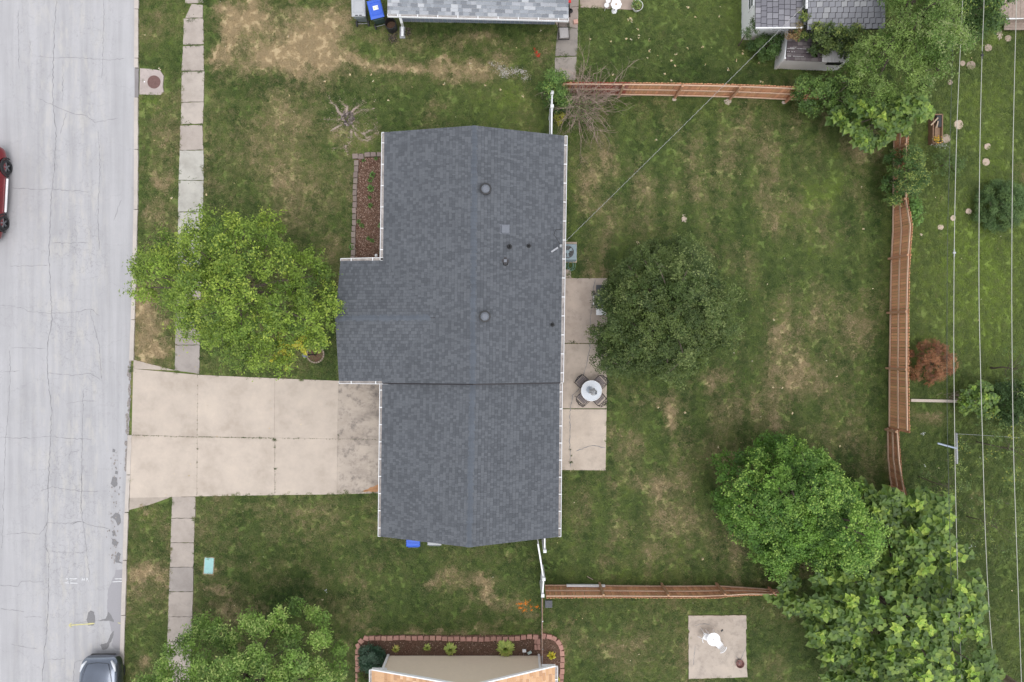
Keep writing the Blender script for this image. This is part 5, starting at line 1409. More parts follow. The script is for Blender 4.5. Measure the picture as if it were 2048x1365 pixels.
sprayed('red_paint_mark', 'red survey paint sprayed on the grass beside the northern path', [(1069, 97, .9, 2, .7), (1073, 105, 1.6, 2.5, 1), (1076, 113, 2, 2.2, 1.2), (1078, 109, 1.5, 1.5, .6)], (.52, .05, .03), 34, .045)
sprayed('pale_gravel', 'pale gravel residue on the lawn south of the northern house', [(985, 128, 4, 3, 1), (1000, 136, 6, 5, 3), (1012, 146, 6, 5, 4), (1030, 143, 8, 4, 4), (1044, 143, 4, 2, 2), (1050, 155, 4, 5, 2), (1005, 150, 3, 3, 1)], (.50, .46, .42), 40, .04)
sprayed('rubbish_scraps', 'white scraps in the grass of the southeastern yard', [(1847, 867, 2, 2, .6), (1850, 932, 1, 2, .3), (1940, 1095, 5, 2, .6), (1960, 916, .8, .8, .2), (650, 1181, 2, 1.5, .4)], (.6, .62, .6), 24, .06)
# orange leaf heap near the shed and planter box on the neighbour's lawn
pb = thing('planter_box', 'narrow brown wooden box with black liner and yellow flowers in the eastern lawn', 'planter', tuple(at(1870, 262)))
BC = (.24, .15, .10)
q = MB(); q.cur = BC
ca4 = [(1862, 232), (1880, 232), (1879, 288), (1861, 288)]
for k in range(4): q.bar(at(*ca4[k], .2), at(*ca4[(k + 1) % 4], .2), .05, .4)
q.build('box_side', M['wood'], pb)
q = MB(); q.cur = (.26, .17, .11); q.prism(PX([(1863, 234), (1879, 234), (1878, 286), (1862, 286)]), .0, .28); q.build('soil', M['wood'], pb)
q = MB(); q.prism(PX([(1863, 236), (1877, 233), (1876, 257), (1871, 260), (1864, 258)]), .285, .38); q.build('black_liner', M['black'], pb, bevel=.02)
for (a, b) in (((1862, 251), (1876, 236)), ((1873, 256), (1876, 243))):
    q = MB(); q.cur = (.42, .32, .23); q.bar(at(*a, .44), at(*b, .44), .06, .03); q.build('loose_board', M['wood'], pb)
pts = [tuple(at(1876 + rnd.gauss(0, 4.5), 280 + rnd.gauss(0, 4), .45 + rnd.random() * .15)) for _ in range(120)]
leaf_cloud('flowers', pts, .07, [(.75, .40, .03), (.7, .5, .06), (.12, .17, .05)], parent=pb, kind='stuff')
pts = [tuple(at(1880 + rnd.gauss(0, 8), 291 + rnd.gauss(0, 3), .2 + rnd.random() * .15)) for _ in range(120)]
leaf_cloud('grey_leaves', pts, .06, [(.4, .42, .36), (.2, .25, .14)], parent=pb, kind='stuff')
# ================================================================== CARS
def carpaint(name, col):
    t = NT(name); t.rough(.25); t.bs.inputs['Base Color'].default_value = (*col, 1); t.bs.inputs['Metallic'].default_value = .85
    t.bs.inputs['Coat Weight'].default_value = 1; t.bs.inputs['Coat Roughness'].default_value = .04
    f = t.noise(1.2, 3); t.l(t.mix(1, (*col, 1), t.ramp(f, [(.3, .85), (.7, 1.1)]), 'MULTIPLY'), t.bs.inputs['Base Color'])
    return t.m
def loft(mb, secs, close=True):
    idx = []
    for s_ in secs:
        i = len(mb.v); mb.v.extend([tuple(p) for p in s_]); idx.append(i)
    n = len(secs[0])
    for a, b in zip(idx, idx[1:]):
        for j in range(n - 1):
            mb.f.append((a + j, a + j + 1, b + j + 1, b + j)); mb.c.append(mb.cur)
    for i, rev in ((idx[0], True), (idx[-1], False)):
        f = tuple(i + j for j in range(n)); mb.f.append(f[::-1] if rev else f); mb.c.append(mb.cur)
def make_car(label, paint, L_=4.7, W_=1.86, Hh=1.45, hood=.95, suv=False, sill=None, group=None, tuck=.24):
    """nose towards +y, centre of the car at the origin"""
    r_ = thing('parked_car', label, 'car', (0, 0, 0), group)
    hw = W_ / 2
    def sec(y, w_, ztop, zbot=.22, crown=.05, belt=.62):
        xs = []
        P = [(-w_ * .90, zbot), (-w_ * .985, zbot + .12), (-w_, belt * .85), (-w_ * .985, belt), (-w_ * .93, max(belt + .04, ztop - .07)), (-w_ * .82, ztop - .02), (-w_ * .55, ztop + crown * .5), (-w_ * .25, ztop + crown * .9), (0, ztop + crown)]
        P = P + [(-x, z) for x, z in P[-2::-1]]
        return [(x, y, z) for x, z in P]
    F = L_ / 2
    b = hood
    prof = [(F, .60, .50, .34, .02), (F - .05, .74, .62, .28, .03), (F - .16, .86, b - .22, .24, .04), (F - .32, .93, b - .12, .22, .05), (F - .6, .97, b - .05, .22, .06), (F - 1.0, .99, b, .22, .06), (F - 1.35, 1.0, b + .03, .22, .05),
            (F - 2.2, 1.0, b + .02, .22, .0), (-F + 1.6, 1.0, b + .03, .22, .0), (-F + .8, .99, b + .02, .22, .03), (-F + .3, .95, b - .02, .24, .03), (-F + .1, .86, b - .12, .28, .02), (-F, .72, b - .3, .36, .02)]
    q = MB(); loft(q, [sec(y, hw * w_, zt, zb, cr_, min(.66, zt - .06)) for (y, w_, zt, zb, cr_) in prof])
    body = q.build('body', paint, r_, smooth=True); sb = body.modifiers.new('s', 'SUBSURF'); sb.levels = 1; sb.render_levels = 2
    # cabin of glass, then roof panel and pillars
    ct, cb_ = Hh - .04, b + .01
    ws, we = F - 1.32, -F + (.25 if suv else .75)
    rs_, re_ = ws - .75, we + (.35 if suv else .75)
    def cab(y, w_, z): return [(-w_, y, cb_ - .03), (-w_ * 1.0, y, cb_), (-w_ * .97, y, cb_ + (z - cb_) * .5), (-w_ * .9, y, z - .03), (-w_ * .7, y, z), (0, y, z + .03), (w_ * .7, y, z), (w_ * .9, y, z - .03), (w_ * .97, y, cb_ + (z - cb_) * .5), (w_ * 1.0, y, cb_), (w_, y, cb_ - .03)]
    gw = hw * .9
    q = MB(); loft(q, [cab(ws + .05, gw * .84, cb_ + .01), cab(ws - .1, gw * .92, cb_ + .10), cab(rs_, gw * .94, ct), cab((rs_ + re_) / 2, gw * .94, ct + .02), cab(re_, gw * .9, ct - .02), cab(we, gw * .82, cb_ + .03)])
    gls = NT('car_glass'); gls.rough(.03); gls.bs.inputs['Base Color'].default_value = (.012, .014, .018, 1); gls.bs.inputs['Coat Weight'].default_value = 1
    q.build('cabin_glass', gls.m, r_, smooth=True)
    q = MB()
    def roofsec(y, w_, z): return [(-w_ * .93, y, z - .05), (-w_ * .88, y, z - .015), (-w_ * .6, y, z + .015), (0, y, z + .045), (w_ * .6, y, z + .015), (w_ * .88, y, z - .015), (w_ * .93, y, z - .05)]
    loft(q, [roofsec(rs_ + .04, gw * .93, ct), roofsec((rs_ + re_) / 2, gw * .95, ct + .03), roofsec(re_ - .04, gw * .9, ct - .01)]); q.build('roof', paint, r_, smooth=True)
    q = MB()
    for s_ in (-1, 1):
        q.bar((s_ * gw * .86, ws - .02, cb_ + .02), (s_ * gw * .84, rs_, ct - .01), .06, .05); q.bar((s_ * gw * .965, -.1, cb_), (s_ * gw * .88, -.1, ct), .07, .04); q.bar((s_ * gw * .8, we, cb_ + .02), (s_ * gw * .8, re_, ct - .02), .08, .05)
    q.build('pillar', paint, r_)
    for s_ in (-1, 1):
        q = MB(); q.box((s_ * (hw + .08), ws - .35, cb_ + .05), (.22, .14, .14)); q.build('wing_mirror', paint, r_, bevel=.03)
        q = MB(); q.tube([(s_ * hw * .60, F - .17, b - .22), (s_ * hw * .76, F - .34, b - .155), (s_ * hw * .86, F - .62, b - .10)], [.04, .075, .03], 8); q.build('headlight', mat('headlamp_lens', (.6, .62, .66), .12, var=.05, coat=1), r_, smooth=True)
        q = MB(); q.box((s_ * hw * .72, -F + .10, b - .12), (.34, .1, .12)); q.build('tail_light', mat('red_lens', (.35, .01, .01), .2), r_, bevel=.02)
        for yy_ in (F - .92, -F + .95):
            wh = thing('wheel', None, None, (0, 0, 0)); wh.parent = r_
            xw = s_ * (hw - tuck)
            R1 = .345
            q = MB(); pts = []
            prof_ = [(.23, -.10), (R1 - .02, -.11), (R1, -.08), (R1, .08), (R1 - .02, .11), (.23, .10)]
            n = 32
            for k in range(n):
                a = k / n * 6.283
                for (rr_, xx_) in prof_: q.v.append((xw + xx_ * s_, yy_ + rr_ * math.cos(a), R1 + rr_ * math.sin(a)))
            for k in range(n):
                for j in range(5):
                    q.f.append((k * 6 + j, k * 6 + j + 1, ((k + 1) % n) * 6 + j + 1, ((k + 1) % n) * 6 + j)); q.c.append(None)
            q.build('tyre', M['rubber'], wh, smooth=True)
            q = MB(); xo = xw + .075 * s_
            q.tube([(xw + .03 * s_, yy_, R1), (xw + .045 * s_, yy_, R1)], .225, 28); q.build('rim', M['black'], wh)
            q = MB()
            for k in range(5):
                a = k / 5 * 6.283 + .3
                for da in (-.14, .14): q.bar((xo, yy_ + .04 * math.cos(a), R1 + .04 * math.sin(a)), (xo - .01 * s_, yy_ + .225 * math.cos(a + da), R1 + .225 * math.sin(a + da)), .032, .03, up=(1, 0, 0))
            q.tube([(xo - .03 * s_, yy_, R1), (xo + .01 * s_, yy_, R1)], .055, 14)
            q.build('spoke', mat('machined_alloy', (.30, .31, .33), .3, .8), wh)
            # arch
            q = MB(); P = [(s_ * (hw + .004), yy_ + .42 * math.cos(a), R1 + .42 * math.sin(a)) for a in np.linspace(-.25, math.pi + .25, 16)]
            q.tube(P, .035, 6); q.build('arch_trim', M['black'], r_) if suv else None
            q = MB(); xc_ = s_ * (hw - tuck)
            q.tube([(xc_ - s_ * .06, yy_, R1 + .01), (xc_ + s_ * .05, yy_, R1 + .01)], .38, 28); q.build('wheel_well', M['black'], r_)
    q = MB()
    for s_ in (-1, 1): q.tube([(s_ * hw * .52, F - .26, b - .115), (s_ * hw * .66, F - .6, b - .004), (s_ * hw * .74, F - 1.0, b + .022), (s_ * hw * .78, F - 1.36, b + .045)], .008, 4)
    q.tube([(-hw * .52, F - .26, b - .115), (0, F - .2, b - .12), (hw * .52, F - .26, b - .115)], .008, 4)
    q.build('hood_seam', M['black'], r_)
    q = MB(); q.box((0, F - .03, .40), (W_ * .6, .06, .16)); q.build('grille', M['black'], r_, bevel=.02)
    q = MB(); q.bar((-gw * .5, ws + .10, cb_ + .045), (gw * .1, ws + .05, cb_ + .05), .025, .02); q.bar((gw * .0, ws + .10, cb_ + .05), (gw * .6, ws + .04, cb_ + .045), .025, .02); q.build('wiper', M['black'], r_)
    if sill:
        for s_ in (-1, 1):
            q = MB(); q.box((s_ * (hw + .03), .02, .34), (.09, L_ - 2.9, .08)); q.build('reflection_strip', sill, r_, bevel=.03)  # pale strip: reflection on the lower doors put into colour
            q = MB(); q.bar((s_ * gw * .82, rs_ - .1, ct + .09), (s_ * gw * .82, re_ + .1, ct + .09), .035, .035); q.build('roof_rail', M['steel'], r_)
    return r_
c1_ = make_car('dark blue black car parked nose up against the kerb at the bottom edge', carpaint('dark_car_paint', (.13, .15, .19)), 4.6, 1.90, 1.45, .95)
c1_.location = (-19.2, -14.72 - 2.3, 0); c1_.rotation_euler = (0, 0, .01)
c2_ = make_car('dark red car cut off by the left edge of the picture', carpaint('red_car_paint', (.28, .012, .02)), 4.5, 1.84, 1.62, 1.0, suv=True, sill=M['vinyl'], tuck=.10)
c2_.location = (-24.77, 6.93, 0); c2_.rotation_euler = (0, 0, math.pi - .055)

# ================================================================== BINS
def make_bin(label, lidc, bodyc, sticker=False, vents=False):
    """lid hinge side towards -y (wheels), front +y"""
    r_ = thing('wheelie_bin', label, 'bin', (0, 0, 0), 'wheeled refuse bins')
    q = MB()
    def rect(w_, y0_, y1_, z): return [(-w_ / 2, y0_, z), (w_ / 2, y0_, z), (w_ / 2, y1_, z), (-w_ / 2, y1_, z), (-w_ / 2, y0_, z)]
    loft(q, [rect(.42, -.24, .26, .06), rect(.56, -.34, .38, .96), rect(.60, -.37, .40, .98), rect(.60, -.37, .40, 1.0)]); q.build('body', bodyc, r_)
    q = MB(); loft(q, [rect(.64, -.42, .45, 1.0), rect(.64, -.42, .45, 1.03), rect(.56, -.34, .38, 1.075)]); ld = q.build('lid', lidc, r_, bevel=.015)
    q = MB()
    for (a, b) in (((-.22, -.26), (.22, -.26)), ((.22, -.26), (.2, .3)), ((.2, .3), (-.2, .3)), ((-.2, .3), (-.22, -.26))): q.bar((a[0], a[1], 1.082), (b[0], b[1], 1.082), .03, .022)
    q.build('lid_ridge', lidc, ld)
    for x_ in (-.13, .05):
        if vents: q = MB(); q.box((x_ + .04, -.385, 1.05), (.12, .035, .03)); q.build('handle_slot', M['black'], ld)
    if sticker:
        q = MB(); q.box((.02, .03, 1.098), (.24, .2, .004)); st_k = q.build('sticker', M['white'], ld)
        q = MB(); q.bar((.07, .08, 1.102), (.09, .02, 1.102), .014, .003); q.bar((.12, .07, 1.102), (.12, .0, 1.102), .012, .003); q.bar((.06, -.03, 1.102), (.11, -.045, 1.102), .014, .003); q.build('print', mat('dark_print', (.15, .22, .3), .6), ld)
        q = MB(); q.box((-.04, .02, 1.1015), (.07, .08, .003)); q.build('yellow_print', mat('yellow_print', (.75, .7, .3), .6), ld)
    for s_ in (-1, 1):
        q = MB(); q.tube([(s_ * .24, -.34, .13), (s_ * .31, -.34, .13)], .13, 18); q.build('wheel', M['rubber'], r_)
    q = MB(); q.tube([(-.3, -.34, .13), (.3, -.34, .13)], .015, 8); q.build('axle', M['steel'], r_)
    q = MB(); q.tube([(-.25, -.46, .96), (.25, -.46, .96)], .018, 8); q.build('handle', bodyc, r_)
    return r_
BL = mat('blue_plastic', (.045, .13, .62), .5, var=.06); GR = mat('light_grey_plastic', (.42, .43, .45), .5, var=.05); GD = mat('dark_grey_plastic', (.16, .18, .185), .55); DGN = mat('dark_green_plastic', (.04, .07, .06), .55)
b1_ = make_bin('grey bin with pale lid beside the blue bin at the top edge', GR, GD, vents=True); b1_.location = at(717, 5, 0) * 1; b1_.location = (at(716.5, 11, 1.05).x, at(717, 14.5, 1.05).y, 0); b1_.rotation_euler = (0, 0, .03)
b2_ = make_bin('blue bin with a white sticker on its lid at the top edge', BL, DGN, sticker=True); b2_.location = (at(751, 17, 1.05).x, at(750, 18.5, 1.05).y, 0); b2_.rotation_euler = (0, 0, .24)
b3_ = make_bin('blue bin half hidden under the southern gable of the grey roof', BL, BL); b3_.location = (at(826, 1080, 1.05).x, at(826, 1075.5, 1.05).y, 0); b3_.rotation_euler = (0, 0, .0)
b4_ = make_bin('grey bin mostly hidden under the southern gable of the grey roof', GR, GD); b4_.location = (at(869, 1080, 1.05).x, at(869, 1073, 1.05).y, 0); b4_.rotation_euler = (0, 0, -.02)
# barrel and debris
br = thing('barrel', 'open black barrel beside the white downspout of the northern house', 'barrel', tuple(at(785, 58)))
c_ = at(785, 58)
q = MB(); q.lathe((c_.x, c_.y, 0), [(.25, 0), (.26, .3), (.262, .56), (.24, .57), (.235, .1)], 26); q.build('drum', M['black'], br)
q = MB(); q.lathe((c_.x, c_.y, .25), [(.235, 0), (0, .05)], 18); q.build('contents', M['mulch'], br)
q = MB(); q.lathe((c_.x, c_.y, .56), [(.25, 0), (.272, .01), (.25, .025)], 26); q.build('rim', M['rubber'], br)
pts = [tuple(at(786 + rnd.gauss(0, 5), 75 + rnd.gauss(0, 6), .06 + rnd.random() * .03)) for _ in range(220)] + [tuple(at(817 + rnd.gauss(0, 3), 63 + rnd.gauss(0, 6), .06)) for _ in range(120)]
leaf_cloud('dark_debris', pts, .07, [(.07, .06, .05), (.12, .10, .08), (.04, .035, .03), (.2, .16, .1)], matl=M['matte'], flat=.6, label='dark leaf litter below the barrel and beside the downspout', kind='stuff', cat='debris')

# ================================================================== AC UNIT, HOSE, GRILL
ac = thing('air_conditioner', 'blue grey outdoor air conditioning unit against the east eave of the house', 'air conditioner', tuple(at(1137, 505)))
ACM = mat('blue_grey_enamel', (.21, .27, .30), .5, var=.06)
c_ = at(1137, 504.5, .78); ax, ay = c_.x, c_.y
q = MB(); q.cur = (.46, .36, .29); q.box((ax - .02, ay + .08, .03), (.95, .98, .08)); q.build('base_slab', M['stone'], ac)
q = MB(); q.box((ax, ay, .44), (.76, .74, .72)); q.build('casing', ACM, ac, bevel=.03)
for k in range(8):
    q = MB(); q.box((ax, ay, .16 + k * .075), (.775, .755, .02)); q.build('louvre', ACM, ac)
q = MB(); q.lathe((ax - .05, ay, .80), [(.34, 0), (.30, .012), (.29, -.04)], 32); q.build('fan_ring', ACM, ac)
q = MB(); q.lathe((ax - .05, ay, .802), [(.29, 0), (0, 0)], 32); q.build('fan_well', M['black'], ac)
q = MB()
for k in range(3):
    a0_ = k * 2.094 + .5; P = [(ax - .05 + r_ * math.cos(a0_ + da), ay + r_ * math.sin(a0_ + da), .81 + dz) for r_, da, dz in ((.05, 0, .02), (.26, -.25, .0), (.27, .35, .03), (.06, .7, .03))]
    q.face(P); q.face(P[::-1])
q.lathe((ax - .05, ay, .81), [(.09, 0), (.08, .035), (0, .04)], 18); q.build('fan', mat('fan_grey', (.20, .27, .30), .4), ac)
q = MB()
for k in range(7):
    r_ = .05 + k * .04; q.tube([(ax - .05 + r_ * math.cos(a), ay + r_ * math.sin(a), .845) for a in np.linspace(0, 6.283, 25)], .003, 4)
q.build('wire_guard', M['steel'], ac)
q = MB(); pts = []
for k in range(64):
    a = k * .33; r_ = .17 + .05 * math.sin(k * .21) + .02 * rnd.random(); p = at(1139 + 3 * math.sin(k * .05), 531); pts.append((p.x + r_ * math.cos(a) * .9, p.y + r_ * math.sin(a) * 1.25, .05 + .0012 * k))
q.tube(pts, .012, 5); q.build('garden_hose', mat('green_hose', (.13, .24, .19), .45, var=.2), label='coiled green garden hose on the ground between the air conditioner and the patio', cat='hose')
q = MB(); q.cur = (.40, .32, .27); q.prism(PX([(1131, 540), (1140, 538), (1143, 556), (1131, 556)]), -.03, .045); q.build('stepping_slab', M['stone'], label='small stained slab at the north edge of the patio by the wall', cat='slab')
gr = thing('barbecue_grill', 'dark grey barbecue grill partly covered by the olive tree branches', 'grill', (0, 0, 0))
GM = mat('charcoal_enamel', (.055, .058, .065), .4, .3); 
q = MB(); q.box((0, 0, .55), (.5, .62, .5)); q.build('cabinet', GM, gr, bevel=.02)
q = MB(); N_ = 10; secs = []
for k in range(N_ + 1):
    a = math.pi * k / N_; secs.append([(x, .0 + y_, 0) for x, y_ in ()])
P0 = [(.27 * math.cos(a), .80 + .26 * math.sin(a)) for a in np.linspace(0, math.pi, 12)]
loft(q, [[(x, y_, z) for x, z in P0] for y_ in (-.33, .33)]); q.build('hood', mat('grey_hood', (.22, .23, .25), .3, .5), gr, smooth=False)
q = MB(); q.tube([(-.3, -.22, .93), (-.36, -.2, .93), (-.36, .2, .93), (-.3, .22, .93)], .016, 8); q.build('handle', M['white'], gr)
q = MB(); q.box((0, .56, .84), (.46, .34, .035)); q.build('side_shelf', GM, gr, bevel=.012)
q = MB(); q.box((0, -.52, .84), (.46, .3, .035)); q.build('side_shelf', M['vinyl'], gr, bevel=.012)
q = MB(); q.bar((-.38, .3, .8), (.2, .34, .8), .06, .05); q.build('control_bar', M['black'], gr)
for sx_ in (-1, 1):
    for sy_ in (-1, 1): q = MB(); q.bar((sx_ * .22, sy_ * .28, 0), (sx_ * .22, sy_ * .28, .34), .035); q.build('leg', M['black'], gr)
gr.location = tuple(at(1201.5, 604) + Vector((-.10, 0, .05)))

# ================================================================== PATIO SET
c_ = at(1176, 779, .05); tc = at(1183, 782, .76)
pt_ = thing('patio_table', 'round glass patio table with a closed white parasol on the back patio', 'table', (tc.x, tc.y, .05))
TR = .485
q = MB(); q.lathe((tc.x, tc.y, .72), [(TR - .02, 0), (TR, .008), (TR, .024), (TR - .02, .03)], 48); q.build('table_rim', M['white'], pt_)
t = NT('frosted_table_glass'); t.rough(.12); t.bs.inputs['Base Color'].default_value = (.56, .60, .66, 1); t.bs.inputs['Coat Weight'].default_value = .6
vv = t.n('ShaderNodeTexChecker'); vv.inputs['Scale'].default_value = 60; t.l(t.pos, vv.inputs[0]); vv.inputs[1].default_value = (.33, .37, .43, 1); vv.inputs[2].default_value = (.40, .44, .50, 1); t.l(vv.outputs[0], t.bs.inputs['Base Color'])
q = MB(); q.lathe((tc.x, tc.y, .738), [(TR - .015, -.008), (TR - .015, 0), (0, .0)], 48, True); q.build('glass_top', t.m, pt_)
for k in range(4):
    a = k * 1.571 + .4; q = MB(); q.tube([(tc.x + .36 * math.cos(a), tc.y + .36 * math.sin(a), .72), (tc.x + .28 * math.cos(a), tc.y + .28 * math.sin(a), .4), (tc.x + .38 * math.cos(a), tc.y + .38 * math.sin(a), .05)], .015, 8); q.build('leg', M['blackmetal'], pt_)
um = thing('parasol', 'closed white parasol standing through the glass patio table', 'parasol', (tc.x, tc.y, .05))
q = MB(); q.tube([(tc.x, tc.y, .06), (tc.x, tc.y, 2.45)], .02, 10); q.build('pole', M['white'], um)
q = MB(); q.lathe((tc.x, tc.y, .05), [(.24, 0), (.22, .06), (.05, .1)], 24); q.build('base', M['blackmetal'], um)
q = MB(); n = 16
secs_ = [(.10, .9), (.155, 1.05), (.14, 1.4), (.12, 1.8), (.09, 2.15), (.03, 2.4)]
rings = []
for (r_, z_) in secs_:
    i = len(q.v); rings.append(i)
    for k in range(n): rr_ = r_ * (1.2 if k % 2 else .62); q.v.append((tc.x + rr_ * math.cos(k / n * 6.283), tc.y + rr_ * math.sin(k / n * 6.283), z_))
for a, b in zip(rings, rings[1:]):
    for k in range(n): q.f.append((a + k, a + (k + 1) % n, b + (k + 1) % n, b + k)); q.c.append(None)
q.build('folded_canopy', mat('white_canvas', (.74, .75, .77), .8, var=.04), um)
q = MB(); q.lathe((tc.x, tc.y, 2.42), [(.045, -.03), (.05, .0), (.03, .06), (0, .08)], 12); q.build('finial', M['vent'], um)
q = MB(); q.lathe((tc.x, tc.y, 1.3), [(.16, -.025), (.17, 0), (.16, .025)], 20); q.build('tie_strap', M['white'], um)
def make_chair(label):
    r_ = thing('patio_chair', label, 'chair', (0, 0, 0), 'dark slatted chairs around the glass table')
    # seat of slats, front towards +y (the table), back at -y
    for k in range(9):
        y_ = .22 - k * .054; q = MB(); w_ = .235 - .02 * (k > 6)
        q.bar((-w_, y_, .42 + .012 * math.sin(k)), (w_, y_, .42 + .012 * math.sin(k)), .036, .014, up=(0, 0, 1)); q.build('slat', mat_slat, r_)
    q = MB(); q.tube([(-.25, .25, .42), (-.26, -.22, .41), (-.25, -.30, .62), (-.22, -.37, .88), (0, -.42, .93), (.22, -.37, .88), (.25, -.30, .62), (.26, -.22, .41), (.25, .25, .42), (0, .28, .42), (-.25, .25, .42)], .014, 6); q.build('frame', M['blackmetal'], r_)
    q = MB()
    q.bar((-.23, -.31, .60), (.0, -.40, .92), .022, .018); q.bar((.23, -.31, .60), (0, -.40, .92), .022, .018); q.bar((-.2, -.37, .87), (.24, -.29, .5), .02, .018); q.bar((.2, -.37, .87), (-.24, -.29, .5), .02, .018); q.bar((-.24, -.3, .6), (.24, -.3, .6), .022)
    q.build('backrest', M['blackmetal'], r_)
    for s_ in (-1, 1):
        q = MB(); q.tube([(s_ * .27, .22, 0), (s_ * .27, .2, .62), (s_ * .28, -.05, .65), (s_ * .265, -.3, .62)], .013, 6); q.build('armrest', M['blackmetal'], r_)
        q = MB(); q.tube([(s_ * .25, -.2, .42), (s_ * .27, -.28, 0)], .013, 6); q.build('leg', M['blackmetal'], r_)
    return r_
mat_slat = mat('dark_slat_fabric', (.10, .085, .10), .7, var=.2)
chs = [make_chair('dark slatted chair northwest of the glass table')]
for lab in ('dark slatted chair northeast of the glass table', 'dark slatted chair southwest of the glass table, tipped back outwards', 'dark slatted chair southeast of the glass table, back over the grass'):
    c = copy_tree(chs[0]); c['label'] = lab; chs.append(c)
for c, (px, py) in zip(chs, ((1166, 766), (1197, 767), (1168, 795), (1195, 795))):
    p = at(px, py, .45); d = Vector((tc.x - p.x, tc.y - p.y, 0)); c.location = (p.x, p.y, .055); c.rotation_euler = (0, 0, math.atan2(d.y, d.x) - math.pi / 2)

# white plastic table and chairs on the pad
tc2 = at(1427.5, 1279.5, .74)
wt = thing('plastic_table', 'round white plastic table on the weathered concrete pad', 'table', (tc2.x, tc2.y, .06), 'white plastic furniture on the concrete pad')
q = MB(); q.lathe((tc2.x, tc2.y, .72), [(.29, -.03), (.315, 0), (.31, .02), (.28, .024), (.27, .018), (.03, .018), (.02, .0)], 40); q.build('tabletop', M['white'], wt, smooth=False)
for k in range(4):
    a = k * 1.571 + .8; q = MB(); q.bar((tc2.x + .12 * math.cos(a), tc2.y + .12 * math.sin(a), .7), (tc2.x + .25 * math.cos(a), tc2.y + .25 * math.sin(a), .06), .05, .05); q.build('leg', M['white'], wt)
def plastic_chair(label, loc, rz):
    r_ = thing('plastic_chair', label, 'chair', (0, 0, 0), 'white plastic furniture on the concrete pad')
    q = MB(); q.prism([(-.17, -.15), (.17, -.15), (.2, .1), (.15, .22), (-.15, .22), (-.2, .1)], .36, .385); q.build('seat', M['white'], r_, bevel=.01)
    for k in range(5):
        a = (k - 2) * .33; q = MB(); q.bar((.19 * math.sin(a), -.02 - .14 * math.cos(a), .4), (.26 * math.sin(a), -.06 - .2 * math.cos(a), .72), .045, .015, up=(0, 1, 0)); q.build('back_slat', M['white'], r_)
    q = MB(); q.tube([(.27 * math.sin(a), -.06 - .2 * math.cos(a), .73) for a in np.linspace(-1.1, 1.1, 9)], .02, 6); q.build('back_rail', M['white'], r_)
    for sx_ in (-1, 1):
        for sy_ in (-1, 1): q = MB(); q.bar((sx_ * .17, sy_ * .15, .36), (sx_ * .24, sy_ * .25, 0), .035, .03); q.build('leg', M['white'], r_)
    r_.location = loc; r_.rotation_euler = (0, 0, rz); return r_
plastic_chair('white plastic chair northwest of the white table', tuple(at(1411, 1273.5, .4).xy) + (.06,), -1.9).scale = (.85, .85, .9)
plastic_chair('white plastic chair southeast of the white table', tuple(at(1438.5, 1290, .4).xy) + (.06,), .75).scale = (.85, .85, .9)
p = at(1478, 1325); cp = thing('metal_pot', 'rusty round metal pot on the southeast corner of the concrete pad', 'pot', (p.x, p.y, .06))
q = MB(); q.lathe((p.x, p.y, .06), [(.14, 0), (.19, .1), (.2, .13), (.185, .13), (.13, .03), (0, .03)], 28); q.build('bowl', mat('rusty_bowl', (.20, .10, .09), .6, .4, var=.3, scale=9), cp)
q = MB(); q.lathe((p.x, p.y, .09), [(.05, 0), (.02, .03), (.0, .035)], 12); q.build('centre_knob', M['steel'], cp)
q = MB(); q.bar((p.x - .1, p.y + .08, .12), (p.x + .02, p.y, .12), .04, .02); q.build('handle', M['iron'], cp)
q = MB(); q.bar(at(1442, 1263, .07), at(1446, 1260, .08), .06, .04); q.build('dark_debris', M['black'], label='small dark scrap on the concrete pad northeast of the white table', cat='scrap')

# objects at the top edge
cc_ = thing('lounge_chair', 'black metal garden chair with a grey cushion on the northern path', 'chair', tuple(at(1128, 68)))
def pz(x, y, z): return at(x, y, z)
q = MB(); q.cur = None
q.prism([tuple(pz(x, y, .40).xy) for x, y in ((1118.5, 56), (1136, 55.5), (1137.5, 76), (1120, 77))], .36, .44); q.build('cushion', mat('grey_cushion', (.40, .375, .37), .9, var=.06), cc_, bevel=.02)
for k in range(5):
    q = MB(); y_ = 44.5 + k * 2.7; q.bar(pz(1117, y_, .86 - k * .09), pz(1137, y_ - .3, .86 - k * .09), .022, .012); q.build('back_slat', M['blackmetal'], cc_)
for s_, xx in ((-1, 1116.5), (1, 1138)):
    q = MB(); q.tube([pz(xx, 44, .88), pz(xx, 57, .42), pz(xx + .5, 79, .38)], .018, 6); q.build('side_frame', M['blackmetal'], cc_)
    q = MB(); q.tube([pz(xx, 55, .62), pz(xx + .5, 77, .60), pz(xx + .5, 79, .0)], .016, 6); q.build('armrest', M['blackmetal'], cc_)
q = MB(); q.tube([pz(1117, 80, .36), pz(1138.5, 79, .36)], .02, 6); q.build('front_bar', M['blackmetal'], cc_)
q = MB(); q.cur = (.55, .33, .27); p = at(1151.5, 44, .08); q.box(tuple(p), (.2, .19, .1), rz=.15); q.build('brick', M['stone'], label='loose pale pink brick at the side of the northern path', cat='brick')
ht = thing('hand_truck', 'red and black hand truck leaning at the corner of the northern house', 'hand truck', tuple(at(1139, 15)))
q = MB(); q.tube([at(1139, -2, 1.0), at(1137.5, 10, .95), at(1139.5, 34, .25)], .035, 8); q.build('frame', M['blackmetal'], ht)
q = MB(); q.bar(at(1139, -8, 1.0), at(1139.5, 6, .98), .12, .06); q.build('red_grip', mat('red_plastic', (.65, .02, .02), .4), ht)
q = MB(); q.bar(at(1137, 8, .9), at(1137, 26, .4), .1, .07); q.build('black_bag', M['black'], ht)
q = MB(); q.lathe(tuple(at(1141, 22, .12)), [(.05, -.1), (.12, 0), (.05, .1)], 12); q.build('wheel', M['rubber'], ht)
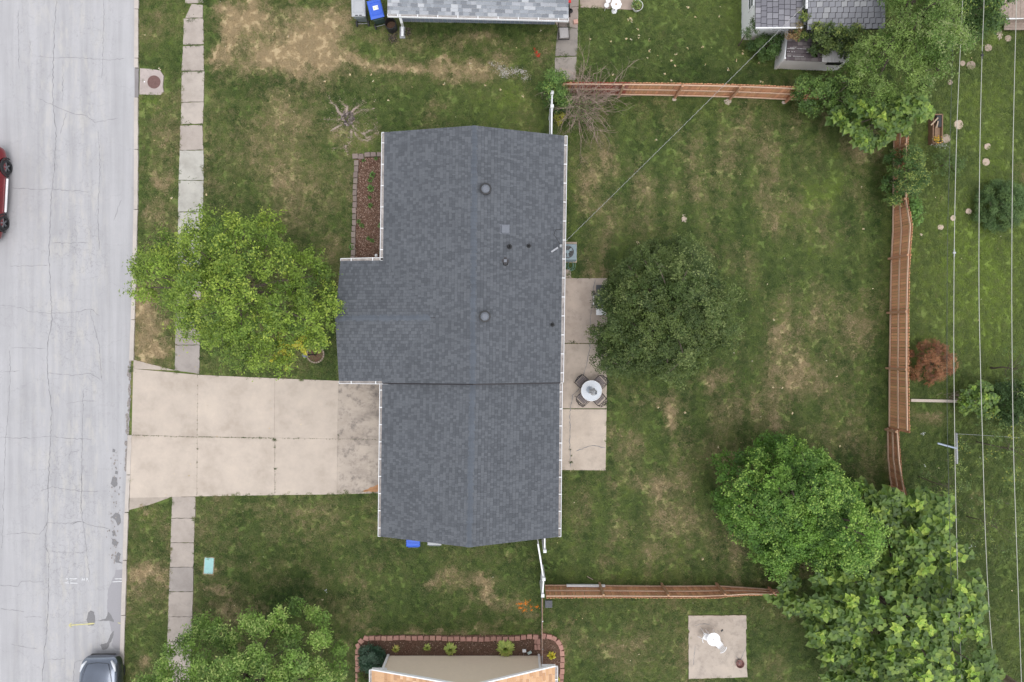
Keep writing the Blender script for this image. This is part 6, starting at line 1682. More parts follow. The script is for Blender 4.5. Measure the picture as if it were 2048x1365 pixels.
p = at(1232.5, 9, .68); wt2 = thing('garden_table', 'round white garden table at the top edge of the picture', 'table', (p.x, p.y, .03))
q = MB(); P = [((.245 + .012 * math.cos(8 * a)) * math.cos(a) + p.x, (.245 + .012 * math.cos(8 * a)) * math.sin(a) + p.y) for a in np.linspace(0, 6.2, 48)]
q.prism(P, .66, .69); q.build('tabletop', M['white'], wt2)
q = MB(); q.lathe((p.x, p.y, .69), [(.055, 0), (.045, .012), (.0, .012)], 18); q.build('centre_disc', mat('tan_disc', (.5, .38, .3), .7), wt2)
q = MB(); q.lathe((p.x, p.y, .03), [(.14, 0), (.03, .08), (.03, .6)], 16); q.build('pedestal', M['white'], wt2)
for (x, y, lab) in ((1213.5, 10.5, 'lower white round stool beside the white garden table'), (1216.5, 1.5, 'upper white round stool beside the white garden table')):
    p = at(x, y, .42); s_ = thing('round_stool', lab, 'stool', (p.x, p.y, .03), 'white stools beside the garden table')
    q = MB(); q.lathe((p.x, p.y, .40), [(.10, -.02), (.12, 0), (.11, .02), (0, .024)], 24); q.build('seat', M['white'], s_)
    for k in range(3): a = k * 2.09; q = MB(); q.bar((p.x + .07 * math.cos(a), p.y + .07 * math.sin(a), .39), (p.x + .1 * math.cos(a), p.y + .1 * math.sin(a), .03), .02); q.build('leg', M['white'], s_)
p = at(1275, 11.5, .3); pp = thing('flower_pot', 'round white rimmed pot with green plants at the top edge', 'plant pot', (p.x, p.y, .03))
q = MB(); q.lathe((p.x, p.y, .03), [(.19, 0), (.25, .26), (.262, .29), (.245, .29), (.23, .24)], 30); q.build('pot', M['white'], pp, smooth=False)
q = MB(); q.lathe((p.x, p.y, .25), [(.235, 0), (0, .01)], 18); q.build('soil', M['mulch'], pp)
pts = []
for _ in range(170):
    a, r_ = rnd.uniform(0, 6.283), .25 * math.sqrt(rnd.random()); pts.append((p.x - .06 + r_ * math.cos(a), p.y + r_ * math.sin(a), .32 + rnd.random() * .14))
leaf_cloud('plants', pts, .085, [(.16, .25, .06), (.10, .17, .05), (.3, .36, .1)], parent=pp, kind='stuff')

# ================================================================== TREES
def hull_points(poly, n, R_, margin=0.0):
    xs = [p[0] for p in poly]; ys_ = [p[1] for p in poly]; out = []
    while len(out) < n:
        x = R_.uniform(min(xs), max(xs), n * 3); y = R_.uniform(min(ys_), max(ys_), n * 3)
        k = inside(x, y, poly); x, y = x[k], y[k]
        if margin: d = edge_dist(x, y, poly); kk = d > margin; x, y = x[kk], y[kk]
        out.extend(zip(x, y))
    return np.array(out[:n])

def spaced(P, rmin):
    keep = []; cell = {}
    for p in P:
        k = (int(p[0] // rmin), int(p[1] // rmin)); ok = True
        for i in (-1, 0, 1):
            for j in (-1, 0, 1):
                for q_ in cell.get((k[0] + i, k[1] + j), ()):
                    if (q_[0] - p[0]) ** 2 + (q_[1] - p[1]) ** 2 < rmin * rmin: ok = False
        if ok: keep.append(p); cell.setdefault(k, []).append(p)
    return np.array(keep)

def leaves_mesh(name, P, N_, D, size, asp, colr, parent, matl=None, label=None):
    """P points, N_ normals, D blade directions, one folded rhombus leaf each"""
    N_ = N_ / (np.linalg.norm(N_, axis=1)[:, None] + 1e-9)
    D = D - (D * N_).sum(1)[:, None] * N_; D /= (np.linalg.norm(D, axis=1)[:, None] + 1e-9)
    Sd = np.cross(N_, D); L_ = size[:, None]
    P0 = P; P1 = P + D * L_ * .5 + Sd * L_ * asp * .5 + N_ * L_ * .06; P2 = P + D * L_; P3 = P + D * L_ * .5 - Sd * L_ * asp * .5 + N_ * L_ * .06
    V_ = np.stack([P0, P1, P2, P3], 1).reshape(-1, 3) - np.array(wloc(parent))
    m_ = np_mesh(name, V_, np.arange(4 * len(P)).reshape(-1, 4))
    ca = m_.color_attributes.new('col', 'FLOAT_COLOR', 'POINT')
    c4 = np.concatenate([np.clip(colr, 0, 1), np.ones((len(P), 1))], 1)
    ca.data.foreach_set('color', np.repeat(c4, 4, 0).astype(np.float32).ravel())
    m_.materials.append(matl or M['leaf'])
    o = link_obj(name, m_, parent); o['kind'] = 'stuff'
    return o

def norm(v): return v / (np.linalg.norm(v, axis=-1)[..., None] + 1e-9)

def crown_skel(poly_px, zm, zb, zt, rc, seed, layers=2, rough=.5, marg=.25, flatten=.6):
    R_ = np.random.RandomState(seed)
    if zt > 4.5: zm = zb + .3 * (zt - zb)
    poly = [tuple(at(x, y, zm).xy) for x, y in poly_px]
    A_ = abs(sum(poly[k][0] * poly[(k + 1) % len(poly)][1] - poly[(k + 1) % len(poly)][0] * poly[k][1] for k in range(len(poly)))) / 2
    P = hull_points(poly, int(A_ / (rc * rc) * 12) + 10, R_, marg * rc)
    P = spaced(P, rc * 1.12)
    dm = edge_dist(P[:, 0], P[:, 1], poly); Rm = max(dm.max(), .3)
    q = np.clip(dm / Rm, 0, 1); hz = zb + (zt - zb) * (1 - (1 - q) ** 2) ** flatten
    mac = fbm(P[:, 0] * .75 + seed, P[:, 1] * .75, seed, 2)
    hz = hz + (mac - .5) * rough * 2.2 - np.clip((.47 - mac) / .06, 0, 1) * rough * 2.2 * np.clip((zt - zb) / 2.5, .1, 1) + R_.uniform(-.5, .5, len(P)) * rough * .8
    hz = np.maximum(hz, zb * .8)
    C = [np.column_stack([P, hz - rc * .6])]; Lr = [np.zeros(len(P))]
    for k in range(1, layers):
        P2 = spaced(hull_points(poly, int(A_ / (rc * rc) * 8) + 5, R_, marg * rc * 1.5), rc * 1.15)
        if len(P2) == 0: continue
        d2 = edge_dist(P2[:, 0], P2[:, 1], poly); q2_ = np.clip(d2 / Rm, 0, 1)
        h2_ = zb + (zt - zb) * (1 - (1 - q2_) ** 2) ** flatten - rc * (1.5 + 1.2 * k) - rough * 1.2
        C.append(np.column_stack([P2, np.maximum(h2_, zb * .7 + .2)])); Lr.append(np.full(len(P2), k))
    C = np.concatenate(C); Lr = np.concatenate(Lr)
    return poly, C, Lr, R_

def tree(name, label, poly_px, zm, zb, zt, rc=.6, M_=26, per=16, leaf=.075, asp=.55, cols=None, tip=None, tipamt=.5, seed=1, trunk=None, trunk_r=.16, layers=2, rough=.5,
         spike=.5, cat='tree', group=None, updir=.5, crownname='crown', marg=.35, branches=26, tipw=(0.75, .95), flatten=.6, side=0):
    poly, C, Lr, R_ = crown_skel(poly_px, zm, zb, zt, rc, seed, layers, rough, marg, flatten)
    cx, cy = C[:, 0].mean(), C[:, 1].mean()
    if trunk is None: tb_ = Vector((cx, cy, 0))
    else: tb_ = at(trunk[0], trunk[1], 0)
    root = thing(name, label, cat, tuple(tb_), group)
    K = len(C); S_ = K * M_
    ci = np.repeat(np.arange(K), M_)
    u = R_.normal(size=(S_, 3)); u[:, 2] = np.abs(u[:, 2]) * .9 - .15; u = norm(u)
    out = C[ci] - np.array([cx, cy, zb]); out[:, 2] *= .6; out = norm(out)
    rcl = rc * R_.uniform(.72, 1.3, K)[ci]
    start = C[ci] + u * rcl[:, None] * .45
    dirn = norm(u * 1.0 + out * .35 + np.array([0, 0, updir]) + R_.normal(size=(S_, 3)) * .25)
    ln = rcl * R_.uniform(.4, .75, S_) * (1 + spike * (R_.rand(S_) > .72) * R_.rand(S_))
    cc1 = np.array(cols); cclump = cc1[R_.randint(0, len(cc1), K)] * R_.uniform(.82, 1.18, K)[:, None]
    cshoot = cclump[ci] * .6 + cc1[R_.randint(0, len(cc1), S_)] * .4; cshoot = cshoot * R_.uniform(.82, 1.2, S_)[:, None]
    s = R_.rand(S_ * per) ** .8; si = np.repeat(np.arange(S_), per)
    pos = start[si] + dirn[si] * (ln[si] * s)[:, None] + R_.normal(size=(len(si), 3)) * .045 * (leaf / .075) - np.array([0, 0, 1]) * (s ** 2 * .12)[:, None] * ln[si][:, None]
    nn = norm(np.array([0, 0, .55]) + u[si] * .75 + out[si] * .2 + R_.normal(size=(len(si), 3)) * .38)
    dd = norm(dirn[si] * .6 + R_.normal(size=(len(si), 3)) * .8)
    col = cshoot[si]
    if tip is not None:
        tp = np.array(tip); hot = (R_.rand(K) < tipamt)[ci][si] * 1.0
        wgt = np.clip((s - tipw[0]) / (tipw[1] - tipw[0] + 1e-6), 0, 1) * (.35 + .65 * hot) * (Lr[ci][si] == 0)
        col = col * (1 - wgt[:, None]) + tp * wgt[:, None]
    col = col * R_.uniform(.78, 1.22, len(si))[:, None]
    sz = leaf * R_.uniform(.65, 1.3, len(si))
    leaves_mesh(crownname, pos, nn, dd, sz, asp, col, root)
    # trunk, limbs, twigs
    q = MB(); top = Vector((cx, cy, zb + (zt - zb) * .45)); mid = tb_.lerp(top, .5) + Vector((R_.uniform(-.1, .1), R_.uniform(-.1, .1), 0)); mid.z = (zb + .3) * .6
    q.tube([tb_ - Vector((0, 0, .1)), tb_ + Vector((0, 0, .3)), mid, top], [trunk_r * 1.4, trunk_r * 1.05, trunk_r * .85, trunk_r * .4], 10)
    q.build('trunk', M['bark'], root, smooth=True)
    ids = R_.permutation(np.where(Lr == 0)[0])[:branches]; qb = MB()
    for i in ids:
        e = Vector(C[i]); f = R_.uniform(.25, .9); st_ = mid.lerp(top, f)
        m1 = st_.lerp(e, .5) + Vector(R_.uniform(-.15, .15, 3)); r_ = trunk_r * .38
        qb.tube([st_, m1, e], [r_, r_ * .6, r_ * .25], 6, cap=False)
        for _ in range(3):
            e2 = e + Vector(R_.normal(size=3)) * rc * .5; qb.tube([e, e2], [r_ * .22, .008], 4, cap=False)
    for i in ids[:branches // 2]: pass
    if qb.v: qb.build('branch', M['bark'], root, smooth=True)
    return root

YG = [(.1156, .1950, .0240), (.1617, .2498, .0328), (.2136, .3108, .0393), (.0866, .1523, .0240)]
tree('tree', 'big yellow green tree between the street and the front wing of the house',
     [(290, 475), (315, 450), (348, 458), (362, 505), (385, 480), (410, 430), (440, 418), (470, 440), (500, 412), (530, 420), (545, 470), (590, 490), (625, 510), (640, 560), (662, 610), (655, 650), (640, 690), (600, 700), (585, 740), (545, 745), (500, 735), (430, 715), (420, 680), (370, 670), (345, 640), (318, 628), (292, 600), (298, 560), (286, 530)],
     5.0, 3.0, 8.2, rc=.5, M_=30, per=13, leaf=.105, asp=.5, cols=YG, tip=(.34, .42, .06), tipamt=.5, seed=3, trunk=(480, 590), trunk_r=.2, rough=.62, spike=1.2, layers=2, tipw=(.6, .95))
YB = bpy.data.objects['tree']
pts = []
for bl in ([(555, 665), (560, 685), (568, 700), (572, 720), (574, 742)], [(566, 698), (555, 712), (543, 722)], [(568, 692), (585, 694), (598, 690), (608, 700), (612, 708)], [(592, 690), (600, 680), (612, 674)], [(570, 705), (580, 712)]):
    for (xa, ya), (xb, yb) in zip(bl, bl[1:]):
        for _ in range(34):
            f = rnd.random(); pts.append(tuple(at(xa + (xb - xa) * f + rnd.gauss(0, 2.6), ya + (yb - ya) * f + rnd.gauss(0, 2.6), 4.6 + rnd.gauss(0, .08))))
leaf_cloud('yellow_branch', pts, .11, [(.50, .47, .05), (.42, .42, .06), (.55, .48, .07)], parent=YB, kind='stuff')
OL = [(.0616, .0991, .0223), (.0872, .1293, .0312), (.0512, .0841, .0223), (.1179, .1616, .0387)]
tree('tree', 'round olive green tree in the middle of the back lawn beside the patio',
     [(1210, 600), (1240, 540), (1275, 500), (1330, 478), (1380, 470), (1430, 500), (1455, 545), (1470, 600), (1478, 640), (1465, 690), (1440, 700), (1420, 735), (1370, 760), (1330, 768), (1290, 745), (1240, 745), (1205, 735), (1215, 700), (1200, 660), (1225, 640)],
     4.2, 2.3, 6.6, rc=.45, M_=36, per=17, leaf=.085, asp=.48, cols=OL, tip=(.19, .23, .075), tipamt=.45, seed=8, trunk=(1345, 640), trunk_r=.17, rough=.62, spike=.8, layers=3, marg=.2)
MP = [(.0765, .1723, .0240), (.1113, .2246, .0306), (.1460, .2769, .0350), (.0625, .1378, .0218)]
tree('tree', 'dense bright green tree with yellow tips at the lower right of the back lawn',
     [(1445, 955), (1470, 915), (1520, 905), (1540, 880), (1600, 880), (1630, 905), (1690, 925), (1700, 960), (1738, 985), (1728, 1060), (1700, 1110), (1640, 1140), (1600, 1130), (1580, 1165), (1545, 1150), (1500, 1095), (1470, 1060), (1445, 1020), (1460, 990)],
     4.6, 1.6, 7.2, rc=.42, M_=30, per=15, leaf=.085, asp=.72, cols=MP, tip=(.32, .46, .09), tipamt=.6, seed=5, trunk=(1575, 1000), trunk_r=.2, rough=.6, spike=.55, layers=3, tipw=(.7, 1.0))
AS = [(.1242, .2237, .0389), (.1719, .2846, .0544), (.2293, .3659, .0673), (.0955, .1727, .0362)]
tree('tree', 'leafy green tree at the bottom edge beside the sidewalk and the parked car',
     [(290, 1365), (300, 1320), (350, 1280), (380, 1245), (430, 1265), (470, 1250), (500, 1225), (560, 1222), (610, 1240), (655, 1265), (650, 1300), (675, 1330), (680, 1380), (640, 1450), (500, 1480), (330, 1450), (270, 1400)],
     5.0, 2.4, 7.6, rc=.45, M_=30, per=15, leaf=.115, asp=.4, cols=AS, tip=(.34, .42, .12), tipamt=.6, seed=12, trunk=(480, 1370), trunk_r=.2, rough=.55, spike=.8, updir=.9, layers=2)
# tree mass at the top right
GM_ = [(.0996, .1794, .0298), (.1411, .2243, .0448), (.1826, .2781, .0599), (.0829, .1525, .0279), (.2157, .3050, .0698)]
tree('tree', 'tall grey green tree towering over the sheds at the upper right',
     [(1745, 70), (1785, 40), (1790, -60), (1890, -70), (1890, 40), (1865, 100), (1865, 160), (1840, 195), (1800, 185), (1760, 195), (1725, 180), (1715, 150), (1712, 105)],
     5.2, 2.0, 8.0, rc=.48, M_=30, per=15, leaf=.10, asp=.38, cols=GM_, tip=(.26, .30, .12), tipamt=.6, seed=15, trunk=(1790, 90), trunk_r=.2, rough=.5, spike=.9, layers=3)
tree('tree', 'darker small tree along the west flank of the tall grey green tree',
     [(1590, 170), (1610, 140), (1660, 150), (1690, 135), (1730, 190), (1720, 230), (1680, 215), (1620, 205)],
     2.2, .6, 3.2, rc=.36, M_=26, per=14, leaf=.085, asp=.6, cols=[(.06, .12, .025), (.09, .16, .035), (.12, .20, .04)], tip=(.2, .28, .06), seed=16, trunk_r=.08, rough=.3, layers=2, branches=10)
tree('vine', 'green vine covering the gap between the two grey shed roofs and the lean-to',
     [(1593, 20), (1606, 30), (1612, 55), (1640, 62), (1720, 66), (1735, 90), (1690, 96), (1650, 92), (1630, 100), (1624, 76), (1596, 66)],
     2.0, 1.5, 2.9, rc=.26, M_=24, per=14, leaf=.07, asp=.9, cols=[(.055, .095, .028), (.085, .13, .035), (.12, .16, .04)], tip=(.24, .28, .06), seed=17, trunk_r=.05, rough=.12, layers=2, cat='vine', branches=6, marg=.1, crownname='leaves')
tree('vine', 'ragged vine climbing the southwest corner of the white shed',
     [(1484, 62), (1500, 52), (1508, 34), (1516, 40), (1514, 66), (1500, 74), (1486, 72)], 1.8, 1.3, 2.1, rc=.17, M_=14, per=9, leaf=.06, asp=.6, cols=[(.10, .15, .06), (.07, .11, .04)], seed=18, trunk_r=.03, rough=.1, layers=1, cat='vine', branches=4, marg=.05, crownname='leaves')
tree('shrub', 'low green shrub between the white shed and the lean-to',
     [(1500, 86), (1520, 76), (1556, 70), (1570, 66), (1580, 72), (1556, 98), (1548, 112), (1526, 108), (1516, 92)], .9, .4, 1.3, rc=.26, M_=24, per=13, leaf=.07, asp=.6, cols=[(.05, .10, .025), (.075, .135, .03)], seed=19, trunk_r=.04, rough=.15, layers=2, cat='shrub', branches=6, marg=.1)
tree('shrub', 'orange tinged dry creeper beside the shed roof edge', [(1588, 52), (1600, 46), (1606, 62), (1592, 72), (1584, 64)], 2.2, 1.9, 2.6, rc=.2, M_=16, per=10, leaf=.06, asp=.6, cols=[(.26, .16, .07), (.32, .2, .10), (.2, .18, .07)], seed=20, trunk_r=.03, rough=.1, layers=1, cat='creeper', branches=4, marg=.05, crownname='leaves')
tree('tree', 'dark leafy shrub mass reaching under the cables at the top right corner',
     [(1885, -60), (2000, -60), (2010, 20), (2020, 40), (1985, 60), (1960, 75), (1935, 60), (1925, 85), (1905, 70), (1890, 30)],
     2.6, .8, 4.0, rc=.42, M_=20, per=10, leaf=.15, asp=.42, cols=[(.06, .12, .025), (.085, .155, .035), (.045, .09, .022)], tip=(.28, .36, .07), tipamt=.35, seed=22, trunk_r=.1, rough=.35, layers=2, branches=12)
tree('shrub', 'green climber over the northern part of the long cedar fence',
     [(1795, 300), (1815, 290), (1845, 305), (1850, 345), (1855, 375), (1830, 385), (1800, 400), (1790, 375), (1798, 340)], 1.8, .9, 2.4, rc=.28, M_=24, per=14, leaf=.07, asp=.6, cols=[(.06, .12, .03), (.09, .17, .04), (.13, .2, .045)], tip=(.3, .34, .08), tipamt=.5, seed=23, trunk_r=.05, rough=.25, layers=2, cat='shrub', branches=8, marg=.1)
tree('shrub', 'young bright leafed climber at the top end of the visible cedar fence', [(1822, 405), (1835, 395), (1842, 425), (1835, 450), (1824, 445)], 1.3, .7, 1.6, rc=.2, M_=12, per=8, leaf=.13, asp=.6, cols=[(.14, .25, .05), (.1, .19, .04)], seed=24, trunk_r=.03, rough=.1, layers=1, cat='shrub', branches=4, marg=.05)
tree('shrub', 'loose low shrub on the eastern lawn below the planter box', [(1860, 320), (1880, 300), (1905, 305), (1930, 322), (1920, 345), (1890, 352), (1862, 345)], .5, .2, .8, rc=.22, M_=12, per=8, leaf=.07, asp=.5, cols=[(.09, .15, .04), (.13, .19, .05)], seed=25, trunk_r=.03, rough=.15, layers=1, cat='shrub', branches=8, marg=.1)
def dome(name, label, px, py, r_px, z, hgt, cols, seed, **kw):
    P = [(px + r_px * (1 + .06 * math.sin(5 * a + seed)) * math.cos(a), py + r_px * (1 + .06 * math.cos(4 * a + seed)) * math.sin(a)) for a in np.linspace(0, 5.9, 16)]
    return tree(name, label, P, z, .15, hgt, cols=cols, seed=seed, cat='shrub', **kw)
dome('shrub', 'round reddish brown bush between the cedar fence and the first cable', 1866, 724, 41, .8, 1.7, [(.26, .11, .055), (.33, .15, .07), (.18, .08, .045), (.36, .19, .09)], 31, rc=.22, M_=30, per=14, leaf=.042, asp=.5, trunk_r=.05, rough=.08, layers=2, marg=.1, branches=30, spike=.3)
dome('shrub', 'round dark green bush at the right edge of the picture', 2012, 409, 47, .8, 1.6, [(.075, .135, .045), (.10, .175, .055), (.14, .22, .065)], 32, rc=.22, M_=30, per=14, leaf=.065, asp=.35, trunk_r=.05, rough=.1, layers=2, marg=.1, branches=10, spike=.6, tip=(.14, .22, .07))
dome('shrub', 'dark glossy green bush in the west corner of the southern bed', 743, 1322, 24, .5, .95, [(.025, .07, .035), (.04, .095, .045), (.10, .16, .11)], 33, rc=.17, M_=22, per=9, leaf=.075, asp=.5, trunk_r=.04, rough=.04, layers=2, marg=.1, branches=8, spike=.2)
dome('shrub', 'low moss green bush below the dark glossy one at the bottom edge', 729, 1358, 14, .35, .6, [(.09, .14, .02), (.06, .10, .02)], 34, rc=.13, M_=20, per=9, leaf=.05, asp=.5, trunk_r=.03, rough=.03, layers=1, marg=.1, branches=5)
tree('shrub', 'light green shrub over the end of the northern path, beside the bare bush', [(1090, 150), (1105, 142), (1125, 145), (1135, 150), (1128, 170), (1140, 185), (1140, 200), (1122, 205), (1108, 192), (1092, 182), (1085, 165)], 1.8, .6, 2.5, rc=.25, M_=20, per=11, leaf=.09, asp=.4, cols=[(.10, .19, .04), (.13, .23, .05), (.07, .13, .03)], tip=(.28, .36, .08), seed=35, trunk_r=.04, rough=.2, layers=2, cat='shrub', branches=8, marg=.05)
tree('shrub', 'small yellow leafed sprig at the west side of the bare bush', [(1113, 228), (1124, 224), (1128, 236), (1118, 243)], .9, .5, 1.2, rc=.14, M_=12, per=8, leaf=.07, asp=.5, cols=[(.42, .40, .05), (.3, .32, .06)], seed=36, trunk_r=.02, rough=.05, layers=1, cat='shrub', branches=3, marg=.02)
tree('shrub', 'dark green undergrowth below the light green shrub', [(1103, 190), (1135, 180), (1150, 200), (1140, 225), (1118, 222), (1106, 214)], .8, .3, 1.3, rc=.2, M_=16, per=10, leaf=.07, asp=.5, cols=[(.05, .10, .025), (.08, .14, .03)], seed=37, trunk_r=.03, rough=.1, layers=1, cat='shrub', branches=4, marg=.05)
# sparse young trees along the right edge
SPc = [(.0975, .1625, .0455), (.1430, .2145, .0585), (.1950, .2600, .0650)]
tree('sapling', 'sparse young tree with yellowish tips near the leaning post', [(1905, 930), (1930, 915), (1950, 940), (1960, 980), (1940, 1020), (1910, 1010), (1890, 1040), (1880, 1000)], 3, 1.4, 3.4, rc=.34, M_=9, per=7, leaf=.085, asp=.42, cols=SPc, tip=(.32, .34, .07), seed=41, trunk_r=.025, rough=.4, layers=1, marg=.1, branches=16)
tree('sapling', 'sparse yellow tipped sapling at the right edge below the big leaved shrub', [(1990, 850), (2030, 830), (2100, 850), (2100, 960), (2050, 980), (2000, 940), (1985, 900)], 3, 1.6, 3.8, rc=.38, M_=10, per=8, leaf=.095, asp=.42, cols=SPc, tip=(.38, .38, .07), seed=42, trunk_r=.025, rough=.4, layers=1, marg=.1, branches=16)
tree('sapling', 'sparse dark sapling at the right edge above the utility pole', [(1950, 1030), (1990, 1010), (2060, 1000), (2090, 1080), (2060, 1160), (2010, 1120), (1960, 1090)], 3, 1.2, 3.2, rc=.38, M_=8, per=7, leaf=.085, asp=.42, cols=SPc, tip=(.28, .32, .07), seed=43, trunk_r=.025, rough=.4, layers=1, marg=.1, branches=18)
tree('sapling', 'thin leafy sapling at the right edge beside the third cable', [(2020, 690), (2060, 680), (2080, 760), (2040, 790), (2016, 750)], 2, 1.0, 2.6, rc=.34, M_=10, per=8, leaf=.08, asp=.5, cols=SPc, seed=44, trunk_r=.04, rough=.3, layers=1, marg=.1, branches=8)
tree('shrub', 'dark green bush mass at the right edge beyond the big leaved shrub', [(2005, 785), (2040, 770), (2110, 780), (2110, 850), (2040, 850), (2010, 830)], 1.4, .4, 2.0, rc=.3, M_=22, per=11, leaf=.08, asp=.6, cols=[(.045, .09, .025), (.065, .12, .03)], seed=45, trunk_r=.05, rough=.2, layers=2, cat='shrub', branches=6, marg=.05)

# ------------------------------------------------------------------ big-leaved trees
def heart(col, key, fold=.10):
    me = bpy.data.meshes.new('leaf')
    o_ = [(0, 0), (-.26, -.05), (-.44, .12), (-.46, .34), (-.34, .62), (-.14, .88), (0, 1.08), (.14, .88), (.34, .62), (.46, .34), (.44, .12), (.26, -.05)]
    v = [(0, .4, -fold * .9)] + [(x, y, abs(x) * fold * 1.2 - (y > .8) * .12 * (y - .8) * 3 - .05 * (abs(x) > .4)) for x, y in o_]
    f = [(0, 1 + (k + 1) % 12, 1 + k) for k in range(12)]
    me.from_pydata(v, [], f)
    ca = me.color_attributes.new('col', 'FLOAT_COLOR', 'POINT'); A_ = []
    for k in range(13):
        m_ = 1.18 if k in (0, 1, 7) else 1.0; A_.extend([min(1, c * m_) for c in col] + [1])
    ca.data.foreach_set('color', A_); me.materials.append(M['bigleaf']); me.update(); return me
M['bigleaf'] = vmat('large_leaf', .45, .10, 12, transl=.3, spec=.4)
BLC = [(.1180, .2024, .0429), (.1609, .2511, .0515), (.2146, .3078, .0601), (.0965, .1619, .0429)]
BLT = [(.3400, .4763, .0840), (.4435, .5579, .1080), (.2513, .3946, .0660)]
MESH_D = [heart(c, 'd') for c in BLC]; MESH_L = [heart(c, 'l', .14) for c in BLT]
def bigleaf(name, label, poly_px, zm, zb, zt, rc, size, seed, single=0, whorl=(5, 8), trunk=None, trunk_r=.14, rough=.4, layers=2, bright=.3, flatten=.6, cat='tree', dens=5):
    poly, C, Lr, R_ = crown_skel(poly_px, zm, zb, zt, rc, seed, layers, rough, .25, flatten)
    cx, cy = C[:, 0].mean(), C[:, 1].mean()
    tb_ = at(trunk[0], trunk[1], 0) if trunk else Vector((cx, cy, 0))
    root = thing(name, label, cat, tuple(tb_))
    items = []
    for i, c in enumerate(C):
        for w_ in range(dens):
            a = R_.uniform(0, 6.283); rr_ = rc * (0 if w_ == 0 else R_.uniform(.4, .95)); hub = Vector((c[0] + rr_ * math.cos(a), c[1] + rr_ * math.sin(a), c[2] + rc * .6 - rr_ * rr_ / rc * .7 + R_.uniform(-.12, .12)))
            yellow_hub = R_.rand() < bright and Lr[i] == 0 and w_ < 3  # some upper rosettes carry smaller, yellower inner leaves
            tiers = [(R_.randint(*whorl), 1.0, .30, False), (R_.randint(3, 6), .72, .0, yellow_hub)] + ([(R_.randint(3, 5), .45, -.5, True)] if yellow_hub else [])
            tilt = Vector((R_.normal() * .22, R_.normal() * .22, 1)).normalized()
            for ti, (nl, sc, droop, li) in enumerate(tiers):
                a0_ = R_.uniform(0, 6.283)
                for k in range(nl):
                    a = a0_ + k / nl * 6.283 + R_.uniform(-.25, .25)
                    d = Vector((math.cos(a), math.sin(a), -droop + R_.uniform(-.15, .15))); d.normalize()
                    n_ = (tilt + Vector((-d.x, -d.y, 0)) * (-droop * .4) + Vector(R_.normal(size=3)) * .18).normalized()
                    s_ = d.cross(n_).normalized(); n2 = s_.cross(d).normalized()
                    L_ = size * sc * R_.uniform(.75, 1.2)
                    o_ = hub + d * L_ * .18 + Vector((0, 0, .06 * ti))
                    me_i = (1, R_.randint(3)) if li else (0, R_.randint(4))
                    items.append((o_, s_ * L_, d * L_, n2 * L_, me_i))
    off = wloc(root)
    order = sorted(range(len(items)), key=lambda i: -items[i][0].z - (1 if items[i][4][0] else 0))
    cnt = 0
    for i in order[:single]:
        o_, sx_, dy_, nz_, mi = items[i]; me_ = (MESH_L if mi[0] else MESH_D)[mi[1]]
        ob = link_obj('leaf', me_, root); m = Matrix.Identity(4); p = o_ - off
        for r in range(3): m[r][0] = sx_[r]; m[r][1] = dy_[r]; m[r][2] = nz_[r]; m[r][3] = p[r]
        ob.matrix_local = m
    rest = order[single:]
    bv = np.array([list(v.co) for v in MESH_D[0].vertices]); bv2 = np.array([list(v.co) for v in MESH_L[0].vertices]); F0 = np.array([list(p.vertices) for p in MESH_D[0].polygons])
    V_, F_, Cc = [], [], []
    for n_, i in enumerate(rest):
        o_, sx_, dy_, nz_, mi = items[i]; b_ = bv2 if mi[0] else bv; A_ = np.array([sx_, dy_, nz_])
        V_.append(b_ @ A_ + np.array(o_ - off)); F_.append(F0 + 13 * n_); c = np.array((BLT if mi[0] else BLC)[mi[1]]) * R_.uniform(.8, 1.2); Cc.append(np.tile(np.append(c, 1), (13, 1)))
    if V_:
        me = np_mesh('leaves', np.concatenate(V_), np.concatenate(F_), 3)
        ca = me.color_attributes.new('col', 'FLOAT_COLOR', 'POINT'); ca.data.foreach_set('color', np.concatenate(Cc).astype(np.float32).ravel())
        me.materials.append(M['bigleaf']); o = link_obj('leaves', me, root); o['kind'] = 'stuff'
    q = MB(); top = Vector((cx, cy, zb + (zt - zb) * .4)); mid = tb_.lerp(top, .5)
    q.tube([tb_ - Vector((0, 0, .1)), mid, top], [trunk_r * 1.3, trunk_r, trunk_r * .5], 10); q.build('trunk', M['bark'], root, smooth=True)
    qb = MB()
    for i in R_.permutation(len(C))[:40]:
        e = Vector(C[i]); st_ = mid.lerp(top, R_.uniform(.1, .9)); qb.tube([st_, st_.lerp(e, .5) + Vector(R_.uniform(-.15, .15, 3)), e], [trunk_r * .3, trunk_r * .2, .015], 5, cap=False)
    qb.build('branch', M['bark'], root, smooth=True)
    return root
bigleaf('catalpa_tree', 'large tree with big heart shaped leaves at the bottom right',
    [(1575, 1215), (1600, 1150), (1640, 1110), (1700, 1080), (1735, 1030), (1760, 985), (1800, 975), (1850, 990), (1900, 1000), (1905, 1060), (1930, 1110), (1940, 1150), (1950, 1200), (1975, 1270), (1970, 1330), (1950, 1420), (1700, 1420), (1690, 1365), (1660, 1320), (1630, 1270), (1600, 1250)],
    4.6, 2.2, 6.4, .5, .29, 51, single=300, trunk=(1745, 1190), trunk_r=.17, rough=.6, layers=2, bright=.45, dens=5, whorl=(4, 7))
bigleaf('catalpa_tree', 'smaller big leaved tree hanging over the north end of the east fence',
    [(1700, 205), (1740, 180), (1790, 185), (1850, 190), (1868, 215), (1850, 245), (1810, 262), (1770, 265), (1745, 245), (1715, 225)],
    3.4, 1.5, 4.2, .42, .27, 52, single=0, trunk=(1775, 215), trunk_r=.1, rough=.3, layers=2, bright=.3, dens=5)
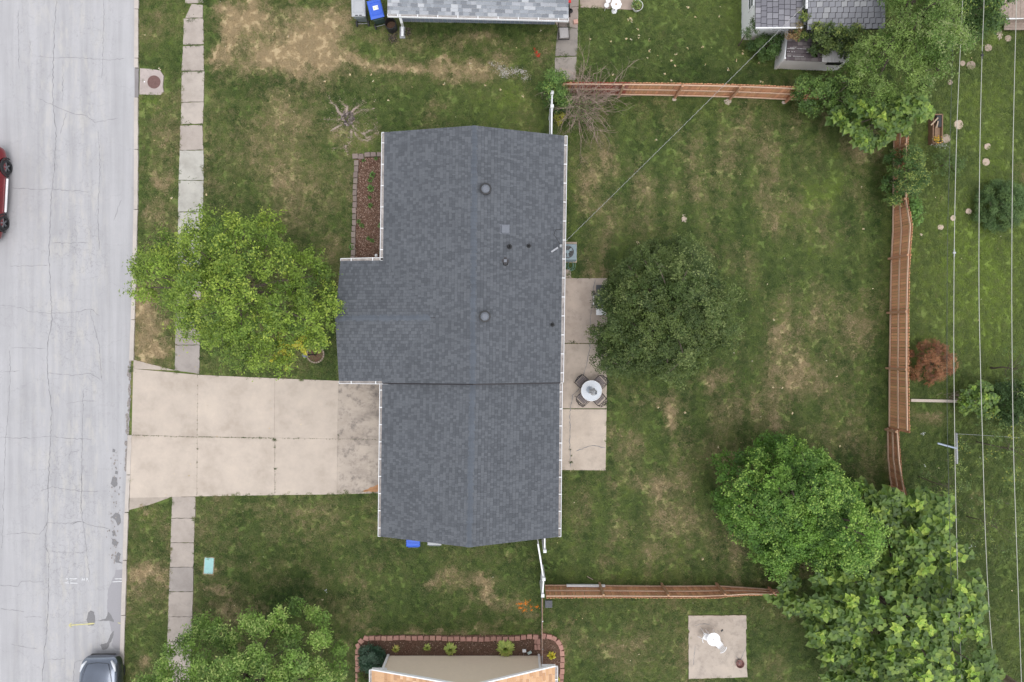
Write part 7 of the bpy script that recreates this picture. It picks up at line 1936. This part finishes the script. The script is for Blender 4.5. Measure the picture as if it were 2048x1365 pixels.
bigleaf('big_leaved_shrub', 'shrub with large round leaves at the east end of the pale timber',
    [(1925, 780), (1950, 775), (1970, 765), (1995, 775), (2000, 800), (1998, 825), (1980, 832), (1950, 822), (1935, 815)], 1.3, .4, 1.6, .3, .19, 53, trunk_r=.04, rough=.15, layers=1, bright=.12, cat='shrub', dens=4)

# ------------------------------------------------------------------ bare bush
bb = thing('bare_bush', 'bare brown twiggy bush leaning over the cedar and vinyl fences', 'bush', tuple(at(1150, 215)))
R_ = np.random.RandomState(77); q = MB(); p0 = at(1150, 216, 0)
def twig(a, d, L_, r_, dep):
    n = 4; P = [a]
    for k in range(n):
        d = (d + Vector(R_.normal(size=3)) * .16 + Vector((0, 0, -.03))).normalized(); P.append(P[-1] + d * L_ / n)
    q.tube(P, [r_ * (1 - .6 * k / n) for k in range(n + 1)], 4, cap=False)
    if dep > 0:
        for k in range(R_.randint(3, 6)):
            i = R_.randint(1, n + 1); d2 = (d + Vector(R_.normal(size=3)) * .55).normalized(); twig(P[i], d2, L_ * R_.uniform(.35, .6), r_ * .55, dep - 1)
for k in range(64):
    th = R_.uniform(-2.0, 1.35) if k < 50 else R_.uniform(0, 6.28); sp_ = R_.uniform(.25, 1.15) if k < 50 else R_.uniform(.1, .5)
    d = Vector((math.cos(th) * sp_, math.sin(th) * sp_, 1.0 - sp_ * .35)).normalized()
    twig(p0 + Vector((R_.normal() * .12, R_.normal() * .12, 0)), d, R_.uniform(1.3, 2.3), .017, 2)
q.build('twigs', M['twig'], bb, kind='stuff')
q = MB(); q.tube([p0 - Vector((0, 0, .05)), p0 + Vector((.05, 0, .35))], [.12, .08], 8); q.build('stem', M['bark'], bb)
pts = [tuple(at(1160 + R_.normal() * 20, 215 + R_.normal() * 17, .5 + R_.rand() * 1.3)) for _ in range(900)]
leaf_cloud('leaves', pts, .06, [(.12, .18, .05), (.18, .22, .07), (.08, .13, .04)], parent=bb, kind='stuff')
# twigs on the ground in the eastern yard
q = MB(); R_ = np.random.RandomState(5)
for k in range(90):
    p = at(1925 + R_.normal() * 16, 794 + R_.normal() * 3.5, .06); a = R_.normal() * .5; d = Vector((math.cos(a), math.sin(a), .05)) * R_.uniform(.2, .7); q.tube([p, p + d * .5 + Vector((0, 0, .03)), p + d], .006, 3, cap=False)
q.build('brushwood', M['twig'], label='loose dry brushwood along the north side of the pale timber', kind='stuff', cat='brushwood')

# ================================================================== POLE AND OVERHEAD CABLES
up_ = thing('utility_pole', 'brown wooden utility pole rising at the bottom right corner', 'utility pole', tuple(at(1966, 1326)))
p = at(1966, 1326); q = MB(); q.tube([(p.x, p.y, -.2), (p.x, p.y, 4), (p.x, p.y, 10.5)], [.17, .15, .12], 14); q.build('pole', mat('pole_wood', (.27, .20, .155), .9, var=.35, scale=7, bump=.5), up_, smooth=True)
q = MB(); q.tube([(p.x - .9, p.y - .35, .0), (p.x - .1, p.y - .0, 5.5)], .012, 5); q.build('guy_wire', M['steel'], up_)
q = MB(); q.box((p.x, p.y, 10.0), (2.2, .1, .12)); q.build('crossarm', M['bark'], up_)
def cable(label, pts, z, r_, m_, clamp=None, mc=None):
    W = []
    for (x, y) in pts: W.append(at(x, y, z))
    # smooth interpolation through the surveyed points (Catmull-Rom)
    P = []
    W = [W[0] * 2 - W[1]] + W + [W[-1] * 2 - W[-2]]
    for k in range(1, len(W) - 2):
        for j in range(8):
            t_ = j / 8; a, b, c, d = W[k - 1], W[k], W[k + 1], W[k + 2]
            P.append(.5 * ((2 * b) + (c - a) * t_ + (2 * a - 5 * b + 4 * c - d) * t_ ** 2 + (3 * b - a - 3 * c + d) * t_ ** 3))
    P.append(W[-2])
    r = thing('overhead_cable', label, 'cable', tuple(P[0]), 'overhead cables running down the eastern lawn')
    q = MB(); q.tube(P, r_, 6); q.build('wire', m_, r, smooth=True)
    if clamp:
        c_ = at(clamp[0], clamp[1], z); q = MB(); q.box(tuple(c_), (.11, .07, .05)); q.tube([c_ + Vector((0, -.16, 0)), c_ + Vector((0, .16, 0))], r_ * 1.6, 6); q.build('clamp', mc or M['black'], r)
    return r
CW = mat('pale_weathered_wire', (.46, .46, .40), .55, .2, var=.1)
cable('first pale overhead cable from the left, beside the planter box', [(1932, -260), (1925, 0), (1919, 130), (1914, 250), (1910, 400), (1908, 540), (1907.5, 700), (1909, 850), (1911, 980), (1914, 1110), (1918, 1230), (1930, 1500)], 4.5, .0135, CW, (1908.5, 506), M['steel'])
cable('second pale overhead cable, in the middle of the three', [(1975, -260), (1968, 0), (1964, 110), (1960, 280), (1958, 450), (1958, 600), (1961, 740), (1965, 880), (1970, 1050), (1977, 1200), (1988, 1345), (2000, 1500)], 4.5, .0135, CW, (1964.5, 111))
cable('third pale overhead cable, nearest to the right edge', [(2038, -260), (2033, 0), (2029, 150), (2025, 350), (2023.5, 520), (2024, 700), (2027, 900), (2032, 1060), (2038, 1230), (2043, 1365), (2050, 1500)], 4.5, .0135, CW)
cable('thin dark overhead cable left of the three pale ones', [(1915, -260), (1907, 30), (1903, 180), (1899, 320), (1895, 480), (1894, 640), (1894, 760), (1895, 870), (1898, 1000), (1903, 1200), (1912, 1500)], 5.5, .009, mat('dark_wire', (.06, .07, .06), .6))
